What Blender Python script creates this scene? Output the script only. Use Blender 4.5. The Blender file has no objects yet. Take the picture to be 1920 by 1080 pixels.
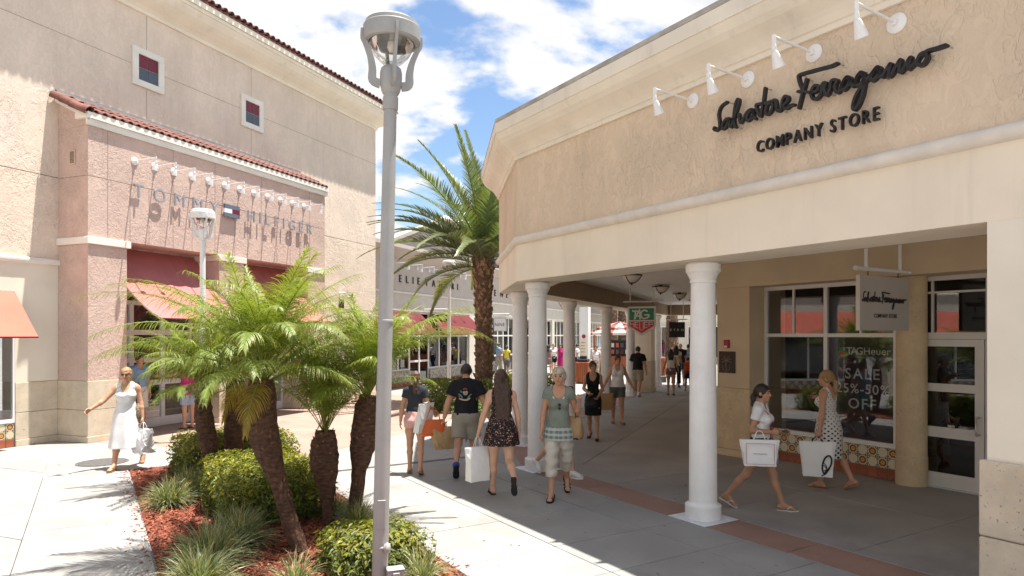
import bpy, bmesh, math, random
import numpy as np
from mathutils import Vector, Matrix
random.seed(7); np.random.seed(7)
S = bpy.context.scene
COL = S.collection
# ---------------------------------------------------------------- camera, sky, sun, exposure
F_, CX, CY, CH = 1265.0, 960.0, 628.0, 2.2
cam_d = bpy.data.cameras.new('camera'); cam = bpy.data.objects.new('camera', cam_d); COL.objects.link(cam)
cam.location = (0, 0, CH); cam.rotation_euler = (math.pi/2, 0, 0)
cam_d.sensor_width = 36; cam_d.lens = F_/1920*36; cam_d.shift_y = (CY-540)/1920
cam_d.clip_end = 2000; cam_d.clip_start = .05
S.camera = cam
SUN = Vector((.235, .05, 1)).normalized()
w = bpy.data.worlds.new('World'); S.world = w; w.use_nodes = True
def build_world():
    nt = w.node_tree; n = nt.nodes; L = nt.links; n.clear()
    out = n.new('ShaderNodeOutputWorld'); bg = n.new('ShaderNodeBackground')
    sky = n.new('ShaderNodeTexSky'); sky.sky_type = 'NISHITA'; sky.sun_disc = False
    sky.sun_elevation = math.asin(SUN.z); sky.sun_rotation = math.atan2(SUN.x, SUN.y)
    sky.air_density = 1.0; sky.dust_density = .6; sky.ozone_density = 1.6
    tc = n.new('ShaderNodeTexCoord'); sep = n.new('ShaderNodeSeparateXYZ'); L.new(tc.outputs['Generated'], sep.inputs[0])
    def mth(op, a, b=None, c=None):
        m = n.new('ShaderNodeMath'); m.operation = op
        for i, v in enumerate((a, b, c)):
            if v is None: continue
            if isinstance(v, (int, float)): m.inputs[i].default_value = v
            else: L.new(v, m.inputs[i])
        return m.outputs[0]
    zz = mth('MAXIMUM', mth('ADD', sep.outputs[2], .22), .06)
    px = mth('DIVIDE', sep.outputs[0], zz); py = mth('DIVIDE', sep.outputs[1], zz)
    cmb = n.new('ShaderNodeCombineXYZ'); L.new(px, cmb.inputs[0]); L.new(py, cmb.inputs[1])
    def noise(scale, detail, rough, off, dist=0):
        mp = n.new('ShaderNodeMapping'); mp.inputs['Location'].default_value = off; L.new(cmb.outputs[0], mp.inputs[0])
        t = n.new('ShaderNodeTexNoise'); t.inputs['Scale'].default_value = scale; t.inputs['Detail'].default_value = detail
        t.inputs['Roughness'].default_value = rough; t.inputs['Distortion'].default_value = dist
        L.new(mp.outputs[0], t.inputs['Vector']); return t.outputs[0]
    big = noise(1.55, 9, .55, CLOUD_OFF, .15)
    def ramp(v, a, b):
        r = n.new('ShaderNodeMapRange'); r.interpolation_type = 'SMOOTHSTEP'
        r.inputs['From Min'].default_value = a; r.inputs['From Max'].default_value = b; L.new(v, r.inputs['Value']); return r.outputs[0]
    mask = ramp(big, CLOUD_A, CLOUD_B)
    shade = ramp(noise(2.6, 6, .5, (CLOUD_OFF[0]+.13, CLOUD_OFF[1]+.04, 1)), .46, .74)
    thick = ramp(big, CLOUD_B, CLOUD_B+.11)
    sh = mth('MULTIPLY', shade, thick)
    cr = n.new('ShaderNodeMixRGB'); cr.inputs[1].default_value = (*[CLOUD_V*c for c in (1, 1, 1)], 1); cr.inputs[2].default_value = (*[CLOUD_V*c for c in (.60, .64, .70)], 1)
    L.new(sh, cr.inputs[0])
    hsv = n.new('ShaderNodeHueSaturation'); hsv.inputs['Saturation'].default_value = 1.05; hsv.inputs['Value'].default_value = SKY_V
    L.new(sky.outputs[0], hsv.inputs['Color'])
    mx = n.new('ShaderNodeMixRGB'); L.new(mask, mx.inputs[0]); L.new(hsv.outputs[0], mx.inputs[1]); L.new(cr.outputs[0], mx.inputs[2])
    L.new(mx.outputs[0], bg.inputs[0]); bg.inputs[1].default_value = SKY_S
    L.new(bg.outputs[0], out.inputs[0])
CLOUD_OFF = (5.6404, .45, 4.1785); CLOUD_A, CLOUD_B = .455, .525; CLOUD_V = 6.2; SKY_V = 1.18; SKY_S = .075
build_world()
sd = bpy.data.lights.new('sun', 'SUN'); sd.energy = 5.0; sd.angle = math.radians(.53); sd.color = (1, .96, .89)
so = bpy.data.objects.new('sun', sd); COL.objects.link(so); so.location = (20, 3, 60)
so.rotation_euler = SUN.to_track_quat('Z', 'Y').to_euler()
S.view_settings.view_transform = 'Standard'; S.view_settings.look = 'None'; S.view_settings.exposure = 1.18
S.view_settings.gamma = 1; S.view_settings.use_curve_mapping = False
S.render.engine = 'CYCLES'; S.cycles.max_bounces = 8; S.cycles.diffuse_bounces = 5; S.cycles.transparent_max_bounces = 12
S.cycles.use_denoising = True; S.cycles.sample_clamp_indirect = 6

# ---------------------------------------------------------------- survey: directions of the three street fronts
tt, ta = math.atan(510/F_), math.atan(789/F_)
t2 = (math.sin(tt), math.cos(tt)); tn = (-t2[1], t2[0])
a2 = (math.sin(ta), -math.cos(ta)); an = (math.cos(ta), math.sin(ta))
T0 = (-8.616, 13.709); OA = (.078, 10.922)
ANG_T = math.atan2(t2[1], t2[0]); ANG_A = math.atan2(a2[1], a2[0])
def Tw(u, v, z=0): return Vector((T0[0]+u*t2[0]+v*tn[0], T0[1]+u*t2[1]+v*tn[1], z))
def Aw(u, v, z=0): return Vector((OA[0]+u*a2[0]+v*an[0], OA[1]+u*a2[1]+v*an[1], z))
def toA(p): r = (p[0]-OA[0], p[1]-OA[1]); return (r[0]*a2[0]+r[1]*a2[1], r[0]*an[0]+r[1]*an[1])
def toT(p): r = (p[0]-T0[0], p[1]-T0[1]); return (r[0]*t2[0]+r[1]*t2[1], r[0]*tn[0]+r[1]*tn[1])
def TA(u, v): return toA(Tw(u, v))
def G(x, y, z=0.):                      # where the line of sight of a measured point meets height z
    Y = F_*(CH-z)/(y-CY); return Vector(((x-CX)/F_*Y, Y, z))
def wallpt(O, d, n, v, x, y):           # ... meets a vertical wall
    k = (x-CX)/F_; ox, oy = O[0]+v*n[0], O[1]+v*n[1]
    u = (k*oy-ox)/(d[0]-k*d[1]); Y = oy+u*d[1]; return u, CH-(y-CY)/F_*Y
def Ap(x, y, v=0): return wallpt(OA, a2, an, v, x, y)
def Tp(x, y, v=0): return wallpt(T0, t2, tn, v, x, y)

# ---------------------------------------------------------------- materials
def _nodes(name):
    m = bpy.data.materials.new(name); m.use_nodes = True; nt = m.node_tree
    return m, nt, nt.nodes, nt.links, nt.nodes['Principled BSDF']
def _noise(n, L, vec, scale, detail=4, rough=.55, dist=0, typ='N'):
    t = n.new('ShaderNodeTexNoise' if typ == 'N' else 'ShaderNodeTexVoronoi')
    t.inputs['Scale'].default_value = scale
    if typ == 'N':
        t.inputs['Detail'].default_value = detail; t.inputs['Roughness'].default_value = rough; t.inputs['Distortion'].default_value = dist
    L.new(vec, t.inputs['Vector']); return t.outputs[0]
def _range(n, L, v, a, b, c=0, d=1, smooth=True):
    r = n.new('ShaderNodeMapRange')
    if smooth: r.interpolation_type = 'SMOOTHSTEP'
    r.inputs['From Min'].default_value = a; r.inputs['From Max'].default_value = b
    r.inputs['To Min'].default_value = c; r.inputs['To Max'].default_value = d
    L.new(v, r.inputs['Value']); return r.outputs[0]
def _mix(n, L, f, c1, c2, typ='MIX'):
    m = n.new('ShaderNodeMixRGB'); m.blend_type = typ
    for i, v in ((0, f), (1, c1), (2, c2)):
        if isinstance(v, (int, float)): m.inputs[i].default_value = v
        elif isinstance(v, tuple): m.inputs[i].default_value = (*v, 1) if len(v) == 3 else v
        else: L.new(v, m.inputs[i])
    return m.outputs[0]
def mul(c, k): return tuple(min(1, x*k) for x in c)
MATS = {}
def M(name, col, rough=.6, metal=0., var=.12, vscale=3., bump=0., bscale=60., stretch=(1, 1, 1), stain=0., spec=.4, rnd=0., attr=None, coat=0., trans=0., sss=0., streak=0.):
    """plain painted / cast / cloth surface: colour with soft mottling, optional stains and fine relief"""
    if name in MATS: return MATS[name]
    m, nt, n, L, b = _nodes(name); MATS[name] = m
    tc = n.new('ShaderNodeTexCoord'); mp = n.new('ShaderNodeMapping'); mp.inputs['Scale'].default_value = stretch
    L.new(tc.outputs['Object'], mp.inputs[0]); V = mp.outputs[0]
    f = _range(n, L, _noise(n, L, V, vscale, 6), .3, .7)
    c = _mix(n, L, f, mul(col, 1-var), mul(col, 1+var))
    if attr:
        at = n.new('ShaderNodeAttribute'); at.attribute_name = attr; c = _mix(n, L, 1., c, at.outputs['Color'], 'MULTIPLY')
    if stain:
        s = _range(n, L, _noise(n, L, V, vscale*.33, 8, .65), .5, .72)
        c = _mix(n, L, s, c, _mix(n, L, stain, c, mul(col, .45)))
    if streak:
        m2 = n.new('ShaderNodeMapping'); m2.inputs['Scale'].default_value = (5, 5, .35); L.new(tc.outputs['Object'], m2.inputs[0])
        s = _range(n, L, _noise(n, L, m2.outputs[0], 1.3, 7, .6), .52, .74, 0, streak); c = _mix(n, L, s, c, mul(col, .52))
    if rnd:
        oi = n.new('ShaderNodeObjectInfo'); v = _range(n, L, oi.outputs['Random'], 0, 1, 1-rnd, 1+rnd, False)
        hs = n.new('ShaderNodeHueSaturation'); L.new(v, hs.inputs['Value']); L.new(c, hs.inputs['Color']); c = hs.outputs[0]
    L.new(c, b.inputs['Base Color'])
    b.inputs['Roughness'].default_value = rough; b.inputs['Metallic'].default_value = metal
    b.inputs['Specular IOR Level'].default_value = spec; b.inputs['Coat Weight'].default_value = coat
    if sss: b.inputs['Subsurface Weight'].default_value = sss; b.inputs['Subsurface Radius'].default_value = (.012, .005, .003)
    if bump:
        bp = n.new('ShaderNodeBump'); bp.inputs['Distance'].default_value = bump; bp.inputs['Strength'].default_value = 1
        L.new(_noise(n, L, V, bscale, 5, .6), bp.inputs['Height']); L.new(bp.outputs[0], b.inputs['Normal'])
    if trans:
        out = n['Material Output']; tr = n.new('ShaderNodeBsdfTranslucent'); L.new(c, tr.inputs[0]); ms = n.new('ShaderNodeMixShader'); ms.inputs[0].default_value = trans
        L.new(b.outputs[0], ms.inputs[1]); L.new(tr.outputs[0], ms.inputs[2]); L.new(ms.outputs[0], out.inputs[0])
    return m
def stucco(name, col, scale=7., dist=.012, stretch=(1, 1, .55), var=.08):
    """hand-trowelled render: ridged flakes over fine sand"""
    m, nt, n, L, b = _nodes(name); MATS[name] = m
    tc = n.new('ShaderNodeTexCoord'); mp = n.new('ShaderNodeMapping'); mp.inputs['Scale'].default_value = stretch
    L.new(tc.outputs['Object'], mp.inputs[0]); V = mp.outputs[0]
    big = _noise(n, L, V, scale, 3, .5, 1.6)
    flake = _range(n, L, big, .47, .53); flake2 = _range(n, L, _noise(n, L, V, scale*2.3, 3, .5, 1.2), .5, .58)
    fine = _noise(n, L, V, scale*22, 4, .6)
    a = n.new('ShaderNodeMath'); a.operation = 'MULTIPLY_ADD'; L.new(flake2, a.inputs[0]); a.inputs[1].default_value = .55; L.new(flake, a.inputs[2])
    a2_ = n.new('ShaderNodeMath'); a2_.operation = 'MULTIPLY_ADD'; L.new(fine, a2_.inputs[0]); a2_.inputs[1].default_value = .30; L.new(a.outputs[0], a2_.inputs[2])
    bp = n.new('ShaderNodeBump'); bp.inputs['Distance'].default_value = dist; bp.inputs['Strength'].default_value = 1
    zone = _range(n, L, _noise(n, L, V, .55*scale**.5, 5, .6), .36, .62, .25, 1.0); zm = n.new('ShaderNodeMath'); zm.operation = 'MULTIPLY'; L.new(a2_.outputs[0], zm.inputs[0]); L.new(zone, zm.inputs[1])
    L.new(zm.outputs[0], bp.inputs['Height']); L.new(bp.outputs[0], b.inputs['Normal'])
    f = _range(n, L, _noise(n, L, V, .9, 7, .6), .3, .7)
    c = _mix(n, L, f, mul(col, 1-var), mul(col, 1+var))
    c = _mix(n, L, _range(n, L, big, .44, .56, .0, .16), c, mul(col, .72))
    m2 = n.new('ShaderNodeMapping'); m2.inputs['Scale'].default_value = (4, 4, .3); L.new(tc.outputs['Object'], m2.inputs[0]); c = _mix(n, L, _range(n, L, _noise(n, L, m2.outputs[0], 1.2, 7, .6), .54, .76, 0, .2), c, mul(col, .6))
    L.new(c, b.inputs['Base Color']); b.inputs['Roughness'].default_value = .85; b.inputs['Specular IOR Level'].default_value = .25
    return m
def concrete(name, col, spots=.5, var=.09, rnd=.05, bump=.0015):
    """broom-finished slab with pits, stains and old gum spots"""
    m, nt, n, L, b = _nodes(name); MATS[name] = m
    g = n.new('ShaderNodeNewGeometry'); V = g.outputs['Position']
    f = _range(n, L, _noise(n, L, V, 1.1, 9, .65), .3, .7)
    c = _mix(n, L, f, mul(col, 1-var), mul(col, 1+var))
    st = _range(n, L, _noise(n, L, V, .45, 8, .7), .50, .70, 0, .42); c = _mix(n, L, st, c, mul(col, .62))
    sp = _range(n, L, _noise(n, L, V, 38, 3, .6), .66, .72, 0, spots); c = _mix(n, L, sp, c, mul(col, .42))
    vo = n.new('ShaderNodeTexVoronoi'); vo.inputs['Scale'].default_value = 2.6; L.new(V, vo.inputs['Vector'])
    gum = _range(n, L, vo.outputs[0], .06, .04, 0, spots*.7); c = _mix(n, L, gum, c, mul(col, .4))
    fs = _range(n, L, _noise(n, L, V, 190, 2, .5), .35, .65, .93, 1.07, False)
    oi = n.new('ShaderNodeObjectInfo'); v = _range(n, L, oi.outputs['Random'], 0, 1, 1-rnd, 1+rnd, False)
    k = n.new('ShaderNodeMath'); k.operation = 'MULTIPLY'; L.new(fs, k.inputs[0]); L.new(v, k.inputs[1])
    hs = n.new('ShaderNodeHueSaturation'); L.new(k.outputs[0], hs.inputs['Value']); L.new(c, hs.inputs['Color'])
    L.new(hs.outputs[0], b.inputs['Base Color'])
    r = _range(n, L, _noise(n, L, V, 2.2, 6), .3, .7, .52, .8); L.new(r, b.inputs['Roughness']); b.inputs['Specular IOR Level'].default_value = .35
    bp = n.new('ShaderNodeBump'); bp.inputs['Distance'].default_value = bump; L.new(_noise(n, L, V, 140, 4, .7), bp.inputs['Height']); L.new(bp.outputs[0], b.inputs['Normal'])
    return m
def coquina(name, col):
    m, nt, n, L, b = _nodes(name); MATS[name] = m
    tc = n.new('ShaderNodeTexCoord'); V = tc.outputs['Object']
    f = _range(n, L, _noise(n, L, V, 2.2, 8, .65), .3, .7); c = _mix(n, L, f, mul(col, .86), mul(col, 1.1))
    pits = _range(n, L, _noise(n, L, V, 42, 4, .65), .62, .69); zone = _range(n, L, _noise(n, L, V, 3.1, 3), .4, .6, .15, 1)
    p = n.new('ShaderNodeMath'); p.operation = 'MULTIPLY'; L.new(pits, p.inputs[0]); L.new(zone, p.inputs[1])
    c = _mix(n, L, p.outputs[0], c, mul(col, .42)); c = _mix(n, L, _range(n, L, _noise(n, L, V, 6, 5), .5, .75, 0, .3), c, (col[0]*.95, col[1]*.78, col[2]*.6))
    L.new(c, b.inputs['Base Color']); b.inputs['Roughness'].default_value = .8; b.inputs['Specular IOR Level'].default_value = .25
    s = n.new('ShaderNodeMath'); s.operation = 'SUBTRACT'; s.inputs[0].default_value = 1; L.new(p.outputs[0], s.inputs[1])
    bp = n.new('ShaderNodeBump'); bp.inputs['Distance'].default_value = .006; L.new(s.outputs[0], bp.inputs['Height']); L.new(bp.outputs[0], b.inputs['Normal'])
    return m
def glass(name, tint=.55, lo=.06, hi=.75, col=(1, 1, 1)):
    m, nt, n, L, b = _nodes(name); MATS[name] = m; n.remove(b); out = n['Material Output']
    lw = n.new('ShaderNodeLayerWeight'); lw.inputs[0].default_value = .34
    f = _range(n, L, lw.outputs['Fresnel'], 0, 1, lo, hi, False)
    tr = n.new('ShaderNodeBsdfTransparent'); tr.inputs[0].default_value = (tint*col[0], tint*col[1], tint*col[2], 1)
    gl = n.new('ShaderNodeBsdfGlossy'); gl.inputs['Roughness'].default_value = 0.0; gl.inputs[0].default_value = (.95, .97, 1, 1)
    ms = n.new('ShaderNodeMixShader'); L.new(f, ms.inputs[0]); L.new(tr.outputs[0], ms.inputs[1]); L.new(gl.outputs[0], ms.inputs[2]); L.new(ms.outputs[0], out.inputs[0])
    return m
def flower_tile(name, flower=True):
    """glazed wall tile: ringed flower, or plain with leaf dots in the corners; printed pattern on each tile's own square"""
    m, nt, n, L, b = _nodes(name); MATS[name] = m
    tc = n.new('ShaderNodeTexCoord'); sep = n.new('ShaderNodeSeparateXYZ'); L.new(tc.outputs['Object'], sep.inputs[0])
    def mth(op, a_, b_=None):
        q = n.new('ShaderNodeMath'); q.operation = op
        for i, v in enumerate((a_, b_)):
            if v is None: continue
            if isinstance(v, (int, float)): q.inputs[i].default_value = v
            else: L.new(v, q.inputs[i])
        return q.outputs[0]
    x, z = sep.outputs[0], sep.outputs[2]
    r = mth('SQRT', mth('ADD', mth('MULTIPLY', x, x), mth('MULTIPLY', z, z)))
    ang = mth('ARCTAN2', z, x)
    cream = (.62, .55, .38); c = cream
    if flower:
        pet = mth('ADD', r, mth('MULTIPLY', mth('COSINE', mth('MULTIPLY', ang, 8)), .0035))
        c = _mix(n, L, _range(n, L, pet, .066, .062), cream, (.66, .6, .46))
        c = _mix(n, L, _range(n, L, pet, .060, .057), c, (.20, .045, .02))
        c = _mix(n, L, _range(n, L, pet, .038, .035), c, (.42, .2, .06))
        c = _mix(n, L, _range(n, L, r, .031, .028), c, (.60, .36, .06)); c = _mix(n, L, _range(n, L, r, .012, .010), c, (.30, .16, .03))
    ax, az = mth('ABSOLUTE', x), mth('ABSOLUTE', z)
    dx, dz = mth('SUBTRACT', ax, .077), mth('SUBTRACT', az, .077)
    cd = mth('SQRT', mth('ADD', mth('MULTIPLY', dx, dx), mth('MULTIPLY', dz, dz)))
    c = _mix(n, L, _range(n, L, cd, .016, .013), c, (.03, .035, .02))
    d1 = mth('SUBTRACT', ax, .066); d2 = mth('SUBTRACT', az, .046)
    e1 = mth('SQRT', mth('ADD', mth('MULTIPLY', d1, d1), mth('MULTIPLY', d2, d2))); c = _mix(n, L, _range(n, L, e1, .011, .008), c, (.04, .05, .02))
    d3 = mth('SUBTRACT', ax, .046); d4 = mth('SUBTRACT', az, .066)
    e2 = mth('SQRT', mth('ADD', mth('MULTIPLY', d3, d3), mth('MULTIPLY', d4, d4))); c = _mix(n, L, _range(n, L, e2, .011, .008), c, (.04, .05, .02))
    edge = mth('MAXIMUM', ax, az); c = _mix(n, L, _range(n, L, edge, .0725, .0740), c, (.10, .09, .06))
    L.new(c, b.inputs['Base Color']); b.inputs['Roughness'].default_value = .25
    return m
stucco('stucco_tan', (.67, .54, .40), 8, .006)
stucco('stucco_pink', (.60, .445, .375), 9, .007, (1, 1, .9))
stucco('stucco_main', (.74, .615, .505), 8, .004, (1, 1, .6))
stucco('stucco_mainlow', (.74, .61, .495), 9, .007, (1, 1, .9))
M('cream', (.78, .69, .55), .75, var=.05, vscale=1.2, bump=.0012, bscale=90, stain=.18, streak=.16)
M('cream_pale', (.76, .69, .57), .75, var=.05, vscale=1.2, bump=.0012, bscale=90, stain=.12)
M('cornice_cream', (.78, .71, .59), .7, var=.05, vscale=1.3, stain=.22, bump=.0008, streak=.22)
M('trim_white', (.78, .74, .66), .6, var=.05, vscale=2, stain=.12)
M('belt_trim', (.70, .65, .57), .6, var=.06, vscale=5, stain=.25, bump=.002, bscale=40)
M('coping', (.40, .37, .33), .85, var=.2, vscale=4, stain=.6)
M('column_white', (.80, .78, .75), .5, var=.04, vscale=4, stain=.22, streak=.12, bump=.0006, bscale=60)
M('pad_white', (.72, .74, .76), .6, var=.1, vscale=9, stain=.3)
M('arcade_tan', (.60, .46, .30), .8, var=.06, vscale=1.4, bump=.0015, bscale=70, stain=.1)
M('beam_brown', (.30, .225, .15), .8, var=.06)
M('ceiling_paint', (.80, .78, .75), .85, var=.03)
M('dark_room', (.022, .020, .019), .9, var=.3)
M('room_wall', (.10, .085, .07), .9, var=.2)
M('frame_white', (.72, .69, .64), .4, var=.03)
M('frame_alu', (.55, .54, .52), .35, var=.04)
M('door_paint', (.66, .62, .56), .45, var=.04)
M('metal_black', (.018, .017, .017), .45, var=.2)
M('metal_bronze', (.04, .03, .025), .4, metal=.6, var=.2)
M('sign_black', (.016, .015, .016), .5, var=.15)
M('white_enamel', (.80, .79, .78), .3, var=.03)
M('steel', (.55, .54, .53), .28, metal=1, var=.05)
M('lamp_white_shaded', (.34, .335, .32), .42, var=.05, vscale=5, stain=.3, streak=.25, bump=.0004, bscale=90)  # lamp white darkened: backlit shade of the foreground lamp put into the colour
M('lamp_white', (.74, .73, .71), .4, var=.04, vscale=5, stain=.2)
M('milk_glass', (.70, .63, .54), .35, var=.05)
M('terracotta', (.30, .09, .045), .6, var=.25, vscale=6, rnd=.12)
M('roof_clay', (.175, .075, .058), .75, var=.3, vscale=5, rnd=.22, stain=.4)
M('flashing', (.055, .06, .065), .5, var=.2)
M('joint_dark', (.27, .20, .155), .9, var=.2)
M('sky_slate', (.08, .10, .13), .35, var=.1)
M('maroon', (.16, .015, .03), .4, var=.1)
M('awning_orange', (.72, .19, .13), .8, var=.06, vscale=2, trans=.15)
M('awning_red', (.13, .018, .02), .8, var=.08, vscale=2, trans=.12)
M('awning_pink', (.52, .19, .18), .8, var=.06, vscale=2, trans=.15)
M('navy_grey', (.12, .15, .20), .45, var=.08)
M('letter_blue', (.27, .29, .33), .4, var=.06)
concrete('plaza_concrete', (.30, .29, .275), spots=.7, var=.13)
concrete('walk_concrete', (.31, .285, .262), spots=.8, var=.16)
concrete('shade_concrete', (.40, .385, .365), spots=.6)
concrete('pink_concrete', (.33, .235, .19), spots=.3)
concrete('strip_concrete', (.32, .19, .145), spots=.45, var=.16)
coquina('coquina', (.60, .51, .39)); coquina('coquina_shop', (.60, .46, .29))
glass('shop_glass', .85, .045, .5); glass('clear_glass', .92, .04, .6); glass('far_glass', .35, .12, .9)
flower_tile('tile_flower', True); flower_tile('tile_plain', False)
M('grout', (.30, .26, .2), .9)

# ---------------------------------------------------------------- mesh helpers
class MB:
    """collects shapes and links them as ONE mesh object"""
    def __init__(s): s.v = []; s.f = []; s.sm = []; s.mi = []; s.cur = 0
    def add(s, vs, fs, smooth=False, mtx=None):
        o = len(s.v)
        if mtx is not None: vs = [tuple(mtx @ Vector(p)) for p in vs]
        s.v += [tuple(p) for p in vs]; s.f += [tuple(i+o for i in f) for f in fs]; s.sm += [smooth]*len(fs); s.mi += [s.cur]*len(fs); return s
    def box(s, x0, x1, y0, y1, z0, z1, mtx=None, b=0):
        if b:
            b = min(b, (x1-x0)*.45, (y1-y0)*.45, (z1-z0)*.45)
            bm = bmesh.new(); bmesh.ops.create_cube(bm, size=1)
            for v in bm.verts: v.co = Vector(((x0+x1)/2+v.co.x*(x1-x0), (y0+y1)/2+v.co.y*(y1-y0), (z0+z1)/2+v.co.z*(z1-z0)))
            bmesh.ops.bevel(bm, geom=bm.edges[:], offset=b, segments=1, affect='EDGES'); bm.verts.index_update()
            r = s.add([v.co[:] for v in bm.verts], [[v.index for v in f.verts] for f in bm.faces], False, mtx); bm.free(); return r
        vs = [(x, y, z) for z in (z0, z1) for y in (y0, y1) for x in (x0, x1)]
        return s.add(vs, [(0, 2, 3, 1), (4, 5, 7, 6), (0, 1, 5, 4), (2, 6, 7, 3), (0, 4, 6, 2), (1, 3, 7, 5)], False, mtx)
    def lathe(s, prof, n=24, c=(0, 0, 0), mtx=None, smooth=True, cap=True):
        vs = []; fs = []
        for r, z in prof:
            for i in range(n):
                a = 2*math.pi*i/n; vs.append((c[0]+r*math.cos(a), c[1]+r*math.sin(a), c[2]+z))
        m = len(prof)
        for j in range(m-1):
            for i in range(n):
                k = (i+1) % n; fs.append((j*n+i, j*n+k, (j+1)*n+k, (j+1)*n+i))
        if cap: fs.append(tuple(range(n-1, -1, -1))); fs.append(tuple((m-1)*n+i for i in range(n)))
        return s.add(vs, fs, smooth, mtx)
    def tube(s, pts, rad, n=8, smooth=True, cap=True, flat=None):
        pts = [Vector(p) for p in pts]; k = len(pts)
        rs = rad if isinstance(rad, (list, tuple)) else [rad]*k
        vs = []; fs = []; prev = None
        for i, p in enumerate(pts):
            d = (pts[min(i+1, k-1)]-pts[max(i-1, 0)]).normalized()
            if prev is None:
                up = Vector((0, 0, 1)) if abs(d.z) < .9 else Vector((1, 0, 0)); x = d.cross(up).normalized()
            else: x = (prev-d*prev.dot(d)).normalized()
            prev = x; y = d.cross(x)
            for j in range(n):
                a = 2*math.pi*j/n; vs.append(p+x*(rs[i]*math.cos(a))+y*(rs[i]*math.sin(a)*(flat or 1)))
        for i in range(k-1):
            for j in range(n):
                q = (j+1) % n; fs.append((i*n+j, i*n+q, (i+1)*n+q, (i+1)*n+j))
        if cap: fs.append(tuple(range(n-1, -1, -1))); fs.append(tuple((k-1)*n+i for i in range(n)))
        return s.add(vs, fs, smooth)
    def prism(s, poly, z0, z1, mtx=None):
        n = len(poly); vs = [(x, y, z0) for x, y in poly]+[(x, y, z1) for x, y in poly]
        fs = [tuple(range(n-1, -1, -1)), tuple(range(n, 2*n))]+[(i, (i+1) % n, n+(i+1) % n, n+i) for i in range(n)]
        return s.add(vs, fs, False, mtx)
    def sweep(s, plan, prof, closed=False, smooth=False):
        """profile (out, z) carried along a plan polyline with mitred corners; out is to the left of travel"""
        n = len(plan); vs = []; fs = []; offs = []
        for i in range(n):
            def nrm(p, q): d = Vector((q[0]-p[0], q[1]-p[1])).normalized(); return Vector((-d.y, d.x))
            if i == 0: o = nrm(plan[0], plan[1])
            elif i == n-1: o = nrm(plan[-2], plan[-1])
            else:
                n1, n2 = nrm(plan[i-1], plan[i]), nrm(plan[i], plan[i+1]); b = (n1+n2).normalized(); o = b/b.dot(n1)
            offs.append(o)
        m = len(prof)
        for i in range(n):
            for q, z in prof: vs.append((plan[i][0]+offs[i].x*q, plan[i][1]+offs[i].y*q, z))
        for i in range(n-1):
            for j in range(m if closed else m-1):
                k = (j+1) % m; fs.append((i*m+j, i*m+k, (i+1)*m+k, (i+1)*m+j))
        if closed: fs.append(tuple(range(m))); fs.append(tuple((n-1)*m+j for j in range(m-1, -1, -1)))
        return s.add(vs, fs, smooth)
    def mesh(s, name, mats):
        me = bpy.data.meshes.new(name); me.from_pydata(s.v, [], s.f); me.update()
        for m in (mats if isinstance(mats, (list, tuple)) else [mats]): me.materials.append(MATS[m] if isinstance(m, str) else m)
        me.polygons.foreach_set('use_smooth', s.sm); me.polygons.foreach_set('material_index', s.mi); me.update(); return me
    def build(s, name, mats, parent=None, recalc=True, **k):
        me = s.mesh(name, mats)
        if recalc:
            bm = bmesh.new(); bm.from_mesh(me); bmesh.ops.recalc_face_normals(bm, faces=bm.faces[:]); bm.to_mesh(me); bm.free()
        if any(s.sm): me.set_sharp_from_angle(angle=math.radians(36))
        return link(name, me, parent, **k)
def link(name, data, parent=None, loc=(0, 0, 0), rot=(0, 0, 0), kind=None):
    o = bpy.data.objects.new(name, data); COL.objects.link(o); o.location = loc; o.rotation_euler = rot
    if parent is not None: o.parent = parent
    if kind: o['kind'] = kind
    return o
def tag(o, label, cat, group=None):
    o['label'] = label; o['category'] = cat
    if group: o['group'] = group
    return o
def thing(name, label, cat, loc=(0, 0, 0), rz=0., group=None):
    return tag(link(name, None, None, loc, (0, 0, rz)), label, cat, group)
def dup(o, parent=None):
    c = o.copy(); COL.objects.link(c)
    if parent is not None: c.parent = parent
    for ch in list(o.children): dup(ch, c)
    return c
def cr(pts, n=6, closed=False):
    """Catmull-Rom through points"""
    P = [Vector(p) for p in pts]; out = []
    for i in range(len(P)-1):
        p0, p1, p2, p3 = P[max(i-1, 0)], P[i], P[i+1], P[min(i+2, len(P)-1)]
        for k in range(n):
            s_ = k/n; out.append(.5*((2*p1)+(-p0+p2)*s_+(2*p0-5*p1+4*p2-p3)*s_*s_+(-p0+3*p1-3*p2+p3)*s_**3))
    out.append(P[-1]); return out
def glyphs(text, h, depth, bold=0., width=1.):
    """outline of each letter as a mesh standing in the x-z plane, cap height h; returns list of (char, verts, faces, x0, advance)"""
    res = []; x = 0
    for ch in text:
        if ch == ' ': x += h*.42; continue
        cu = bpy.data.curves.new('glyph', 'FONT'); cu.body = ch; cu.size = h/.70; cu.extrude = depth/2; cu.offset = bold*h; cu.resolution_u = 3
        ob = bpy.data.objects.new('glyph', cu); me = ob.to_mesh()
        vs = [(v.co.x*width, -v.co.z, v.co.y) for v in me.vertices]; fs = [tuple(p.vertices) for p in me.polygons]
        ob.to_mesh_clear(); bpy.data.objects.remove(ob); bpy.data.curves.remove(cu)
        xs = [v[0] for v in vs] or [0]; lo, hi = min(xs), max(xs)
        res.append((ch, [(a-lo+x, b_, c) for a, b_, c in vs], fs, x, hi-lo)); x += hi-lo+h*.16
    return res
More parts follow.
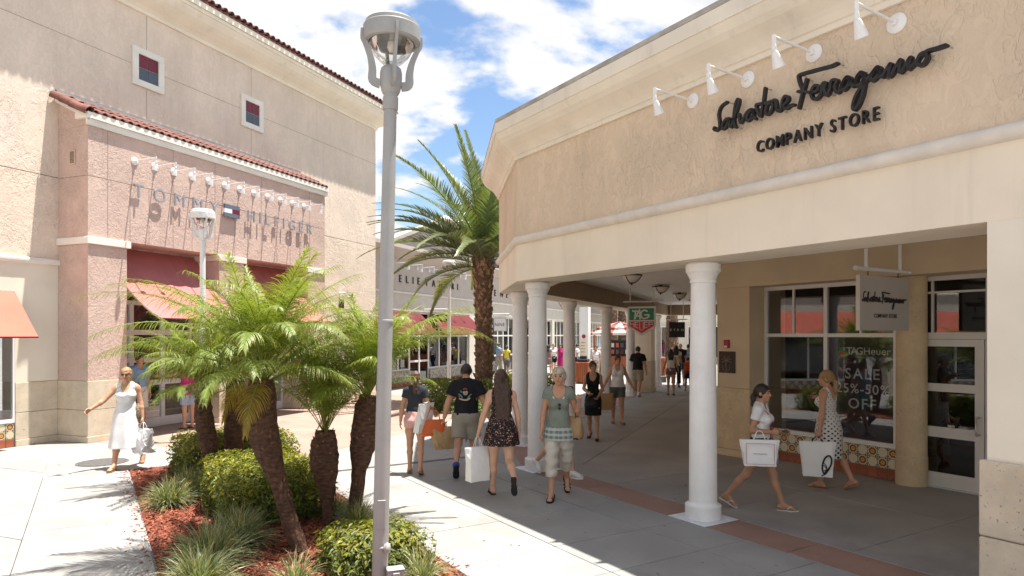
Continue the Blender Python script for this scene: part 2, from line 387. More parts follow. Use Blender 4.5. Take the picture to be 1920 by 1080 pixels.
def letters(text, h, depth, mat, parent, origin, length=None, bold=0., width=1., name='letter', one=False, rot=0):
    """letters as separate parts (or one flat print) starting at origin along the parent's x"""
    gl = glyphs(text, h, depth, bold, width)
    if not gl: return
    tot = gl[-1][3]+gl[-1][4]; k = 1.
    gaps = max(1, len(gl)-1)
    extra = (length-tot)/gaps if length else 0
    mb = MB()
    for i, (ch, vs, fs, x0, adv) in enumerate(gl):
        vs = [(v[0]+extra*i, v[1], v[2]) for v in vs]
        if one: mb.add([(v[0]+origin[0], v[1]+origin[1], v[2]+origin[2]) for v in vs], fs)
        else:
            b = MB(); cx_ = vs[0][0]; b.add([(v[0]-cx_, v[1], v[2]) for v in vs], fs); b.build(name, mat, parent, loc=(origin[0]+cx_, origin[1], origin[2]))
    if one: return mb.build(name, mat, parent)
def ribbon(mb, pts, wd, y0, y1, n=5):
    """a flat-cut stroke in the x-z plane with rounded ends; pts are (x, z)"""
    P = cr([(p[0], p[1], 0) for p in pts], n); k = len(P); Lf, Rt = [], []
    for i in range(k):
        d = (P[min(i+1, k-1)]-P[max(i-1, 0)]); d = d.normalized() if d.length > 1e-9 else Vector((1, 0, 0)); q = Vector((-d.y, d.x, 0))*(wd/2)
        Lf.append(P[i]+q); Rt.append(P[i]-q)
    vs = [(p.x, y, p.y) for y in (y0, y1) for row in (Lf, Rt) for p in row]; fs = []
    for i in range(k-1):
        fs += [(i, i+1, k+i+1, k+i), (2*k+i, 3*k+i, 3*k+i+1, 2*k+i+1), (i, 2*k+i, 2*k+i+1, i+1), (k+i, k+i+1, 3*k+i+1, 3*k+i)]
    mb.add(vs, fs)
    for e in (P[0], P[-1]):
        m = 12; c = [(e.x+wd/2*math.cos(2*math.pi*j/m), e.y+wd/2*math.sin(2*math.pi*j/m)) for j in range(m)]
        vs = [(x, y, z) for y in (y0+.0004, y1-.0004) for x, z in c]
        mb.add(vs, [tuple(range(m)), tuple(range(2*m-1, m-1, -1))]+[(j, (j+1) % m, m+(j+1) % m, m+j) for j in range(m)])
# ---------------------------------------------------------------- ground: slabs with open joints over a dark bed
base = MB(); base.box(-90, 120, -60, 160, -.4, -.03); base.build('ground', 'plaza_concrete', kind='structure')
def clip(poly, hp):
    a_, b_, c_ = hp; out = []
    for i in range(len(poly)):
        p, q = poly[i], poly[(i+1) % len(poly)]; dp, dq = a_*p[0]+b_*p[1]+c_, a_*q[0]+b_*q[1]+c_
        if dp >= 0: out.append(p)
        if (dp >= 0) != (dq >= 0):
            s_ = dp/(dp-dq); out.append((p[0]+s_*(q[0]-p[0]), p[1]+s_*(q[1]-p[1])))
    return out
def area(p): return abs(sum(p[i][0]*p[(i+1) % len(p)][1]-p[(i+1) % len(p)][0]*p[i][1] for i in range(len(p))))/2
# half planes in world coordinates: coordinate >= value or <= value in the A or T survey frame
def hpA(ax, sign, val):
    d = a2 if ax == 'u' else an; return (sign*d[0], sign*d[1], -sign*(d[0]*OA[0]+d[1]*OA[1]+val))
def hpT(ax, sign, val):
    d = t2 if ax == 'u' else tn; return (sign*d[0], sign*d[1], -sign*(d[0]*T0[0]+d[1]*T0[1]+val))
GAP = .0055
def slabs(parent, frame, us, vs, mat, hps=(), name='paving_slab', z=0.):
    W = Aw if frame == 'A' else Tw
    for i in range(len(us)-1):
        for j in range(len(vs)-1):
            g = GAP
            poly = [tuple(W(u, v)[:2]) for u, v in ((us[i]+g, vs[j]+g), (us[i+1]-g, vs[j]+g), (us[i+1]-g, vs[j+1]-g), (us[i]+g, vs[j+1]-g))]
            for hp in hps:
                if poly: poly = clip(poly, hp)
            if len(poly) < 3 or area(poly) < .02: continue
            c = (sum(p[0] for p in poly)/len(poly), sum(p[1] for p in poly)/len(poly)); s_ = 0
            for k in range(len(poly)): p, q = poly[k], poly[(k+1) % len(poly)]; s_ += p[0]*q[1]-q[0]*p[1]
            if s_ < 0: poly = poly[::-1]
            mb = MB(); lo = [(p[0]-c[0], p[1]-c[1]) for p in poly]
            n = len(lo); ins = [(x*(1-.004/max(.2, math.hypot(x, y))), y*(1-.004/max(.2, math.hypot(x, y)))) for x, y in lo]
            dz = random.uniform(-.0012, .0012)
            V_ = [(x, y, -.028) for x, y in lo]+[(x, y, -.004) for x, y in lo]+[(x, y, 0) for x, y in ins]
            F = [tuple(2*n+k for k in range(n))]
            for r in (0, 1): F += [(r*n+k, r*n+(k+1) % n, (r+1)*n+(k+1) % n, (r+1)*n+k) for k in range(n)]
            mb.add(V_, F); mb.build(name, mat, parent, recalc=False, loc=(c[0], c[1], z+dz))
def ground_part(name):
    return link(name, None, None, kind='structure')
def rng(a, b, s_): return [a+s_*i for i in range(int(round((b-a)/s_))+1)]
C1 = (0., 0.); C2 = TA(3.42, -7.62); P3 = TA(21.0, -7.62)
chd = Vector((C2[0], C2[1])).normalized()
def ch_world():
    p, q = Aw(*C1), Aw(*C2); d = (q-p).normalized(); nx, ny = d.y, -d.x    # to the right of travel = inside
    return p, nx, ny
pc, nx, ny = ch_world()
def hpC(sign, val): return (sign*nx, sign*ny, -sign*(nx*pc.x+ny*pc.y+val))
plaza = ground_part('plaza_paving'); walk = ground_part('arcade_walk'); strip = ground_part('paving_strip'); pinkp = ground_part('tinted_paving')
uA = [-9.5, -8.3, -7.1, -5.9, -4.7, -3.47, -2.3, -1.15, 0., 1.2, 2.38, 3.51, 4.4, 5.24, 6.4, 7.6, 8.8, 10]
slabs(plaza, 'A', uA[5:], [-6.48, -5.33], 'plaza_concrete', [hpT('u', -1, .22)])
EXT = MB()
slabs(plaza, 'A', [u for u in uA if u > -1.7], [-2.93, -1.75, -.53, .13], 'plaza_concrete', [hpT('v', -1, -5.2), hpA('u', 1, -1.6)])
slabs(plaza, 'A', [-1.6, 0], [.13, 1.2], 'plaza_concrete', [hpC(-1, .13)])
uT = rng(.15-2.45*5, .15+2.45*20, 2.45); vT = rng(-.05-2.45*9, -.05+2.45*3, 2.45)
slabs(plaza, 'T', uT, vT, 'plaza_concrete', [hpT('u', -1, .22), hpA('v', -1, -6.48), hpT('v', -1, .9)])
slabs(plaza, 'T', uT, vT, 'plaza_concrete', [hpT('u', -1, .22), hpA('v', 1, -6.48), hpA('u', -1, -3.47), hpT('v', 1, -5.2)])
slabs(plaza, 'T', uT, vT, 'plaza_concrete', [hpT('u', -1, .32), hpA('v', 1, -2.93), hpT('v', 1, -5.2)])
slabs(plaza, 'T', uT, vT, 'plaza_concrete', [hpT('v', -1, -5.2), hpA('v', 1, -2.93), hpA('u', -1, -1.6), hpT('u', -1, 3.42), hpC(-1, .13)])
slabs(plaza, 'T', uT, rng(-7.49, -5.2, 1.145), 'plaza_concrete', [hpT('u', 1, 3.42)])
slabs(pinkp, 'T', uT, [-5.2, -3.4, -1.6, .9], 'pink_concrete', [hpT('u', 1, .22), hpT('u', -1, 11.9), hpA('v', 1, -20)] , )
slabs(plaza, 'T', rng(11.9, 60, 3.0), [-5.2, -2.8, -.4, 1.78], 'plaza_concrete')
slabs(walk, 'A', [-.2, 1.55, 3.4, 5.24, 7.0, 8.8, 10.5], [.69, 2.7, 4.62], 'walk_concrete', [hpA('u', 1, -.4), (lambda p, q: ((q.y-p.y), -(q.x-p.x), -((q.y-p.y)*p.x-(q.x-p.x)*p.y)))(Aw(.0, 0), Aw(.63, 4.0))])
sep_ = (lambda p, q: (-(q.y-p.y), (q.x-p.x), ((q.y-p.y)*p.x-(q.x-p.x)*p.y)))(Aw(.0, 0), Aw(.63, 4.0))
slabs(walk, 'T', [-2, 1.4, 3.5, 5.9, 8.3, 10.7, 13.1, 15.5, 17.9, 21.0], [-12.0, -9.95, -8.18], 'walk_concrete', [sep_, hpC(1, .69)])
slabs(plaza, 'T', rng(21., 60, 3.0), rng(-26.2, -7.49, 3.118), 'plaza_concrete')
slabs(strip, 'A', [0, 1.55, 3.2, 4.9, 6.5, 8.2, 10], [.13, .69], 'strip_concrete', [hpA('u', 1, 0.06)])
cz = lambda d: [tuple(Vector((p.x, p.y)))for p in ()]
def off_poly(dists):
    """corner points of the arcade front set back by each distance"""
    P = [Aw(10, 0), Aw(0, 0), Aw(*C2), Tw(21, -7.62)]; res = []
    for d in dists:
        row = []
        for i in (1, 2):
            a_, b_, c_ = P[i-1], P[i], P[i+1]
            n1 = Vector(((b_-a_).y, -(b_-a_).x)).normalized(); n2 = Vector(((c_-b_).y, -(c_-b_).x)).normalized(); m = (n1+n2).normalized(); row.append(Vector(b_[:2])+m*(d/m.dot(n1)))
        res.append(row)
    return res
(o1, o2), (i1, i2) = off_poly([.13, .69])
for k in range(2):
    f0, f1 = k/2+.003, (k+1)/2-.003; q = [o1.lerp(o2, f0), o1.lerp(o2, f1), i1.lerp(i2, f1), i1.lerp(i2, f0)]
    c = sum(q, Vector((0, 0)))/4; mb = MB(); mb.prism([tuple(p-c) for p in q][::-1], -.028, 0); mb.build('paving_slab', 'strip_concrete', strip, loc=(c.x, c.y, 0))
slabs(strip, 'T', [3.5, 7.1, 10.9, 14.6, 18, 21], [-8.18, -7.49], 'strip_concrete')
# planting bed
bed = MB()
bed.prism([tuple(Aw(u, v)[:2]) for u, v in ((8, -5.31), (8, -2.95), (-3.45, -2.95), (-3.45, -5.31))][::-1], -.025, -.012)
M('mulch', (.20, .055, .032), .9, var=.45, vscale=30, bump=.02, bscale=45, rnd=0)
M('mulch_chip', (.26, .075, .045), .9, var=.4, vscale=18, attr='tint')
bedo = bed.build('mulch_bed', 'mulch', kind='structure')
def chips():
    rs = np.random.RandomState(3); N = 15000
    u = -3.43+(rs.rand(N)**.8)*8.3; v = -5.30+rs.rand(N)*2.34
    ctr = np.stack([OA[0]+u*a2[0]+v*an[0], OA[1]+u*a2[1]+v*an[1], rs.rand(N)*.012], 1)
    th = rs.rand(N)*6.283; tl = (rs.rand(N)-.5)*1.0; ln = .018+.04*rs.rand(N); wd = .004+.008*rs.rand(N)
    d = np.stack([np.cos(th)*np.cos(tl), np.sin(th)*np.cos(tl), np.sin(tl)], 1)*ln[:, None]; q = np.stack([-np.sin(th), np.cos(th), (rs.rand(N)-.5)], 1)*wd[:, None]
    up = np.array([0, 0, .006])
    vs = np.stack([ctr-d-q, ctr-d+q, ctr+d+q*.6, ctr+d-q*.6, ctr+up], 1).reshape(-1, 3)
    b = np.arange(N)*5; fs = np.concatenate([np.stack([b+i, b+(i+1) % 4, b+4], 1) for i in range(4)]).tolist()
    me = bpy.data.meshes.new('mulch_chips'); me.from_pydata(vs.tolist(), [], fs); me.materials.append(MATS['mulch_chip'])
    at = me.color_attributes.new('tint', 'FLOAT_COLOR', 'POINT'); k = .45+1.25*rs.rand(N)**1.5; c = np.repeat(np.stack([k, k*(.85+.3*rs.rand(N)), k*.9, np.ones(N)], 1), 5, 0); at.data.foreach_set('color', c.ravel().astype('f'))
    link('mulch_chips', me, bedo, kind='stuff')
chips()
mh = thing('manhole_cover', 'dark round manhole cover in the pale paving beside the woman in white', 'manhole cover', tuple(G(192, 867)))
M('cast_iron', (.10, .095, .09), .7, var=.3, vscale=25, bump=.003, bscale=80)
mb = MB(); mb.lathe([(.36, .001), (.36, .006), (.34, .007), (0.001, .007)], 40, smooth=False); mb.build('lid', 'cast_iron', mh)
mb = MB(); mb.lathe([(.40, .001), (.40, .005), (.37, .005), (.37, .001)], 40, smooth=False, cap=False); mb.build('rim', 'cast_iron', mh)

# ---------------------------------------------------------------- corner store with arcade (right)
st = thing('store_building', 'cream and tan corner store with deep cornice and columned arcade on the right', 'building', (OA[0], OA[1], 0), ANG_A)
PLAN = [(11., 0.), C1, C2, P3]
ZS, ZB, ZJ = 3.07, 3.70, 5.05
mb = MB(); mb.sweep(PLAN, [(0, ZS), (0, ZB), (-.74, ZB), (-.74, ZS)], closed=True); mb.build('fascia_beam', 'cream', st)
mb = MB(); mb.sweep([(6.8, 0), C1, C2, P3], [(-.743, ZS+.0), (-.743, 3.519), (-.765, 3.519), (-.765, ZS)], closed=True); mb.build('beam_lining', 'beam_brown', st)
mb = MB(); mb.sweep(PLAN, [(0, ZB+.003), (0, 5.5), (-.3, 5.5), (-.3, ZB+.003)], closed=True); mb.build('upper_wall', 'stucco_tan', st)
mb = MB(); mb.sweep(PLAN, [(.001, 3.655), (.035, 3.66), (.062, 3.685), (.072, 3.72), (.062, 3.755), (.035, 3.78), (.001, 3.785)], smooth=True); mb.build('belt_trim', 'belt_trim', st)
CORN = [(.002, 5.02), (.035, 5.022), (.04, 5.075), (.06, 5.085), (.075, 5.11), (.10, 5.145), (.14, 5.185), (.19, 5.225), (.25, 5.27), (.30, 5.325), (.335, 5.39), (.345, 5.42), (.36, 5.42), (.36, 5.585), (.34, 5.59), (.30, 5.592), (-.2, 5.60)]
mb = MB(); mb.sweep(PLAN, CORN); mb.build('cornice', 'cornice_cream', st)
mb = MB(); mb.sweep(PLAN, [(.350, 5.596), (.354, 5.655), (.28, 5.68), (-.2, 5.685), (-.2, 5.61), (.30, 5.605)], closed=True); mb.build('coping', 'coping', st)
mb = MB()   # roof deck and ceiling follow the plan
IN = [TA(21, -24), (24, 14), (24, 5), (11, 5)]
def deck(z0, z1, pts): m_ = MB(); m_.prism(pts, z0, z1); return m_
deck(5.45, 5.55, [(11, .02), (.02, .02), (C2[0]+.03, C2[1]+.01), (P3[0]+.03, P3[1]), TA(21, -14), (12, 9)]).build('roof_deck', 'coping', st)
deck(3.52, 3.60, [(11, .73), (.20, .73), (C2[0]+.75, C2[1]+.45), (P3[0]+.62, P3[1]+.3), TA(21, -12.4), (2.5, 5.2), (11, 5.2)]).build('ceiling', 'ceiling_paint', st)
# pier on the right with its stone base
mb = MB(); mb.box(6.756, 11, 0.003, .737, 0, ZS); mb.build('pier', 'cream_pale', st)
for z0, z1 in ((0, .652), (.66, 1.24)):
    mb = MB(); mb.box(6.715, 11, -.045, .78, z0, z1, b=.012); mb.build('stone_block', 'coquina', st)
# shop wall behind the arcade
V0 = 4.0
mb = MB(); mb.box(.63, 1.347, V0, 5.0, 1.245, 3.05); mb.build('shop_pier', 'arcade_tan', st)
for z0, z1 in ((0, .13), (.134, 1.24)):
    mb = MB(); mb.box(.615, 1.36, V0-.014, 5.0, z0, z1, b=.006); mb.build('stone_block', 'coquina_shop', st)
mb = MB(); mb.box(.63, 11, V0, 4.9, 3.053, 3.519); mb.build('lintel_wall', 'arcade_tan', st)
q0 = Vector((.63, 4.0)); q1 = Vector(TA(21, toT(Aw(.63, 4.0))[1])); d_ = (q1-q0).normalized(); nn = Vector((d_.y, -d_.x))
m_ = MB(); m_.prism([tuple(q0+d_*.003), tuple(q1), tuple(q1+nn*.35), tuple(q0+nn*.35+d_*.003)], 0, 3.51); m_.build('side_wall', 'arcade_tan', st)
# pilaster between window and door
mb = MB(); mb.lathe([(.205, 0), (.205, 3.05)], 20, (3.90, 4.42, 0), smooth=True); mb.build('pilaster', 'coquina_shop', st)
mb = MB(); mb.lathe([(.215, .0), (.215, .42), (.207, .43)], 20, (3.90, 4.42, 0), smooth=True); mb.build('pilaster_base', 'coquina_shop', st)
mb = MB(); mb.box(5.9, 11, 4.25, 4.9, 0, 3.05); mb.build('shop_wall_end', 'arcade_tan', st)
# shop window: bays, lights, sill, tiles
win = link('shop_window', None, st)
U0, U1, UM = 1.352, 3.70, 2.533
mb = MB(); fr = lambda *k: mb.box(*k)
fv0, fv1 = 4.40, 4.47
fr(U0, U1, fv0, fv1, 2.985, 3.05); fr(U0, U1, fv0-.004, fv1, .485, .555); fr(U0, U0+.055, fv0, fv1, .555, 2.985); fr(U1-.055, U1, fv0, fv1, .555, 2.985)
fr(UM-.03, UM+.03, fv0+.002, fv1, .555, 2.985); fr(U0+.055, UM-.03, fv0+.001, fv1, 2.165, 2.225); fr(UM+.03, U1-.055, fv0+.001, fv1, 2.165, 2.225)
for u in (1.93, 3.125): fr(u-.014, u+.014, fv0+.01, fv1-.01, 2.225, 2.985)
mb.build('frame', 'frame_white', win)
for ua, ub in ((U0+.055, UM-.03), (UM+.03, U1-.055)):
    mb = MB(); mb.box(ua, ub, 4.432, 4.438, .555, 2.165); mb.build('pane', 'shop_glass', win)
for ua, ub in ((U0+.055, 1.916), (1.944, UM-.03), (UM+.03, 3.111), (3.139, U1-.055)):
    mb = MB(); mb.box(ua, ub, 4.432, 4.438, 2.225, 2.985); mb.build('pane', 'shop_glass', win)
mb = MB(); mb.box(U0, U1+.05, 4.425, 4.9, 0, .484); mb.build('sill_wall', 'grout', st)
tile_me = {}
for fl in (True, False):
    m_ = MB(); m_.box(-.0745, .0745, -.008, 0, -.0745, .0745, b=.003); tile_me[fl] = m_.mesh('tile', 'tile_flower' if fl else 'tile_plain')
m_ = MB(); m_.box(-.0745, .0745, -.010, 0, -.08, .08, b=.004); tile_me['r'] = m_.mesh('tile', 'terracotta')
tw = (U1+.01-U0)/15; tsc = tw/.1565
def tile_dado(parent, u0, n, vface, ztop, cols=None):
    for i in range(n):
        x = u0+tw*(i+.5)
        for r in (0, 1): link('tile', tile_me[(i+r) % 2 == 0], parent, loc=(x, vface, ztop-.0785-.157*r)).scale = (tsc, 1, 1)
        o = link('tile', tile_me['r'], parent, loc=(x, vface, ztop-.314-.083)); o.scale = (tsc, 1, 1)
tile_dado(st, U0, 15, 4.425, .482)
# double door with transom
dr = link('door', None, st); DV = 4.52
mb = MB()
mb.box(4.05-.13, 5.83, DV, DV+.1, 2.985, 3.05); mb.box(3.92+.0, 3.965, DV, DV+.1, 0, 2.985); mb.box(5.78, 5.83, DV, DV+.1, 0, 2.985)
mb.box(3.965, 5.78, DV+.001, DV+.1, 2.14, 2.235); mb.box(4.83, 5.15, DV+.002, DV+.09, 2.235, 2.985)
mb.box(3.965, 4.83, DV+.012, DV+.05, 2.80, 2.83); mb.box(4.12, 4.15, DV+.011, DV+.05, 2.235, 2.80); mb.box(4.12, 4.15, DV+.011, DV+.05, 2.83, 2.985)
mb.box(5.45, 5.78, DV+.002, DV+.09, 2.235, 2.985)
mb.build('frame', 'door_paint', dr)
for ua, ub, z0, z1 in ((3.965, 4.12, 2.235, 2.80), (4.15, 4.83, 2.235, 2.80), (3.965, 4.12, 2.83, 2.985), (4.15, 4.83, 2.83, 2.985), (5.15, 5.45, 2.235, 2.985)):
    mb = MB(); mb.box(ua, ub, DV+.03, DV+.036, z0, z1); mb.build('pane', 'shop_glass', dr)
for u0, u1, hs in ((3.968, 4.81, 1), (4.822, 5.777, -1)):
    mb = MB(); a_, b_ = u0+.075, u1-.115 if hs > 0 else u1-.075
    if hs < 0: a_ = u0+.115
    zs = [.015, .215, .725, .875, 1.385, 1.50, 2.035, 2.135]
    for k in range(0, 8, 2): mb.box(u0, u1, DV+.006, DV+.05, zs[k], zs[k+1])
    for k in (1, 3, 5): mb.box(u0, a_, DV+.006, DV+.05, zs[k], zs[k+1]); mb.box(b_, u1, DV+.006, DV+.05, zs[k], zs[k+1])
    lf = mb.build('door_leaf', 'door_paint', dr)
    for k in (1, 3, 5): m_ = MB(); m_.box(a_, b_, DV+.025, DV+.031, zs[k], zs[k+1]); m_.build('pane', 'shop_glass', dr)
    hx = u1-.05 if hs > 0 else u0+.05
    m_ = MB(); m_.tube(cr([(hx, DV+.006, 1.06), (hx-.005*hs, DV-.06, 1.06), (hx-.015*hs, DV-.075, 1.04), (hx-.015*hs, DV-.075, .84), (hx-.005*hs, DV-.06, .82), (hx, DV+.006, .82)], 4), .011, 10); m_.build('handle', 'steel', dr)
    for z in (.3, 1.15, 1.95):
        m_ = MB(); m_.box((u0 if hs > 0 else u1)-.008, (u0 if hs > 0 else u1)+.008, DV-.012, DV+.006, z-.06, z+.06); m_.build('hinge', 'metal_bronze', dr)
m_ = MB(); m_.box(3.92, 5.83, DV-.05, DV+.1, .001, .014); m_.build('threshold', 'frame_alu', dr)
# dark shop interior behind the glass
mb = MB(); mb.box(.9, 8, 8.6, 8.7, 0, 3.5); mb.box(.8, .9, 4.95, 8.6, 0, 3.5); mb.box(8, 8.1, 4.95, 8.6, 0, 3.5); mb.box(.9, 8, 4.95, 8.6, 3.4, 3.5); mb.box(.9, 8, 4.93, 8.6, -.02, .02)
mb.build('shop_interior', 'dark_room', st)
for i, u in enumerate((2.0, 5.2)):
    mb = MB(); mb.box(u, u+.9, 6.6, 7.4, .02, .95, b=.02); mb.build('display_table', 'room_wall', st)
# columns
def column(px, py, parent=st):
    c = link('column', None, parent, loc=(px, py, 0))
    mb = MB(); prof = [(.215, .1)]+[(.165-.022*(k/10)**1.6, .20+2.62*k/10) for k in range(11)]; mb.lathe(prof[1:], 32, cap=False); mb.build('shaft', 'column_white', c)
    mb = MB(); mb.lathe([(.21, .006), (.212, .012), (.212, .165), (.205, .172), (.185, .176), (.178, .185), (.166, .20), (.164, .21)], 36); mb.build('base', 'column_white', c)
    mb = MB(); mb.lathe([(.142, 2.815), (.155, 2.825), (.158, 2.845), (.150, 2.865), (.158, 2.875), (.165, 2.89), (.18, 2.925), (.196, 2.95), (.204, 2.955), (.204, 3.045), (.19, 3.05), (.18, ZS-.004)], 36); mb.build('capital', 'column_white', c)
    mb = MB(); mb.box(-.29, .29, -.29, .29, .001, .0045); mb.build('pad', 'pad_white', c)
    return c
column(3.555, .40); column(.01, .40)
c3 = toA(Vector((.162, 13.64))); cc = column(c3[0], c3[1]); cc.rotation_euler = (0, 0, .45)
for u in (7.22, 11.12, 14.75, 20.2):
    p = TA(u, -7.97); cc = column(p[0], p[1]); cc.rotation_euler = (0, 0, ANG_T-ANG_A)
p = TA(16.85, -8.0)
ep = link('end_pier', None, st, loc=(p[0], p[1], 0), rot=(0, 0, ANG_T-ANG_A))
mb = MB(); mb.box(-.42, .42, -.40, .40, 1.20, ZS); mb.build('shaft', 'cream', ep)
mb = MB(); mb.box(-.44, .44, -.42, .42, .15, 1.195, b=.01); mb.build('stone_block', 'coquina', ep)
mb = MB(); mb.box(-.46, .46, -.44, .44, 0, .147, b=.01); mb.build('stone_block', 'coquina', ep)
# cross beam at the far end of the arcade
pts = [Vector(TA(20.7, -8.39)), Vector(TA(20.7, -12.0)), Vector(TA(21, -12.0)), Vector(TA(21, -8.39))]
mb = MB(); mb.prism([tuple(x) for x in pts], ZS+.004, 3.515); mb.build('cross_beam', 'beam_brown', st)
pts = [Vector(TA(21.005, -7.62)), Vector(TA(21.005, -12.4)), Vector(TA(21.2, -12.4)), Vector(TA(21.2, -7.62))]
mb = MB(); mb.prism([tuple(x) for x in pts], ZS, 5.6); mb.build('end_wall', 'stucco_tan', st)
# ceiling lights
def ceiling_light(u, v, i):
    c = thing('ceiling_light', ['nearest bowl lamp with dark iron rim under the arcade ceiling', 'second bowl lamp under the arcade ceiling, above the red and green sign', 'third bowl lamp from the front under the arcade ceiling', 'farthest bowl lamp in view under the arcade ceiling, above the black sign'][i], 'ceiling light', tuple(Tw(u, v, 3.52)), ANG_T, 'bowl lamps under the arcade ceiling')
    mb = MB(); mb.lathe([(.05, 0), (.05, -.03), (.22, -.035), (.225, -.06), (.205, -.065), (.05, -.04)], 24); mb.build('rim', 'metal_black', c)
    mb = MB(); mb.lathe([(.20, -.064), (.185, -.09), (.125, -.16), (.06, -.20), (.02, -.205)], 24); mb.build('bowl', 'milk_glass', c)
    mb = MB(); mb.lathe([(.06, -.203), (.055, -.22), (.03, -.225), (.014, -.25), (.002, -.262)], 14); mb.build('finial', 'metal_black', c)
    for k in range(3):
        a_ = k*2.094+.6; mb = MB(); mb.tube([(.21*math.cos(a_), .21*math.sin(a_), -.06), (.135*math.cos(a_), .135*math.sin(a_), -.165), (.058*math.cos(a_), .058*math.sin(a_), -.212)], .009, 6); mb.build('strap', 'metal_black', c)
for i, u in enumerate((4.82, 8.47, 11.94, 15.8)): ceiling_light(u, -10.1, i)
# ---------------------------------------------------------------- tall store on the left
lt = thing('store_building', 'tall pink stucco store with tiled roof and projecting entrance porch on the left', 'building', (T0[0], T0[1], 0), ANG_T)
VM = .9; UL, UR = -16., 11.77
mb = MB(); mb.box(UL, UR, VM, VM+.4, 5.475, 10.3); mb.build('wall', 'stucco_main', lt)
mb = MB(); mb.box(-1.4, UR, VM+.001, VM+.4, 3.765, 5.46)
mb.box(UL, -1.4, VM+.001, VM+.4, 3.765, 5.46)
mb.box(-.0, UR, VM+.002, VM+.4, 3.1, 3.765); mb.box(7.62, UR, VM+.002, VM+.4, 1.27, 3.1)
mb.build('wall', 'stucco_mainlow', lt)
for z in (5.4675,): mb = MB(); mb.box(UL, UR, VM+.012, VM+.3, z-.005, z+.005); mb.build('joint', 'joint_dark', lt)
# control joints: recessed strips set 2 mm proud of the groove bottom
def joint(parent, u0, u1, v, z0, z1): mb = MB(); mb.box(u0, u1, v-.003, v+.004, z0, z1); mb.build('joint', 'joint_dark', parent)
for u0, u1 in ((UL, 1.70), (2.57, 5.08), (5.96, UR)): joint(lt, u0, u1, VM, 8.498, 8.506)
for u in (2.10, 5.49):
    joint(lt, u-.004, u+.004, VM, 7.25, 8.02); joint(lt, u-.004, u+.004, VM, 8.95, 9.76)
for z0, z1, e in ((0, .13, .03), (.134, .66, .012), (.667, 1.265, .012)):
    mb = MB(); mb.box(7.66, UR, VM-e, VM+.4, z0, z1, b=.006); mb.build('stone_block', 'coquina', lt)
mb = MB(); mb.box(UR-.4, UR, VM+.4, VM+12, 0, 10.3); mb.build('wall', 'stucco_main', lt)
# cream band, cap and stone base on the left
mb = MB(); mb.box(-.845, 0, VM+.002, VM+.4, 1.262, 3.64); mb.box(UL, -.845, VM+.003, VM+.4, 3.045, 3.64)
for u0, u1 in ((-6.1, -4.8), (-11.3, -10.0), (UL, -15.2)): mb.box(u0, u1, VM+.004, VM+.4, 1.262, 3.045)
mb.build('cream_band', 'cream_pale', lt)
mb = MB(); mb.sweep([(0, VM), (UL, VM)], [(.002, 3.642), (.05, 3.645), (.068, 3.68), (.07, 3.72), (.05, 3.755), (.002, 3.763)]); mb.build('belt_trim', 'trim_white', lt)
for u0, u1 in ((-.845, -.012), (-6.1, -4.8), (-11.3, -10.0), (UL, -15.2)):
    for z0, z1, pr in ((0, .13, .03), (.134, .66, .012), (.667, 1.257, .012)):
        mb = MB(); mb.box(u0, u1, VM-pr, VM+.4, z0, z1, b=.006); mb.build('stone_block', 'coquina', lt)
# porch: side wall, header, piers
mb = MB(); mb.box(0, 7.62, 0, VM-.002, 4.205, 5.445); mb.box(0, 7.62, 0, VM-.002, 5.457, 6.47); mb.build('porch_wall', 'stucco_pink', lt)
mb = MB(); mb.box(.004, 7.616, .008, VM-.01, 5.44, 5.46); mb.build('joint', 'joint_dark', lt)
for u in (.43, 2.06, 3.3, 4.9, 6.9): joint(lt, u-.004, u+.004, 0, 4.21, 5.44); joint(lt, u-.004, u+.004, 0, 5.46, 6.46)
for u in (.95, 1.42, 2.6, 3.95, 4.4, 5.5, 6.05): joint(lt, u-.004, u+.004, 0, 4.21, 5.44)
piers = ((0, .876), (3.44, 4.26), (6.82, 7.62))
for k, (u0, u1) in enumerate(piers):
    vb = VM-.003
    pr = link('porch_pier', None, lt)
    mb = MB(); mb.box(u0, u1, 0.001, vb, 1.262, 4.055); mb.build('shaft', 'stucco_pink', pr)
    for z0, z1, e in ((0, .13, .03), (.134, .66, .012), (.667, 1.257, .012)):
        mb = MB(); mb.box(u0-e, u1+e, -e, vb, z0, z1, b=.006); mb.build('stone_block', 'coquina', pr)
    mb = MB(); mb.box(u0-.05 if k else -.045, u1+.07, -.05, vb, 4.06, 4.203, b=.008); mb.build('cap', 'trim_white', pr)
# recessed shop front in the porch
mb = MB(); mb.box(.876, 6.82, VM+.35, VM+.45, 3.0, 4.2); mb.build('recess_wall', 'maroon', lt)
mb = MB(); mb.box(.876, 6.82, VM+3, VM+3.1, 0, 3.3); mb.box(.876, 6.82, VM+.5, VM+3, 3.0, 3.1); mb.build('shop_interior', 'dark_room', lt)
for u0, u1 in ((.876, 3.44), (4.26, 6.82)):
    d = link('shop_front', None, lt); mb = MB(); v0, v1 = VM+.02, VM+.10
    w_ = (u1-u0)/3
    for i in range(4): x = u0+w_*i; mb.box(max(u0, x-.05), min(u1, x+.05), v0, v1, 0, 3.0)
    for i in range(3):
        a_, b_ = u0+w_*i+.05, u0+w_*(i+1)-.05
        for z0, z1 in ((0, .22), (1.0, 1.12), (1.55, 1.66), (2.2, 2.32), (2.9, 3.0)): mb.box(a_, b_, v0+.002, v1, z0, z1)
    mb.build('frame', 'white_enamel', d)
    for i in range(3):
        for z0, z1 in ((.22, 1.0), (1.12, 1.55), (1.66, 2.2), (2.32, 2.9)):
            m_ = MB(); m_.box(u0+w_*i+.05, u0+w_*(i+1)-.05, v0+.03, v0+.036, z0, z1); m_.build('pane', 'shop_glass', d)
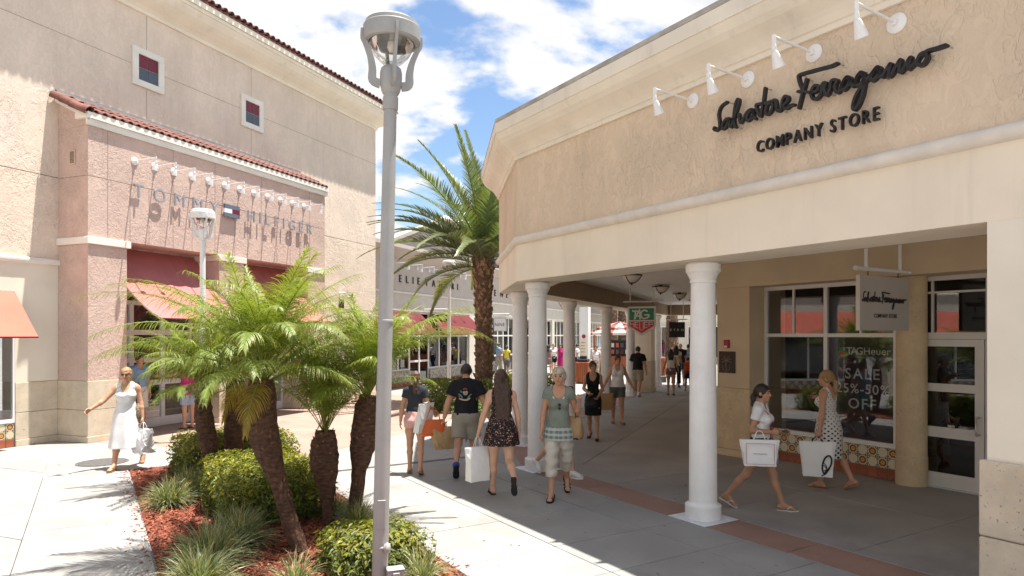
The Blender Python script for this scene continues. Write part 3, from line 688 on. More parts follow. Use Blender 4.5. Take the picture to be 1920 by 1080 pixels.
# porch roof
EAV = -.06
mb = MB(); prof_u = (-.05, 7.70)
mb.box(-.05, 7.70, -.05, -.002, 6.473, 6.60); mb.box(7.62, 7.70, -.002, VM-.004, 6.473, 6.60); mb.build('eave_board', 'trim_white', lt)
mb = MB(); mb.box(-.065, 7.715, -.085, .3, 6.606, 6.725); mb.build('eave_board', 'trim_white', lt)
for nm_, mt_, x0, wd_, q_ in (('gable_wall', 'stucco_pink', .0, .3, [(.004, 6.472), (VM-.004, 6.472), (VM-.004, 7.06), (.004, 6.60)]), ('rake_board', 'trim_white', -.075, .07, [(-.05, 6.575), (VM-.004, 7.035), (VM-.004, 7.165), (-.05, 6.715)])):
    mb = MB(); vs = [(x0, y, z) for y, z in q_]; vs += [(x+wd_, y, z) for x, y, z in vs]
    mb.add(vs, [(0, 1, 2, 3), (7, 6, 5, 4), (0, 4, 5, 1), (1, 5, 6, 2), (2, 6, 7, 3), (3, 7, 4, 0)]); mb.build(nm_, mt_, lt)
mb = MB(); vs = [(-.0, -.05, 6.728), (7.69, -.05, 6.728), (7.69, VM-.004, 7.18), (-.0, VM-.004, 7.18)]; vs += [(x, y, z-.03) for x, y, z in vs]
mb.add(vs, [(0, 1, 2, 3), (7, 6, 5, 4), (0, 4, 5, 1), (1, 5, 6, 2), (2, 6, 7, 3), (3, 7, 4, 0)]); mb.build('roof_bed', 'roof_clay', lt)
mb = MB(); vs = [(-.06, VM-.10, 7.20), (7.55, VM-.10, 7.20), (7.55, VM-.006, 7.31), (-.06, VM-.006, 7.31), (-.06, VM-.006, 7.2), (7.55, VM-.006, 7.2)]
mb.add(vs, [(0, 1, 2, 3), (0, 3, 4), (1, 5, 2), (0, 4, 5, 1)]); mb.build('flashing', 'flashing', lt)
def barrel(r0, r1, ln, n=9, th=.014):
    m_ = MB(); vs = []; fs = []
    for rr in (0, th):
        for y, r in ((0, r0), (ln, r1)):
            for i in range(n): a_ = math.pi*i/(n-1); vs.append(((r-rr)*math.cos(a_), y, (r-rr)*math.sin(a_)))
    for i in range(n-1): fs += [(i, i+1, n+i+1, n+i), (2*n+i+1, 2*n+i, 3*n+i, 3*n+i+1), (i+1, i, 2*n+i, 2*n+i+1), (n+i, n+i+1, 3*n+i+1, 3*n+i)]
    fs += [(0, n, 3*n, 2*n), (n-1, 3*n-1, 4*n-1, 2*n-1)]
    m_.add(vs, fs); return m_.mesh('roof_tile', 'roof_clay')
sl = math.atan2(7.18-6.728, VM+.05); t_me = barrel(.072, .058, .44)
for i in range(39):
    for r in range(3):
        s_ = -.035+r*.345
        o = link('roof_tile', t_me, lt, loc=(.10+i*.197+random.uniform(-.006, .006), -.05+s_*math.cos(sl), 6.735+s_*math.sin(sl)+.014*(1 if r else 0)), rot=(sl, random.uniform(-.03, .03), random.uniform(-.02, .02)))
rk = barrel(.12, .10, .44, 11)
for r in range(3):
    s_ = -.03+r*.32; link('ridge_tile', rk, lt, loc=(-.02, -.06+s_*math.cos(sl), 6.725+s_*math.sin(sl)), rot=(sl, -.5, 0))
# high windows
for u0 in (1.71, 5.085):
    w_ = link('window', None, lt); du = .85; z0, z1 = 8.03, 8.93
    mb = MB(); b_ = .15; v0, v1 = VM-.05, VM-.001
    mb.box(u0, u0+du, v0, v1, z1-b_, z1, b=.006); mb.box(u0, u0+du, v0, v1, z0, z0+b_, b=.006); mb.box(u0, u0+b_, v0+.001, v1, z0+b_, z1-b_); mb.box(u0+du-b_, u0+du, v0+.001, v1, z0+b_, z1-b_); mb.build('frame', 'trim_white', w_)
    um, zm = u0+du/2, (z0+z1)/2
    for (a_, c_) in ((u0+b_, um-.006), (um+.006, u0+du-b_)):
        for zz0, zz1, mt in ((z0+b_, zm-.006, 'sky_slate'), (zm+.006, z1-b_, 'maroon')): m_ = MB(); m_.box(a_, c_, VM-.012, VM-.003, zz0, zz1); m_.build('pane', mt, w_)
# main cornice and roof edge
CM = [(.002, 9.76), (.05, 9.765), (.055, 9.84), (.08, 9.86), (.13, 9.90), (.22, 9.95), (.33, 10.02), (.43, 10.10), (.50, 10.19), (.53, 10.25), (.56, 10.25), (.56, 10.33), (.545, 10.33), (.545, 10.345), (.60, 10.345), (.60, 10.53), (.3, 10.55)]
mb = MB(); mb.sweep([(UR, VM+6), (UR, VM), (UL, VM)], [(-q if 0 else q, z) for q, z in CM]); mb.build('cornice', 'cornice_cream', lt)
mb = MB(); vs = [(UL, VM-.61, 10.535), (UR+.6, VM-.61, 10.535), (UR+.6, VM+5, 12.0), (UL, VM+5, 12.0)]; vs += [(x, y, z-.05) for x, y, z in vs]
mb.add(vs, [(0, 1, 2, 3), (7, 6, 5, 4), (0, 4, 5, 1), (1, 5, 6, 2), (2, 6, 7, 3), (3, 7, 4, 0)]); mb.build('roof_bed', 'roof_clay', lt)
for i in range(66):
    link('roof_tile', t_me, lt, loc=(-2.2+i*.218, VM-.65, 10.56), rot=(.26, random.uniform(-.04, .04), random.uniform(-.03, .03))).scale = (1.15, 1.3, 1.15)
# shop windows of the neighbouring unit, left
for k in range(3):
    u1 = -.86-5.2*k; u0 = u1-3.93
    w_ = link('shop_window', None, lt); mb = MB(); v0, v1 = VM-.01, VM+.06
    mb.box(u0, u1, v0, v1, 2.98, 3.045); mb.box(u0, u1, v0, v1, .48, .55)
    for i in range(4): x = u0+(u1-u0)*i/3; mb.box(max(u0, x-.03), min(u1, x+.03), v0+.001, v1, .55, 2.98)
    mb.build('frame', 'white_enamel', w_)
    for i in range(3):
        m_ = MB(); m_.box(u0+(u1-u0)*i/3+.03, u0+(u1-u0)*(i+1)/3-.03, v0+.03, v0+.036, .55, 2.98); m_.build('pane', 'shop_glass', w_)
    mb = MB(); mb.box(u0, u1, VM+.012, VM+.4, 0, .479); mb.build('sill_wall', 'grout', lt)
    tile_dado(lt, u1-tw*(25 if k == 0 else 25), 25, VM+.012, .479)
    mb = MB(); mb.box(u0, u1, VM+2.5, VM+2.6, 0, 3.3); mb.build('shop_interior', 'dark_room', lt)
letters('ER', .075, .004, 'white_enamel', lt, (-1.31, VM+.012, 1.03), one=True)
# porch vent
p = (Vector((-.004, .45, 5.86)))
vt = link('vent', None, lt); mb = MB(); mb.box(-.02, 0, .36, .54, 5.70, 5.73); mb.box(-.02, 0, .36, .54, 5.97, 6.0); mb.box(-.02, 0, .36, .385, 5.73, 5.97); mb.box(-.02, 0, .515, .54, 5.73, 5.97); mb.build('frame', 'stucco_pink', vt)
for i in range(7): m_ = MB(); z = 5.745+i*.033; m_.box(-.016, 0, .385, .515, z, z+.018); m_.build('slat', 'beam_brown', vt)
# ---------------------------------------------------------------- awnings
def awning_panel(name, label, mat, u0, u1, prof, group, ribs=6, sag=.03, th=.012, frame=True):
    """fabric on ribs: prof = (v, z) from the wall outwards"""
    o = thing(name, label, 'awning', tuple(Tw((u0+u1)/2, prof[0][0], prof[0][1])), ANG_T, group)
    P = cr([(v-prof[0][0], z-prof[0][1], 0) for v, z in prof], 5); N = ribs*6; w_ = u1-u0
    mb = MB(); vs = []; fs = []; K = len(P)
    for lay in (0, 1):
        for i in range(N+1):
            s_ = i/N; sg = math.sin(math.pi*((s_*ribs) % 1)) if 0 < i < N else 0
            for k, p in enumerate(P): vs.append((-w_/2+w_*s_, p.x, p.y-sag*sg*(.4+.6*math.sin(math.pi*k/(K-1)))-th*lay))
    T_ = (N+1)*K
    for i in range(N):
        for k in range(K-1):
            a_ = i*K+k; fs += [(a_, a_+1, a_+K+1, a_+K), (T_+a_, T_+a_+K, T_+a_+K+1, T_+a_+1)]
    for i in range(N):
        for k in (0, K-1): a_ = i*K+k; fs.append((a_, a_+K, T_+a_+K, T_+a_))
    for i in (0, N):
        for k in range(K-1): a_ = i*K+k; fs.append((a_, a_+1, T_+a_+1, T_+a_))
    mb.add(vs, fs, False); mb.build('fabric', mat, o)
    for r in range(ribs+1):
        m_ = MB(); x = -w_/2+.01+(w_-.02)*r/ribs; m_.tube([(x, p.x, p.y-th-.014) for p in P], .009, 6); m_.build('rib', 'frame_alu', o)
    m_ = MB(); m_.tube([(-w_/2, P[-1].x, P[-1].y-.012), (w_/2, P[-1].x, P[-1].y-.012)], .016, 8); m_.build('front_bar', mat if not frame else 'awning_red', o)
    return o
PK = [(.80, 4.17), (.52, 3.80), (.22, 3.42), (-.2, 3.04), (-.60, 2.75), (-.95, 2.56)]
G_AW = 'pink awnings in the porch openings'
awning_panel('awning', 'pink curved awning in the left porch opening, behind the lamp post', 'awning_pink', .90, 3.40, PK, G_AW)
awning_panel('awning', 'pink curved awning in the right porch opening, half hidden by palm fronds', 'awning_pink', 4.30, 6.78, PK, G_AW)
for k in range(3):
    u1 = -.87-5.2*k
    awning_panel('awning', ['flat orange awning over the shop window at the left edge', 'second orange awning of the left store, outside the picture and seen in the shop glass', 'third orange awning of the left store, seen only as a reflection'][k], 'awning_orange', u1-3.9, u1, [(VM-.02, 3.06), (VM-.25, 2.77), (VM-.48, 2.47), (VM-.72, 2.17)], 'flat orange awnings of the left store', ribs=4, sag=.004)
# ---------------------------------------------------------------- wall spot lights
def spot_light(loc, rz, L, s, label, group, tilt=.45, name='wall_spotlight', hs=.9):
    o = thing(name, label, 'wall light', loc, rz, group)
    mb = MB(); R = Matrix.Rotation(math.pi/2, 4, 'X'); mb.lathe([(.085, .0), (.085, .012), (.07, .022), (.03, .03), (.025, .06), (.012, .065)], 24, mtx=R @ Matrix.Scale(s, 4)); mb.build('wall_plate', 'white_enamel', o)
    mb = MB(); mb.tube([(0, -.03, 0), (0, -L, .02)], .013*s, 8); mb.build('arm', 'white_enamel', o)
    mb = MB(); mb.tube([(0, -L, .035*s), (0, -L, -.02*s), (0, -L+.005, -.05*s)], [.018*s, .02*s, .014*s], 8); mb.tube([(0, -L+.005, -.05*s), (0, -L, -.085*s), (0, -L+.015, -.12*s)], [.018*s, .024*s, .016*s], 8); mb.build('joint', 'white_enamel', o)
    X = Matrix.Translation((0, -L+.012, -.115*s)) @ Matrix.Rotation(math.pi+tilt, 4, 'X') @ Matrix.Scale(s*hs, 4)
    mb = MB(); mb.lathe([(.012, -.01), (.03, 0), (.036, .02), (.050, .09), (.062, .145), (.064, .16), (.058, .155), (.045, .09), (.02, .03)], 18, mtx=X); mb.build('head', 'white_enamel', o)
    return o
GA = 'white arm lights over the script sign'
for i, (x, y) in enumerate(((1300, 189), (1403, 149), (1527, 100), (1682, 44))):
    u, z = Ap(x, y); spot_light(tuple(Aw(u, -.001, z)), ANG_A, .60, 1.0, ['lowest white arm light, left of the script sign', 'second white arm light from the left, above the S of the script sign', 'third white arm light from the left, above the middle of the script sign', 'highest white arm light, above the end of the script sign'][i], GA)
GB = 'white arm lights over the letters on the porch'
o0 = None
ORD = ['first', 'second', 'third', 'fourth', 'fifth', 'sixth', 'seventh', 'eighth', 'ninth', 'tenth', 'eleventh', 'twelfth']
for i in range(12):
    u = 1.06+i*.508; lab = f'{ORD[i]} white arm light from the left in the row on the pink porch'
    if o0 is None: o0 = spot_light(tuple(Tw(u, -.001, 5.985)), ANG_T, .64, 1.0, lab, GB, .25)
    else: c = dup(o0); c.location = Tw(u, -.001, 5.985); c['label'] = lab
for i in range(7):
    u = 14.3+i*1.05; c = dup(o0); c.location = Tw(u, 1.79, 5.13); c['label'] = f'{ORD[i]} small white light from the left over the grey store lettering'; c['group'] = 'small lights over the grey store lettering'; c.scale = (1.1, 1.3, 1.1)
# ---------------------------------------------------------------- lettering on the walls
sg = thing('wall_sign', 'black handwritten script sign with the words Company Store below on tan stucco', 'sign', (OA[0], OA[1], 0), ANG_A)
def C1x(*p): return [(1320+x/5.4, 60+y/5.4) for x, y in p]
def C2x(*p): return [(1540+x/5.4, 60+y/5.4) for x, y in p]
STROKES = [
 C1x((235, 710), (178, 755), (152, 830), (160, 915), (158, 965), (130, 998), (103, 985), (108, 968)),
 C1x((258, 875), (225, 885), (192, 935), (190, 982), (222, 965), (255, 905), (262, 880), (262, 935), (278, 962), (298, 905), (340, 775), (358, 700), (343, 682), (320, 740), (306, 850), (310, 930), (324, 965)),
 C1x((355, 832), (362, 870), (376, 920), (408, 870), (440, 812), (480, 785), (508, 790), (470, 800), (443, 850), (442, 898), (470, 885), (505, 835), (510, 800), (506, 855), (525, 880)),
 C1x((622, 570), (614, 640), (603, 720), (588, 800), (575, 855), (548, 805), (531, 745), (560, 730), (630, 722), (690, 700)),
 C1x((690, 715), (645, 740), (630, 800), (642, 836), (680, 808), (702, 750), (690, 712), (722, 688), (735, 730), (746, 795), (775, 795), (820, 735), (855, 690), (850, 657), (820, 655), (797, 705), (800, 762), (840, 775), (880, 745), (915, 738)),
 C1x((1352, 318), (1296, 345), (1200, 370), (1100, 397), (975, 435), (963, 470), (980, 535), (1003, 585)), C1x((1042, 482), (1027, 540), (1005, 610), (985, 690), (965, 770)),
 C1x((958, 605), (1005, 602), (1070, 613), (1120, 610), (1163, 582), (1160, 547), (1127, 545), (1097, 590), (1091, 640), (1112, 680), (1150, 673), (1190, 628), (1200, 575), (1208, 525), (1240, 518), (1225, 570), (1240, 640), (1265, 625)),
 C2x((70, 628), (95, 580), (110, 497), (165, 490), (142, 550), (160, 612), (190, 598), (215, 535), (262, 458), (298, 470), (262, 465), (216, 530), (212, 580), (240, 583), (285, 528), (303, 470), (300, 520), (325, 550)),
 C2x((325, 550), (352, 525), (362, 470), (402, 412), (436, 420), (398, 425), (360, 480), (357, 530), (387, 543), (430, 488), (445, 425), (438, 540), (418, 650), (372, 755), (337, 788), (326, 750), (350, 660), (408, 560), (470, 482), (520, 420), (572, 356), (602, 372), (565, 370), (514, 440), (512, 490), (542, 483), (590, 428), (602, 380), (596, 440), (622, 453)),
 C2x((622, 453), (680, 362), (710, 322), (697, 390), (690, 450), (722, 428), (770, 342), (808, 282), (800, 345), (800, 408), (832, 386), (880, 302), (911, 257), (900, 312), (887, 375), (922, 348), (978, 288), (1010, 230), (1060, 207)),
 C2x((1058, 217), (1012, 238), (975, 298), (992, 338), (1040, 324), (1078, 262), (1066, 210), (1100, 187), (1180, 165), (1265, 135))]
WORD = [[Ap(x, y, -.10) for x, y in st_] for st_ in STROKES]
for i, st_ in enumerate(WORD):
    mb = MB(); e = .0006*i; ribbon(mb, st_, .027, -.115-e, -.075+e, 6); mb.build('script_stroke', 'sign_black', sg)
    m_ = MB()
    for k in (0, len(st_)//2, -1): m_.tube([(st_[k][0], -.08, st_[k][1]), (st_[k][0], .004, st_[k][1])], .006, 6)
    m_.build('standoff_pin', 'steel', sg, kind='stuff')
ua, za = Ap(1420, 283, -.06); ub, zb = Ap(1649, 229, -.06); z_ = (za+zb)/2
letters('COMPANY STORE', .118, .04, 'sign_black', sg, (ua, -.06, z_), ub-ua, bold=.006, width=.74)
tl = thing('wall_sign', 'grey blue store name in thin raised capitals with a small flag on the pink porch', 'sign', (T0[0], T0[1], 0), ANG_T)
letters('TOMMY', .30, .03, 'letter_blue', tl, (.98, -.075, 5.185), 3.33-.98, bold=-.006)
letters('HILFIGER', .30, .03, 'letter_blue', tl, (4.33, -.075, 5.19), 6.92-4.33, bold=-.006)
fl = link('flag_panel', None, tl)
mb = MB(); mb.box(3.52, 4.03, -.09, -.05, 5.40, 5.50); mb.box(3.52, 4.03, -.09, -.05, 5.19, 5.285); mb.build('band', 'navy_grey', fl)
mb = MB(); mb.box(3.52, 3.775, -.088, -.05, 5.287, 5.398); mb.build('field', 'white_enamel', fl)
mb = MB(); mb.box(3.777, 4.03, -.088, -.05, 5.287, 5.398); mb.build('field', 'maroon', fl)
mb = MB()
for u in (3.6, 3.95): mb.tube([(u, -.05, 5.35), (u, .0, 5.35)], .012, 6)
mb.build('standoff_pin', 'steel', fl, kind='stuff')
# ---------------------------------------------------------------- hanging signs
def hanger(o, half, drop, top, mat='frame_white', r=.02):
    """two rods from the ceiling, a cross bar and two short links; x along the bar"""
    for s_ in (-1, 1):
        mb = MB(); mb.tube([(s_*half*.62, 0, top), (s_*half*.62, 0, drop)], r*.8, 8); mb.build('rod', mat, o)
        mb = MB(); mb.tube([(s_*half*.55, 0, drop-.0), (s_*half*.55, 0, drop-.09)], .007, 6); mb.build('link', 'metal_bronze', o)
    mb = MB(); mb.tube([(-half, 0, drop), (half, 0, drop)], r, 12); mb.build('bar', mat, o)
u_, v_a, v_b = 4.16, 2.62, 3.80
hs = thing('hanging_sign', 'grey board with black script logo hanging from a bar in front of the shop window', 'sign', tuple(Aw(u_, (v_a+v_b)/2, 3.05)), ANG_A+math.pi/2)
hf = (v_b-v_a)/2; hanger(hs, hf*1.12, .02, .465, r=.028)
M('sign_grey', (.44, .40, .36), .6, var=.03); M('sign_edge', (.62, .55, .46), .6, var=.03)
mb = MB(); mb.box(-hf, hf, -.025, .025, -.79, -.07); mb.build('board', 'sign_grey', hs)
mb = MB(); mb.box(-hf-.006, -hf+.001, -.027, .027, -.792, -.068); mb.build('edge_strip', 'sign_edge', hs)
us_ = [p[0] for s_ in WORD for p in s_]; zs_ = [p[1] for s_ in WORD for p in s_]; u0_, u1_, z0_ = min(us_), max(us_), min(zs_)
def mini(parent, w_, x0, yf, z0, wd, flip=1):
    k = w_/(u1_-u0_); mb = MB()
    for i, st_ in enumerate(WORD): ribbon(mb, [(x0+(p[0]-u0_)*k, z0+(p[1]-z0_)*k) for p in st_], wd, yf-.002-.0002*i, yf+.004, 4)
    mb.build('script_logo', 'sign_black', parent)
# the face the camera sees looks towards the planting bed: its outward direction is +y of this frame turned about
fc = link('face', None, hs, rot=(0, 0, 0))
mini(fc, 1.06, -hf+.05, -.0255, -.50, .022)
letters('COMPANY STORE', .052, .004, 'sign_black', fc, (-.27, -.0275, -.62), .56, bold=.012, one=True)
# shield sign
th_ = thing('hanging_sign', 'shield-shaped green and red watch brand sign hanging in the arcade', 'sign', tuple(Tw(9.0, -9.5, 2.98)), ANG_T-math.pi/2)
def shield(k, y0, y1, top=.0, split=None):
    w_, hh, tip = .385*k, .60*k, .80*k
    return [(-w_, -.0), (w_, 0), (w_, -hh), (0, -tip), (-w_, -hh)]
def plate(parent, name, mat, pts, y0, y1):
    n = len(pts); mb = MB(); vs = [(x, y, z) for y in (y0, y1) for x, z in pts]
    mb.add(vs, [tuple(range(n)), tuple(range(2*n-1, n-1, -1))]+[(i, n+i, n+(i+1) % n, (i+1) % n) for i in range(n)]); return mb.build(name, mat, parent)
M('sign_silver', (.72, .69, .64), .4, var=.04); M('sign_green', (.015, .24, .10), .35, var=.05); M('sign_red', (.60, .02, .03), .35, var=.05)
hanger(th_, .52, .135, .54)
plate(th_, 'border', 'sign_silver', [(-.385, 0), (.385, 0), (.385, -.57), (0, -.80), (-.385, -.57)], -.03, .03)
plate(th_, 'green_field', 'sign_green', [(-.335, -.05), (.335, -.05), (.335, -.375), (-.335, -.375)], -.036, -.0301)
plate(th_, 'red_field', 'sign_red', [(-.335, -.41), (.335, -.41), (.335, -.535), (0, -.735), (-.335, -.535)], -.036, -.0301)
mb = MB()
for i, s_ in enumerate([[(-.24, -.11), (-.235, -.125), (-.11, -.125)], [(-.165, -.12), (-.185, -.34)], [(-.19, -.34), (-.06, -.10), (-.05, -.10)], [(-.055, -.10), (-.04, -.34)], [(-.13, -.26), (-.04, -.26)], [(.15, -.13), (.08, -.105), (.0, -.15), (-.01, -.26), (.05, -.33), (.16, -.31), (.205, -.235), (.09, -.235)]]): ribbon(mb, s_, .043, -.039-.0003*i, -.035, 3)
mb.build('monogram', 'sign_silver', th_)
mb = MB(); W_ = .0165; k = 0
def L_(*s):
    global k
    ribbon(mb, s, W_, -.039-.0002*k, -.035, 1); k += 1
for x0, zt, zb_, kind in ((-.305, -.435, -.515, 'H'), (-.175, -.435, -.575, 'E'), (-.05, -.435, -.655, 'U'), (.08, -.435, -.575, 'E'), (.20, -.435, -.515, 'R')):
    w_ = .098
    if kind == 'H': L_((x0, zt), (x0, zb_)); L_((x0+w_, zt), (x0+w_, zb_-.04)); L_((x0, zt-.05), (x0+w_, zt-.05))
    if kind == 'E': s_ = -.035 if x0 < 0 else .035; L_((x0, zt), (x0, zb_-s_*.6)); L_((x0, zt), (x0+w_*.8, zt)); L_((x0, (zt+zb_)/2), (x0+w_*.8, (zt+zb_)/2)); L_((x0, zb_-s_*.6), (x0+w_*.8, zb_+s_*.4))
    if kind == 'U': L_((x0, zt), (x0, zb_+.03), (x0+w_/2, zb_), (x0+w_, zb_+.03), (x0+w_, zt))
    if kind == 'R': L_((x0, zt), (x0, zb_-.03)); L_((x0, zt), (x0+w_, zt), (x0+w_, zt-.055), (x0, zt-.055)); L_((x0+.04, zt-.055), (x0+w_, zb_+.03))
mb.build('brand_name', 'sign_silver', th_)
et = thing('hanging_sign', 'square black sign with pale wide capitals at the far end of the arcade', 'sign', tuple(Tw(18.2, -9.12, 2.72)), ANG_T-math.pi/2)
hanger(et, .40, .10, .80)
mb = MB(); mb.box(-.31, .31, -.03, .03, -.62, 0); mb.build('board', 'sign_black', et)
letters('ETRO', .085, .006, 'sign_silver', et, (-.27, -.034, -.36), .54, one=True, width=1.25)
# plaque and alarm on the shop pier
u_, z_ = Ap(1364, 679, 4.0)
pq = thing('wall_plaque', 'square dark bronze plaque with a palm tree relief on the arcade pier', 'plaque', tuple(Aw(u_, 4.0, z_)), ANG_A)
mb = MB(); mb.box(-.185, .185, -.022, .002, -.195, .195, b=.008); mb.build('plate', 'metal_bronze', pq)
M('bronze_light', (.16, .12, .08), .4, metal=.5)
mb = MB()
for k, a_ in enumerate((-1.9, -1.2, -.5, .5, 1.2, 1.9)):
    ribbon(mb, [(0, .02), (.06*math.sin(a_), .02+.06*math.cos(a_)+.02), (.115*math.sin(a_), .02+.075*math.cos(a_))], .012, -.030-.0003*k, -.02, 4)
ribbon(mb, [(0, .02), (-.01, -.06), (.01, -.13)], .016, -.031, -.02, 4); ribbon(mb, [(-.08, -.06), (-.07, -.13), (0, -.16), (.07, -.13), (.08, -.06)], .010, -.0315, -.02, 4)
mb.build('palm_relief', 'bronze_light', pq)
u_, z_ = Ap(1364, 645, 4.0)
al = thing('fire_alarm', 'small red fire alarm strobe above the bronze plaque', 'fire alarm', tuple(Aw(u_, 4.0, z_)), ANG_A)
M('alarm_red', (.35, .02, .02), .4); mb = MB(); mb.box(-.055, .055, -.05, .002, -.075, .075, b=.01); mb.build('case', 'alarm_red', al)
mb = MB(); mb.box(-.035, .035, -.062, -.0505, -.065, -.03, b=.006); mb.build('strobe_lens', 'white_enamel', al)
# poster behind the right hand light of the shop window
po = thing('window_poster', 'dark sale poster with white lettering inside the shop window', 'poster', tuple(Aw((UM+U1)/2, 4.475, .56)), ANG_A)
M('poster_ink', (.035, .028, .03), .5, var=.1); M('poster_white', (.80, .78, .75), .6, var=.05); M('poster_grey', (.30, .28, .27), .6)
mb = MB(); mb.box(-.555, .555, 0, .006, 0, 1.605); mb.build('sheet', 'poster_ink', po)
def ctext(t_, h_, z, length, bold=.0, mat='poster_white', x0=None): letters(t_, h_, .002, mat, po, (-length/2 if x0 is None else x0, -.002, z), length, bold=bold, one=True, name='lettering')
ctext('TAG', .115, 1.33, .27, .012, x0=-.26); ctext('Heuer', .115, 1.33, .42, -.006, x0=.03)
ctext('SWISS AVANT-GARDE SINCE 1860', .022, 1.275, .62, 0, 'poster_grey', x0=-.17)
plate(po, 'logo', 'sign_green', [(-.39, 1.44), (-.28, 1.44), (-.28, 1.38), (-.39, 1.38)], -.003, -.001); plate(po, 'logo', 'sign_red', [(-.39, 1.375), (-.28, 1.375), (-.28, 1.335), (-.335, 1.30), (-.39, 1.335)], -.003, -.001)
ctext('SALE', .165, .945, .56, .014); ctext('25%-50%', .15, .715, .86, .012); ctext('OFF', .165, .47, .45, .014)
# ---------------------------------------------------------------- grey store across the way
M('elie_wall', (.53, .46, .39), .8, var=.05); M('elie_low', (.62, .57, .48), .8, var=.05)
eb = thing('store_building', 'low grey store with deep eaves and black lettering behind the date palm', 'building', tuple(Tw(12, 1.8)), ANG_T)
mb = MB(); mb.box(-.2, 46, 0, .5, 4.03, 5.6); mb.build('wall', 'elie_wall', eb)
mb = MB(); mb.box(-.2, 46, .003, .5, 3.22, 4.026); mb.build('wall', 'elie_low', eb)
mb = MB(); mb.sweep([(10, 0), (-.2, 0)], [(.002, 3.93), (.05, 3.94), (.065, 3.98), (.05, 4.02), (.002, 4.03)]); mb.sweep([(46, 0), (10.3, 0)], [(.002, 3.93), (.05, 3.94), (.065, 3.98), (.05, 4.02), (.002, 4.03)]); mb.build('belt_trim', 'trim_white', eb)
mb = MB(); mb.sweep([(46, 0), (-.2, 0)], [(.002, 5.38), (.05, 5.40), (.12, 5.46), (.25, 5.55), (.40, 5.66), (.47, 5.75), (.49, 5.75), (.49, 5.90), (.3, 5.93), (-.5, 5.95)]); mb.build('cornice', 'elie_wall', eb)
mb = MB(); mb.box(-.2, 46, .5, 9, 5.3, 5.9); mb.build('roof_deck', 'coping', eb)
for a_, b_ in ((-.2, .2), (9.7, 10.4), (16, 16.4), (23, 23.5), (30, 30.5), (38, 46)): mb = MB(); mb.box(a_, b_, .006, .5, 0, 3.216); mb.build('pier', 'elie_low', eb)
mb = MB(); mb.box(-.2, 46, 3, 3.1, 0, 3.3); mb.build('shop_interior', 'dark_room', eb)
def front(u0, u1, n, sill, mat='frame_white'):
    d = link('shop_window', None, eb); mb = MB(); y0, y1 = .10, .17
    for i in range(n+1): x = u0+(u1-u0)*i/n; mb.box(max(u0, x-.05), min(u1, x+.05), y0, y1, sill, 3.216)
    for i in range(n):
        a_, b_ = u0+(u1-u0)*i/n+.05, u0+(u1-u0)*(i+1)/n-.05
        for z in (sill+.04, 2.16, 3.17): mb.box(a_, b_, y0+.002, y1, z-.04, z+.04)
        if sill < .3: mb.box(a_, b_, y0+.003, y1, 1.0, 1.09)
    mb.build('frame', mat, d)
    for i in range(n):
        a_, b_ = u0+(u1-u0)*i/n+.05, u0+(u1-u0)*(i+1)/n-.05
        for z0, z1 in ((sill+.08, 2.12), (2.2, 3.13)): m_ = MB(); m_.box(a_, b_, y0+.03, y0+.036, z0, z1); m_.build('pane', 'far_glass', d)
    if sill > .3:
        mb = MB(); mb.box(u0, u1, .02, .4, .19, sill); mb.build('sill_wall', 'elie_tiles', eb); mb = MB(); mb.box(u0, u1, .012, .4, 0, .187); mb.build('base_course', 'terracotta', eb)
M('elie_tiles', (.34, .30, .24), .5, var=.5, vscale=9)
front(.2, 3.9, 4, .66); front(3.9, 5.6, 2, .05); front(5.6, 9.7, 4, .66)
front(10.4, 16, 7, .05); front(16.4, 23, 8, .05); front(23.5, 30, 8, .05); front(30.5, 38, 9, .05)
AWE = [(1.79, 3.16), (1.45, 2.85), (1.1, 2.5), (.85, 2.25)]
awning_panel('awning', 'dark red awning left of the dark hanging sign on the grey store', 'awning_red', 12.3, 16.6, AWE, 'red awnings of the grey store', ribs=5, sag=.01)
awning_panel('awning', 'dark red awning right of the far lamp post on the grey store', 'awning_red', 17.2, 21.6, AWE, 'red awnings of the grey store', ribs=5, sag=.01)
es = thing('wall_sign', 'thin black capitals along the wall of the grey store', 'sign', tuple(Tw(12, 1.8)), ANG_T)
letters('ELIE TAHARI', .31, .03, 'sign_black', es, (2.87, -.03, 4.41), 5.45, bold=-.004)
es2 = thing('wall_sign', 'grey capitals on the wall partly hidden by the date palm trunk', 'sign', tuple(Tw(12, 1.8)), ANG_T)
letters('NINE WEST', .36, .03, 'metal_bronze', es2, (10.9, -.03, 4.36), 5.2)
def bracket_sign(u, label, text, w_, hh, dark, z=3.22):
    o = thing('bracket_sign', label, 'sign', tuple(Tw(u, 1.79, z)), ANG_T-math.pi/2)
    mb = MB(); mb.tube([(.0, 0, .12), (1.25, 0, .12)], .025, 8); mb.tube([(.12, 0, -.02), (1.35, 0, -.02)], .03, 8); mb.tube([(.35, 0, .12), (.35, 0, -.02)], .02, 6); mb.tube([(1.1, 0, .12), (1.1, 0, -.02)], .02, 6)
    mb.tube(cr([(.0, 0, -.45), (.1, 0, -.42), (.3, 0, -.1), (.42, 0, -.02)], 4), .022, 8); mb.build('bracket', 'white_enamel', o)
    mb = MB(); mb.box(.35, .35+w_, -.03, .03, -.10-hh, -.10); mb.build('board', 'sign_black' if dark else 'sign_grey', o)
    if not dark: m_ = MB(); m_.box(.38, .32+w_, -.034, -.0302, -.13-hh+.06, -.13); m_.build('panel', 'white_enamel', o)
    letters(text, .10 if dark else .17, .006, 'sign_silver' if dark else 'sign_black', o, (.35+w_*.1, -.037, -.10-hh*.62), w_*.8, one=True)
bracket_sign(17.0, 'dark hanging sign on a white bracket in front of the red awnings', 'ELIE TAHARI', .95, .34, True)
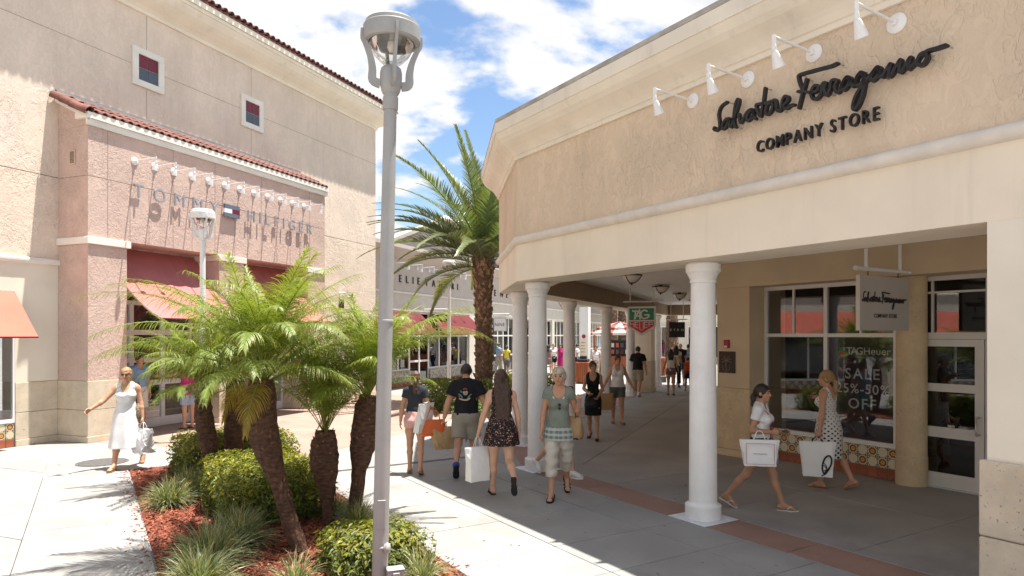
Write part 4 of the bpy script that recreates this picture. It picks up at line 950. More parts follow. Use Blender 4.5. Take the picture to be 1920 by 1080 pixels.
bracket_sign(24.0, 'white square hanging sign beside the nearest pair of columns', 'NINE', .72, .72, False)
bracket_sign(9.6, 'hanging sign with a black board on the end of the tall pink wall', '', .7, .3, True, 3.5)
# ---------------------------------------------------------------- buildings and street things farther off
gb = thing('gabled_building', 'grey gabled hall with pale roof edge rising behind the date palm', 'building', (-5.8, 50, 0), -.3)
M('hall_wall', (.33, .30, .28), .8); mb = MB()
mb.add([(-6, 0, 0), (9, 0, 0), (9, 0, 8.2), (1.0, 0, 10.6), (-6, 0, 8.4), (-6, 9, 0), (9, 9, 0), (9, 9, 8.2), (1., 9, 10.6), (-6, 9, 8.4)], [(0, 1, 2, 3, 4), (9, 8, 7, 6, 5), (0, 4, 9, 5), (1, 6, 7, 2), (2, 7, 8, 3), (3, 8, 9, 4)]); mb.build('wall', 'hall_wall', gb)
mb = MB(); mb.tube([(-6.4, -.3, 8.35), (1, -.3, 10.75), (9.4, -.3, 8.25)], .22, 4, smooth=False); mb.build('roof_edge', 'trim_white', gb)
for x in (-4.2, -2, .2, 2.4, 4.6): w_ = link('window', None, gb); m_ = MB(); m_.box(x, x+1.6, -.06, -.002, 6.2, 7.8); m_.build('frame', 'trim_white', w_); m_ = MB(); m_.box(x+.1, x+1.5, -.07, -.061, 6.3, 7.7); m_.build('pane', 'sky_slate', w_)
fb = thing('store_building', 'sunlit pale store closing the far end of the street beyond the arcade', 'building', tuple(Tw(44, -5)), ANG_T-math.pi/2)
mb = MB(); mb.box(-3, 38, 0, 8, 3.2, 6.2); mb.build('wall', 'cream_pale', fb); mb = MB(); mb.box(-3, 38, .006, 8, 0, 3.197); mb.build('wall', 'elie_low', fb)
mb = MB(); mb.sweep([(38, 0), (-3, 0)], [(.002, 5.6), (.1, 5.7), (.4, 6.0), (.4, 6.2), (0, 6.25)]); mb.build('cornice', 'cornice_cream', fb)
for i in range(12):
    x = -2+i*3.2; w_ = link('window', None, fb); m_ = MB(); m_.box(x, x+2.4, -.05, -.002, .4, 2.9); m_.build('frame', 'frame_white', w_)
    for j in range(2): m_ = MB(); m_.box(x+.08+j*1.15, x+1.17+j*1.15, -.06, -.0505, .5, 2.8); m_.build('pane', 'far_glass', w_)
dp = G(1097, 702)
dpil = thing('directory_pillar', 'white square pillar with a round red emblem and cream notice panel seen between columns', 'pillar', tuple(dp), ANG_T-math.pi/2)
mb = MB(); mb.box(-.25, .25, -.25, .25, 0, 3.75); mb.build('shaft', 'white_enamel', dpil)
mb = MB(); mb.box(-.23, .23, -.275, -.253, 1.0, 1.95); mb.build('notice_panel', 'cream', dpil)
mb = MB(); mb.lathe([(.11, 0), (.11, .012), (.001, .013)], 20, (0, 0, 0), Matrix.Translation((0, -.2535, 2.12)) @ Matrix.Rotation(math.pi/2, 4, 'X'), False); mb.build('emblem', 'alarm_red', dpil)
for i in range(4): m_ = MB(); m_.box(-.16, .10-.04*(i % 2), -.279, -.2755, 1.75-.17*i, 1.79-.17*i); m_.build('text_line', 'beam_brown', dpil)
M('teak', (.36, .10, .035), .55, var=.25, vscale=8, stretch=(1, 1, .2))
def slat_bin(name, label, cat, loc, s, lid=True):
    o = thing(name, label, cat, loc, ANG_T); h_ = .92*s; w_ = .29*s
    for side in range(4):
        R = Matrix.Rotation(side*math.pi/2, 4, 'Z')
        for k in range(7):
            x = -w_+2*w_*(k+.5)/7; m_ = MB(); m_.box(x-w_*.11, x+w_*.11, -w_-.012, -w_+.012, .06, h_, R); m_.build('slat', 'teak', o)
    m_ = MB(); m_.box(-w_*.93, w_*.93, -w_*.93, w_*.93, .03, h_*.97); m_.build('liner', 'metal_black', o)
    m_ = MB(); m_.box(-w_*1.08, w_*1.08, -w_*1.08, w_*1.08, h_, h_+.05, b=.01); m_.build('rim', 'teak', o)
    if lid: m_ = MB(); m_.box(-w_*.8, w_*.8, -w_*.8, w_*.8, h_+.052, h_+.20, b=.03); m_.box(-w_*.5, w_*.5, -w_*.5, w_*.5, h_+.2, h_+.34, b=.03); m_.build('lid', 'metal_black', o)
    return o
slat_bin('litter_bin', 'orange slatted wooden litter bin with black top between the columns', 'litter bin', tuple(G(1094, 719)), 1.0)
slat_bin('flower_tub', 'red slatted wooden tub with yellow flowers beyond the arcade pier', 'planter', tuple(G(1239, 704)), 1.0, False)
# market kiosk with striped canopy
kc = G(1163, 700); kc.z = 0
ki = thing('market_kiosk', 'market kiosk with a tiered red and white striped canopy beyond the columns', 'kiosk', tuple(kc), ANG_T-math.pi/2)
M('canopy_red', (.50, .09, .07), .8, trans=.15); M('canopy_white', (.74, .62, .55), .8, trans=.15)
for tier, (r0, r1, z0, z1) in enumerate(((0.02, 1.35, 2.98, 2.62), (1.15, 1.85, 2.55, 2.32))):
    for k in range(16):
        a0, a1 = 2*math.pi*k/16, 2*math.pi*(k+1)/16; P = [(r*math.cos(a), r*math.sin(a), z) for r, z, a in ((r0, z0, a0), (r1, z1, a0), (r1, z1, a1), (r0, z0, a1))]
        P += [(r1*math.cos(a), r1*math.sin(a), z1-.12) for a in (a0, a1)]
        m_ = MB(); m_.add([(x, y, z) for x, y, z in P]+[(x*.99, y*.99, z-.012) for x, y, z in P], [(0, 1, 2, 3), (1, 4, 5, 2), (9, 8, 7, 6), (8, 11, 10, 7)]); m_.build('canopy_panel', 'canopy_red' if k % 2 else 'canopy_white', ki)
for x in (-1.2, 1.2):
    for y in (-1.2, 1.2): m_ = MB(); m_.box(x-.05, x+.05, y-.05, y+.05, 0, 2.5); m_.build('post', 'teak', ki)
m_ = MB(); m_.box(-1.1, 1.1, -.8, .8, .1, 1.0, b=.03); m_.build('counter', 'teak', ki); m_ = MB(); m_.box(-1.0, 1.0, -.3, .3, 1.002, 1.9); m_.build('display_rack', 'metal_black', ki)
for k in range(14): m_ = MB(); x, z = -.9+.27*(k % 7), 1.12+.38*(k//7); m_.box(x-.08, x+.08, -.36, -.302, z, z+.24, b=.01); m_.build('goods', ['maroon', 'white_enamel', 'awning_orange', 'sky_slate'][k % 4], ki)
# ---------------------------------------------------------------- plants
def leafmat(name, col, rough=.45, tr=.3, var=.2, trc=None):
    m, nt, n, L, b = _nodes(name); MATS[name] = m
    at = n.new('ShaderNodeAttribute'); at.attribute_name = 'tint'
    c = _mix(n, L, 1., col, at.outputs['Color'], 'MULTIPLY')
    g = n.new('ShaderNodeNewGeometry'); f = _range(n, L, _noise(n, L, g.outputs['Position'], 4, 4), .3, .7)
    c = _mix(n, L, f, _mix(n, L, 1., c, (1-var, 1-var, 1-var), 'MULTIPLY'), c)
    L.new(c, b.inputs['Base Color']); b.inputs['Roughness'].default_value = rough; b.inputs['Specular IOR Level'].default_value = .45
    out = n['Material Output']; t = n.new('ShaderNodeBsdfTranslucent'); L.new(_mix(n, L, 1., c, trc or (1.5, 1.5, .6), 'MULTIPLY'), t.inputs[0]); ms = n.new('ShaderNodeMixShader'); ms.inputs[0].default_value = tr
    L.new(b.outputs[0], ms.inputs[1]); L.new(t.outputs[0], ms.inputs[2]); L.new(ms.outputs[0], out.inputs[0]); return m
leafmat('pygmy_leaf', (.19, .25, .05), .45, .36); leafmat('date_leaf', (.135, .175, .075), .42, .28)
leafmat('hedge_leaf', (.13, .165, .034), .5, .3); leafmat('liriope_leaf', (.24, .27, .15), .4, .3); leafmat('tree_leaf', (.05, .085, .025), .5, .3)
M('palm_trunk', (.15, .082, .05), .9, var=.45, vscale=14, bump=.012, bscale=40, stretch=(1, 1, 2.5), attr='tint')
M('date_trunk', (.26, .17, .115), .9, var=.4, vscale=8, bump=.015, bscale=30, attr='tint')
M('twig', (.10, .065, .04), .85, var=.3, vscale=20)
def tinted_mesh(name, V, Fc, tint, mat, smooth=False):
    me = bpy.data.meshes.new(name); me.from_pydata([tuple(p) for p in V], [], Fc); me.materials.append(MATS[mat])
    at = me.color_attributes.new('tint', 'FLOAT_COLOR', 'POINT'); a_ = np.ones((len(V), 4), 'f'); a_[:, :3] = tint; at.data.foreach_set('color', a_.ravel())
    if smooth: me.polygons.foreach_set('use_smooth', [True]*len(Fc))
    me.update(); return me
def frond_mesh(name, mat, L_, e0, e1, nl, ll, lw, droop, bare=.18, rnd=0, vee=.5, rw=.012, tips=.35, tintbase=(1, 1, 1), tipcol=None, gdroop=.5):
    """arching rachis in the x-z plane from the origin with two ranks of folded leaflets"""
    rs = np.random.RandomState(rnd); N = 28; pts = [np.zeros(3)]; dirs = []
    for i in range(N):
        s_ = i/N; e = e0+(e1-e0)*s_**1.3; d = np.array([math.cos(e), .10*math.sin(3*s_+rnd)*s_, math.sin(e)]); d /= np.linalg.norm(d); dirs.append(d); pts.append(pts[-1]+d*L_/N)
    dirs.append(dirs[-1]); V = []; Fc = []; T = []
    side = np.array([0, 1., 0])
    for i in range(N+1):
        r = rw*(1-.85*i/N); up = np.cross(side, dirs[i])*-1
        for q in ((-1, 0), (0, .7), (1, 0), (0, -.7)): V.append(pts[i]+side*q[0]*r+up*q[1]*r); T.append(np.array((1.35, 1.25, .9)))
    for i in range(N):
        for j in range(4): k = (j+1) % 4; Fc.append((i*4+j, i*4+k, i*4+4+k, i*4+4+j))
    for sd in (-1, 1):
        for k in range(nl):
            s_ = bare+(1-bare)*(k+.5*rs.rand())/nl; x = s_*N; i = min(int(x), N-1); p = pts[i]+(pts[i+1]-pts[i])*(x-i); d = dirs[i]; up = np.cross(d, side)
            f = (s_-bare)/(1-bare); ln = ll*(.45+.55*math.sin(math.pi*min(1, f*1.15+.18))**.7)*(1-tips*f**2.5)*(.85+.3*rs.rand())
            ang = math.radians(62-36*f+8*(rs.rand()-.5)); ve = vee*(1-.5*f)+.25*(rs.rand()-.5)
            o = d*math.cos(ang)+(side*sd*math.cos(ve)+up*math.sin(ve))*math.sin(ang)
            o /= np.linalg.norm(o); wn = np.cross(o, up*math.cos(ve)-side*sd*math.sin(ve)); wn /= np.linalg.norm(wn)+1e-9
            b = len(V); K = 4; q = p.copy(); dd = o.copy(); tb = .75+.5*rs.rand()
            for m in range(K+1):
                w_ = lw*(.55, 1, .9, .6, .06)[m]
                tc = np.array(tintbase)*tb
                if tipcol is not None and m >= 3 and rs.rand() < .5: tc = tc*np.array(tipcol)
                V += [q-wn*w_, q+wn*w_]; T += [tc, tc]
                dd = dd+np.array([0, 0, -droop*(.5+rs.rand()*gdroop)*(m+1)/K]); dd /= np.linalg.norm(dd); q = q+dd*ln/K
            for m in range(K): Fc.append((b+2*m, b+2*m+1, b+2*m+3, b+2*m+2))
    return tinted_mesh(name, V, Fc, np.array(T), mat)
def trunk_mesh(name, mat, path, rad, boots, bl, bw, rnd=0, n=16, lf=.35):
    """leaning trunk with knobbly bark, clothed in old leaf bases"""
    rs = np.random.RandomState(rnd); P = cr(path, 8); k = len(P); R = [np.interp(i/(k-1), np.linspace(0, 1, len(rad)), rad) for i in range(k)]
    mb = MB(); mb.tube(P, R, n); V = [np.array(v) for v in mb.v]; Fc = list(mb.f); T = [np.array((.55, .5, .5))]*len(V)
    V = [v+rs.randn(3)*.006 for v in V]
    for i in range(boots):
        s_ = (i+.3)/boots; x = s_*(k-1); j = min(int(x), k-2); c = np.array(P[j].lerp(P[j+1], x-j)); ax = np.array((P[j+1]-P[j]).normalized()); r = R[j]+(R[j+1]-R[j])*(x-j)
        a_ = i*2.39996+.2*rs.randn(); e1 = np.cross(ax, [1, 0, 0]); e1 /= np.linalg.norm(e1); e2 = np.cross(ax, e1); o = e1*math.cos(a_)+e2*math.sin(a_); t_ = np.cross(ax, o)
        ln = bl*(.7+.6*rs.rand())*(.45+.55*r/max(R)); w_ = bw*(.8+.4*rs.rand())*(.5+.5*r/max(R)); lift = lf*(.6+.8*rs.rand())
        b = len(V); base_ = c+o*(r-.012)
        V += [base_-t_*w_, base_+t_*w_, base_+ax*ln*.55+o*ln*lift*.8+t_*w_*.7, base_+ax*ln*.55+o*ln*lift*.8-t_*w_*.7, base_+ax*ln+o*(ln*lift+.006), base_+ax*ln*.8+o*.0, base_-ax*.01+o*.01]
        q = .6+.9*rs.rand(); T += [np.array((q, q*.92, q*.85))]*7
        Fc += [(b, b+1, b+2, b+3), (b+3, b+2, b+4), (b+1, b+5, b+4, b+2), (b, b+3, b+4, b+5)]
    return tinted_mesh(name, V, Fc, np.array(T), mat)
PF = [frond_mesh('frond', 'pygmy_leaf', L_, math.radians(e0), math.radians(e1), 60, .33, .0044, .60, .24, i, .40, .009, gdroop=1.0, tintbase=tb, tipcol=(1.45, 1.05, .7)) for i, (L_, e0, e1, tb) in enumerate(
    ((1.25, 84, 48, (1.15, 1.1, .85)), (1.45, 74, 16, (1.05, 1.05, .9)), (1.62, 66, -14, (1, 1, .95)), (1.7, 58, -28, (1, 1, 1)), (1.62, 48, -34, (1, 1, 1)), (1.2, 34, -36, (.95, .95, .9)), (1.5, 68, 0, (1.1, 1.08, .88)), (.8, 88, 70, (1.3, 1.2, .8)), (1.9, 62, -40, (1.05, 1.03, .9)), (1.1, -5, -80, (1.5, .85, .6))))]
def pygmy(label, base_, path, rad, n, sc, rnd, avoid=None, extra=(), up=0., turn=0., boots=150):
    rs = random.Random(rnd); o = thing('pygmy_palm', label, 'palm', base_, 0, 'pygmy date palms in the planting bed')
    link('trunk', trunk_mesh('trunk', 'palm_trunk', path, rad, boots, .05, .020, rnd, lf=.20), o)
    top = Vector(path[-1])
    for i in range(n):
        f = i/n; kinds = [7, 0, 6, 1, 2, 3, 4, 5]; idx = kinds[min(7, int((f**.9)*8*(1-up)+rs.random()*.9))]
        az = (i*2.39996+turn) % 6.2832
        if avoid and idx in (2, 3, 4, 5) and any(lo < az < hi for lo, hi in avoid): continue
        fo = link('frond', PF[idx], o, loc=top+Vector((0, 0, .02-.10*f)), rot=(rs.uniform(-.15, .15), rs.uniform(-.10, .10), i*2.39996+turn+rs.uniform(-.25, .25)))
        s_ = sc*rs.uniform(.85, 1.12); fo.scale = (s_, s_, s_)
    for idx, az, el, s_ in extra: fo = link('frond', PF[idx], o, loc=top, rot=(0, el, az)); fo.scale = (s_,)*3
    return o
def rel(pts, base_): return [tuple(Vector(p)-Vector(base_)) for p in pts]
def at(x, y, Y): return Vector(((x-CX)/F_*Y, Y, CH-(y-CY)/F_*Y))
b1 = G(563, 1034); pth = [b1, at(522, 905, 6.98), at(492, 800, 7.02), at(490, 712, 7.05)]
pygmy('big-crowned pygmy date palm leaning left over the large hedge', tuple(b1), rel(pth, b1), [.075, .08, .085, .135, .158, .155, .12], 64, 1.08, 11, avoid=((2.6, 3.5),), extra=((9, 4.9, 0, .8), (9, 2.6, 0, .8)), turn=.4, boots=190)
b2 = G(617, 985); pth = [b2, at(612, 900, 7.8), at(607, 860, 7.8), at(610, 808, 7.8)]
pygmy('short pygmy date palm with bottle-shaped trunk and upright fronds', tuple(b2), rel(pth, b2), [.068, .072, .145, .165, .155, .10], 28, .95, 12, up=.62, turn=1.1, boots=150)
b3 = G(663, 978); pth = [b3, at(674, 880, 8.0), at(683, 810, 8.0), at(692, 742, 8.0)]
pygmy('pygmy date palm just left of the tall lamp post, fronds reaching past the post', tuple(b3), rel(pth, b3), [.072, .078, .085, .148, .155, .148, .105], 42, 1.0, 13, avoid=((5.3, 6.3), (0, 1.0)), extra=((8, .18, -.04, 1.0), (8, .02, -.12, .95), (6, -.2, .02, 1.15), (6, .35, .0, 1.2), (3, .45, -.1, 1.0), (9, 3.6, 0, .75)), up=.12, turn=.2, boots=160)
b4 = G(398, 905); pth = [b4, at(395, 850, 10.0), at(384, 795, 10.0), at(379, 742, 10.0)]
pygmy('farthest left pygmy date palm growing through the back hedge', tuple(b4), rel(pth, b4), [.08, .085, .12, .135, .125, .095], 44, .98, 14, avoid=((1.6, 3.9),), turn=2.0)
b5 = G(440, 893); pth = [b5, at(438, 830, 10.4), at(442, 760, 10.4), at(441, 708, 10.4)]
pygmy('upright pygmy date palm behind the big leaning palm, rooted in the back hedge', tuple(b5), rel(pth, b5), [.10, .115, .15, .16, .145, .105], 52, 1.12, 15, turn=.9)
# big date palm
DF = [frond_mesh('frond', 'date_leaf', L_, math.radians(e0), math.radians(e1), 92, .56, .0155, .15, .14, 30+i, .55, .035, tips=.55, tintbase=tb, tipcol=(1.5, 1.15, .8)) for i, (L_, e0, e1, tb) in enumerate(
    ((4.0, 86, 66, (1, 1.05, .9)), (4.2, 74, 40, (1, 1, 1)), (4.3, 58, 12, (.95, 1, 1.05)), (4.2, 42, -14, (.95, 1, 1.1)), (3.9, 22, -38, (1.1, 1.05, 1)), (3.3, 2, -66, (1.5, 1.25, .8))))]
def date_palm(label, base_, hgt, n, rnd, turn=0, sc=1., rad=(.36, .31, .30, .32, .40, .34), group='tall date palms', extra=()):
    rs = random.Random(rnd); o = thing('date_palm', label, 'palm', base_, 0, group)
    link('trunk', trunk_mesh('trunk', 'date_trunk', [(0, 0, 0), (.03, 0, hgt*.4), (0, 0, hgt*.8), (0, 0, hgt)], list(rad), 330, .17, .075, rnd, 20), o)
    for i in range(n):
        f = i/n; idx = min(5, int(f*5.1+rs.random()*.7)); fo = link('frond', DF[idx], o, loc=(0, 0, hgt-.05-.35*f), rot=(rs.uniform(-.12, .12), rs.uniform(-.08, .08), i*2.39996+turn+rs.uniform(-.2, .2))); s_ = sc*rs.uniform(.85, 1.08); fo.scale = (s_,)*3
    for idx, az, el, s2 in extra: fo = link('frond', DF[idx], o, loc=(0, 0, hgt-.15), rot=(0, el, az)); fo.scale = (s2,)*3
    return o
dpb = G(906, 757); date_palm('tall date palm with scaly trunk beside the corner of the arcade', (dpb.x, dpb.y, 0), 4.75, 46, 21, 1.0, 1.04, rad=(.31, .27, .255, .265, .33, .30), extra=((3, 3.0, .02, 1.0), (4, 3.35, -.05, 1.05), (3, 3.5, -.1, .95), (2, 2.85, 0, .95), (4, 2.7, -.1, .9), (5, 3.2, -.25, 1.0)))
far_p = []
for i, (x, Y, h_, lab) in enumerate(((1149, 52, 9, 'left one of two far palm trunks above the kiosk canopy'), (1166, 54, 9.5, 'right one of two far palm trunks above the kiosk canopy'), (1259, 40, 8.5, 'dark far palm trunk beside the black sign at the end of the arcade'))):
    p = at(x, 600, Y); date_palm(lab, (p.x, p.y, 0), h_, 30, 40+i, i, .9, (.40, .34, .32, .34, .42, .36), 'palms at the far end of the street')
# hedges
def hedge(label, name, cx_, cy_, lx, ly, hgt, rz, n, leaf, rnd, young=.5, mat='hedge_leaf', group='clipped hedges', hollow=.25, col=(1, 1, 1)):
    rs = np.random.RandomState(rnd); o = thing(name, label, 'hedge', (cx_, cy_, 0), rz, group)
    # leaves on a lumpy rounded box, thinner below
    U = rs.randn(n*2, 3); U /= np.linalg.norm(U, axis=1)[:, None]; U[:, 2] = np.abs(U[:, 2])*1.0
    p = 8.; k = (np.abs(U)**p).sum(1)**(-1/p); P = U*k[:, None]
    w_ = np.where(rs.rand(n*2) < .5+.5*np.clip(P[:, 2], 0, 1), True, False); P = P[w_][:n]; n = len(P)
    lump = 1+.07*np.sin(P[:, 0]*7+rnd)*np.sin(P[:, 1]*6+1)+.05*np.sin(P[:, 2]*9+P[:, 0]*11)
    dep = 1-hollow*rs.rand(n)**1.6-np.where(rs.rand(n) < .3, .12+.33*rs.rand(n), 0); Q = P*(lump*dep)[:, None]*np.array([lx/2, ly/2, hgt]); Q[:, 2] = np.maximum(Q[:, 2], .05)
    nrm = P/np.array([lx/2, ly/2, hgt])*.4+rs.randn(n, 3)*.55+np.array([0, 0, .45]); nrm /= np.linalg.norm(nrm, axis=1)[:, None]
    a_ = np.cross(nrm, rs.randn(n, 3)); a_ /= np.linalg.norm(a_, axis=1)[:, None]; b_ = np.cross(nrm, a_)
    s_ = leaf*(.6+.8*rs.rand(n)); l2 = s_[:, None]*a_; w2 = (s_*.42)[:, None]*b_; dn = nrm*(s_*.18)[:, None]
    V = np.stack([Q-l2, Q-w2+dn, Q+l2, Q+w2+dn, Q], 1).reshape(-1, 3); i = np.arange(n)*5
    Fc = np.concatenate([np.stack([i, i+1, i+4], 1), np.stack([i+1, i+2, i+4], 1), np.stack([i+2, i+3, i+4], 1), np.stack([i+3, i, i+4], 1)]).tolist()
    top = np.clip(P[:, 2]*1.1, 0, 1)**1.5; y = (rs.rand(n) < young*top)
    t_ = np.stack([.65+.6*rs.rand(n), .65+.6*rs.rand(n), .7+.5*rs.rand(n)], 1); m_ = t_.mean(1, keepdims=True); t_ = .75*m_+.25*t_
    t_[y] *= np.array([2.3, 1.75, .9]); t_ *= np.array(col)
    link('foliage', tinted_mesh('foliage', V, Fc, np.repeat(t_, 5, 0), mat), o, kind='stuff')
    mb = MB()
    r2 = random.Random(rnd)
    for k in range(22):
        x, y_ = r2.uniform(-.42, .42)*lx, r2.uniform(-.42, .42)*ly; mb.tube([(x*.8, y_*.8, 0), (x*.9, y_*.9, hgt*.4), (x, y_, hgt*.8)], [.012, .009, .004], 5)
    mb.build('stems', 'twig', o, kind='stuff')
    return o
HG = 'clipped hedges in the planting bed'
q = Aw(-2.62, -3.85); hedge('low clipped back hedge at the far end of the planting bed', 'hedge', q.x, q.y, 1.55, 1.75, .60, ANG_A, 15000, .033, 1, .55, group=HG)
q = Aw(.18, -3.98); hedge('largest clipped hedge, yellow green on top, behind the leaning palm', 'hedge', q.x, q.y, 2.15, 1.28, .60, ANG_A, 20000, .031, 2, .65, group=HG)
q = Aw(3.02, -3.55); hedge('loose glossy shrub around the foot of the tall lamp post', 'shrub', q.x, q.y, .88, .92, .35, ANG_A, 4600, .032, 3, .5, group=HG, hollow=.3)
q = Tw(8.6, -4.6); hedge('far clipped hedge left of the date palm', 'hedge', q.x-.6, q.y+.2, 2.6, 1.9, .85, ANG_T, 9000, .045, 4, .4, group='hedges round the date palm', col=(.8, .9, .9))
q = Tw(9.9, -5.8); hedge('far bright hedge right at the foot of the date palm', 'hedge', q.x, q.y, 2.2, 1.6, 1.0, ANG_T, 7000, .05, 5, .9, group='hedges round the date palm')
q = Tw(7.5, -5.4); hedge('low ferny ground shrub in front of the date palm hedge', 'shrub', q.x, q.y, 2.2, .9, .42, ANG_T, 2600, .05, 6, .1, group='hedges round the date palm', hollow=.5, col=(.75, .95, .8))
# strap-leaved clumps
def clump_mesh(n, rad, hgt, rnd):
    rs = np.random.RandomState(rnd); V = []; Fc = []; T = []
    for i in range(n):
        a_ = rs.rand()*6.283; r0 = .10*rs.rand()**.5; e = math.radians(88-62*rs.rand()**1.1); L_ = hgt*(.75+.5*rs.rand()); p = np.array([r0*math.cos(a_), r0*math.sin(a_), 0.]); d = np.array([math.cos(e)*math.cos(a_), math.cos(e)*math.sin(a_), math.sin(e)])
        sd_ = np.array([-math.sin(a_), math.cos(a_), 0])+rs.randn(3)*.25; sd_ /= np.linalg.norm(sd_); b = len(V); K = 5; w_ = .0034+.0028*rs.rand(); q = rs.rand(); tc = np.array((.8, .9, .8))*(.6+.6*rs.rand()) if q < .6 else np.array((1.7, 1.55, 1.6))*(.8+.4*rs.rand())
        if rs.rand() < .06: tc = np.array((1.9, 1.35, .9))
        for k in range(K+1):
            ww = w_*(.8, 1, 1, .85, .55, .05)[k]; V += [p-sd_*ww, p+sd_*ww]; T += [tc, tc]; d = d+np.array([.10*rs.randn(), .10*rs.randn(), -.46*rs.rand()*(k+1)/K-.10]); d /= np.linalg.norm(d); p = p+d*L_/K
        for k in range(K): Fc.append((b+2*k, b+2*k+1, b+2*k+3, b+2*k+2))
    return tinted_mesh('blades', V, Fc, np.array(T), 'liriope_leaf')
CM_ = [clump_mesh(760, .3, .50, 60), clump_mesh(620, .3, .44, 61), clump_mesh(210, .25, .36, 62)]
GL = 'strap-leaved grass clumps in the planting bed'
for i, (x, y, k, s_, lab) in enumerate(((318, 948, 1, 1.0, 'silvery grass clump nearest the bed corner, left of the large hedge'), (352, 925, 1, .95, 'silvery grass clump touching the left side of the large hedge'), (395, 1065, 0, 1.05, 'big striped grass clump at the front edge of the bed'), (450, 1025, 0, .95, 'striped grass clump close in front of the large hedge'),
        (375, 1110, 0, .9, 'grass clump cut by the lower picture edge, left of the red bark'), (555, 1095, 2, .9, 'thin grass tuft at the foot of the leaning palm'), (625, 965, 1, .8, 'grass clump behind the bottle-shaped palm trunk'), (672, 985, 1, .85, 'grass clump at the foot of the palm beside the lamp post'), (790, 1085, 2, 1.0, 'sparse grass tuft right of the utility box'), (745, 1020, 2, .8, 'sparse tall grass tuft behind the shrub at the lamp post'), (545, 880, 1, .7, 'grass tuft at the right back end of the large hedge'))):
    p = G(x, y); o = thing('grass_clump', lab, 'grass clump', tuple(p), random.random()*6, GL); c = link('blades', CM_[k], o, kind='stuff'); o.scale = (s_*.86,)*3
M('reflector_grey', (.22, .20, .18), .4, metal=.4, var=.3, vscale=14)
# ---------------------------------------------------------------- street lamps
def street_lamp(label, base_, rz, lean=0., hgt=4.95, paint='lamp_white'):
    o = thing('street_lamp', label, 'street lamp', base_, rz, 'white post lamps with caged lantern heads'); o.rotation_euler = (0, lean, rz)
    k = hgt-4.95
    mb = MB(); mb.lathe([(.068, 0), (.068, .5), (.061, 2.5), (.054, 4.05+k)], 28); mb.build('post', paint, o)
    mb = MB(); mb.box(-.035, .035, -.072, -.055, .55, .80, b=.004); mb.build('access_plate', paint, o)
    mb = MB(); mb.lathe([(.0645, 2.30), (.068, 2.305), (.068, 2.33), (.0645, 2.335)], 24, cap=False); mb.build('collar', paint, o)
    mb = MB(); mb.lathe([(.12, 0), (.12, .03), (.085, .05), (.076, .09)], 24); mb.build('foot', paint, o)
    z = 3.99+k
    mb = MB(); mb.lathe([(.062, 0), (.066, .01), (.066, .11), (.060, .115), (.060, .135), (.068, .14), (.078, .16), (.08, .165), (.088, .2), (.094, .26), (.094, .32), (.086, .355), (.07, .37), (.001, .372)], 28, (0, 0, z)); mb.build('socket', paint, o)
    mb = MB(); mb.lathe([(.198, .573), (.230, .575), (.243, .592), (.245, .70), (.238, .708), (.222, .71)], 44, (0, 0, z), cap=False); mb.build('hood', paint, o)
    mb = MB(); mb.lathe([(.222, .7105), (.228, .715), (.226, .742), (.19, .768), (.10, .784), (.001, .788)], 44, (0, 0, z), cap=False); mb.build('cap', paint, o)
    mb = MB(); mb.lathe([(.205, .585), (.20, .64), (.001, .66)], 32, (0, 0, z), cap=False); mb.lathe([(.225, .5765), (.198, .574), (.196, .586), (.205, .586)], 32, (0, 0, z), cap=False); mb.build('reflector', 'reflector_grey', o)
    mb = MB(); mb.lathe([(.194, .58), (.185, .54), (.15, .47), (.09, .41), (.03, .385), (.001, .38)], 32, (0, 0, z), cap=False); mb.build('globe', 'clear_glass', o)
    mb = MB(); mb.lathe([(.02, .66), (.02, .60), (.035, .585), (.04, .54), (.02, .50), (.001, .495)], 14, (0, 0, z), cap=False); mb.build('bulb', 'milk_glass', o)
    for i in range(4):
        a_ = math.pi/2*i+.15; R = Matrix.Translation((0, 0, z)) @ Matrix.Rotation(a_, 4, 'Z'); mb = MB()
        P = cr([(.09, 0, .215), (.155, 0, .24), (.16, 0, .34), (.18, 0, .44), (.225, 0, .55), (.246, 0, .585), (.248, 0, .665)], 5); W = np.interp(np.linspace(0, 1, len(P)), [0, .2, .5, .8, 1], [.075, .070, .050, .038, .032]); vs = []; fs = []
        for j, p in enumerate(P):
            d = (P[min(j+1, len(P)-1)]-P[max(j-1, 0)]).normalized(); nn_ = Vector((-d.z, 0, d.x))
            for sy in (-.012, .012): vs += [p+nn_*W[j]*.5+Vector((0, sy, 0)), p-nn_*W[j]*.5+Vector((0, sy, 0))]
        for j in range(len(P)-1): b_ = j*4; fs += [(b_, b_+1, b_+5, b_+4), (b_+2, b_+6, b_+7, b_+3), (b_, b_+4, b_+6, b_+2), (b_+1, b_+3, b_+7, b_+5)]
        m_ = len(P)*4; fs += [(0, 2, 3, 1), (m_-4, m_-3, m_-1, m_-2)]; mb.add(vs, fs, False, R); mb.build('cage_arm', paint, o)
    return o
lb = at(711.5, 1100, 5.78); lb.z = 0
street_lamp('tall white post lamp in the foreground standing in the planting bed', (lb.x, lb.y, 0), .2, math.atan2(.108, 4.9), 5.09, 'lamp_white_shaded')
p = at(380, 600, 13.9); street_lamp('middle white post lamp in front of the pink porch', (p.x, p.y, 0), .6, 0, 4.97)
p = at(842, 600, 24.6); street_lamp('farthest white post lamp left of the date palm', (p.x, p.y, 0), .3, 0, 5.10)
ub = at(741, 1085, 5.72); ub.z = 0
bx = thing('utility_box', 'small pale ribbed outlet box beside the foot of the foreground lamp', 'utility box', (ub.x, ub.y, 0), .35)
mb = MB(); mb.box(-.07, .07, -.05, .05, .0, .215, b=.01); mb.build('case', 'lamp_white_shaded', bx); mb = MB(); mb.box(-.03, .03, -.062, -.0505, .02, .20, b=.006); mb.build('cover', 'lamp_white_shaded', bx)
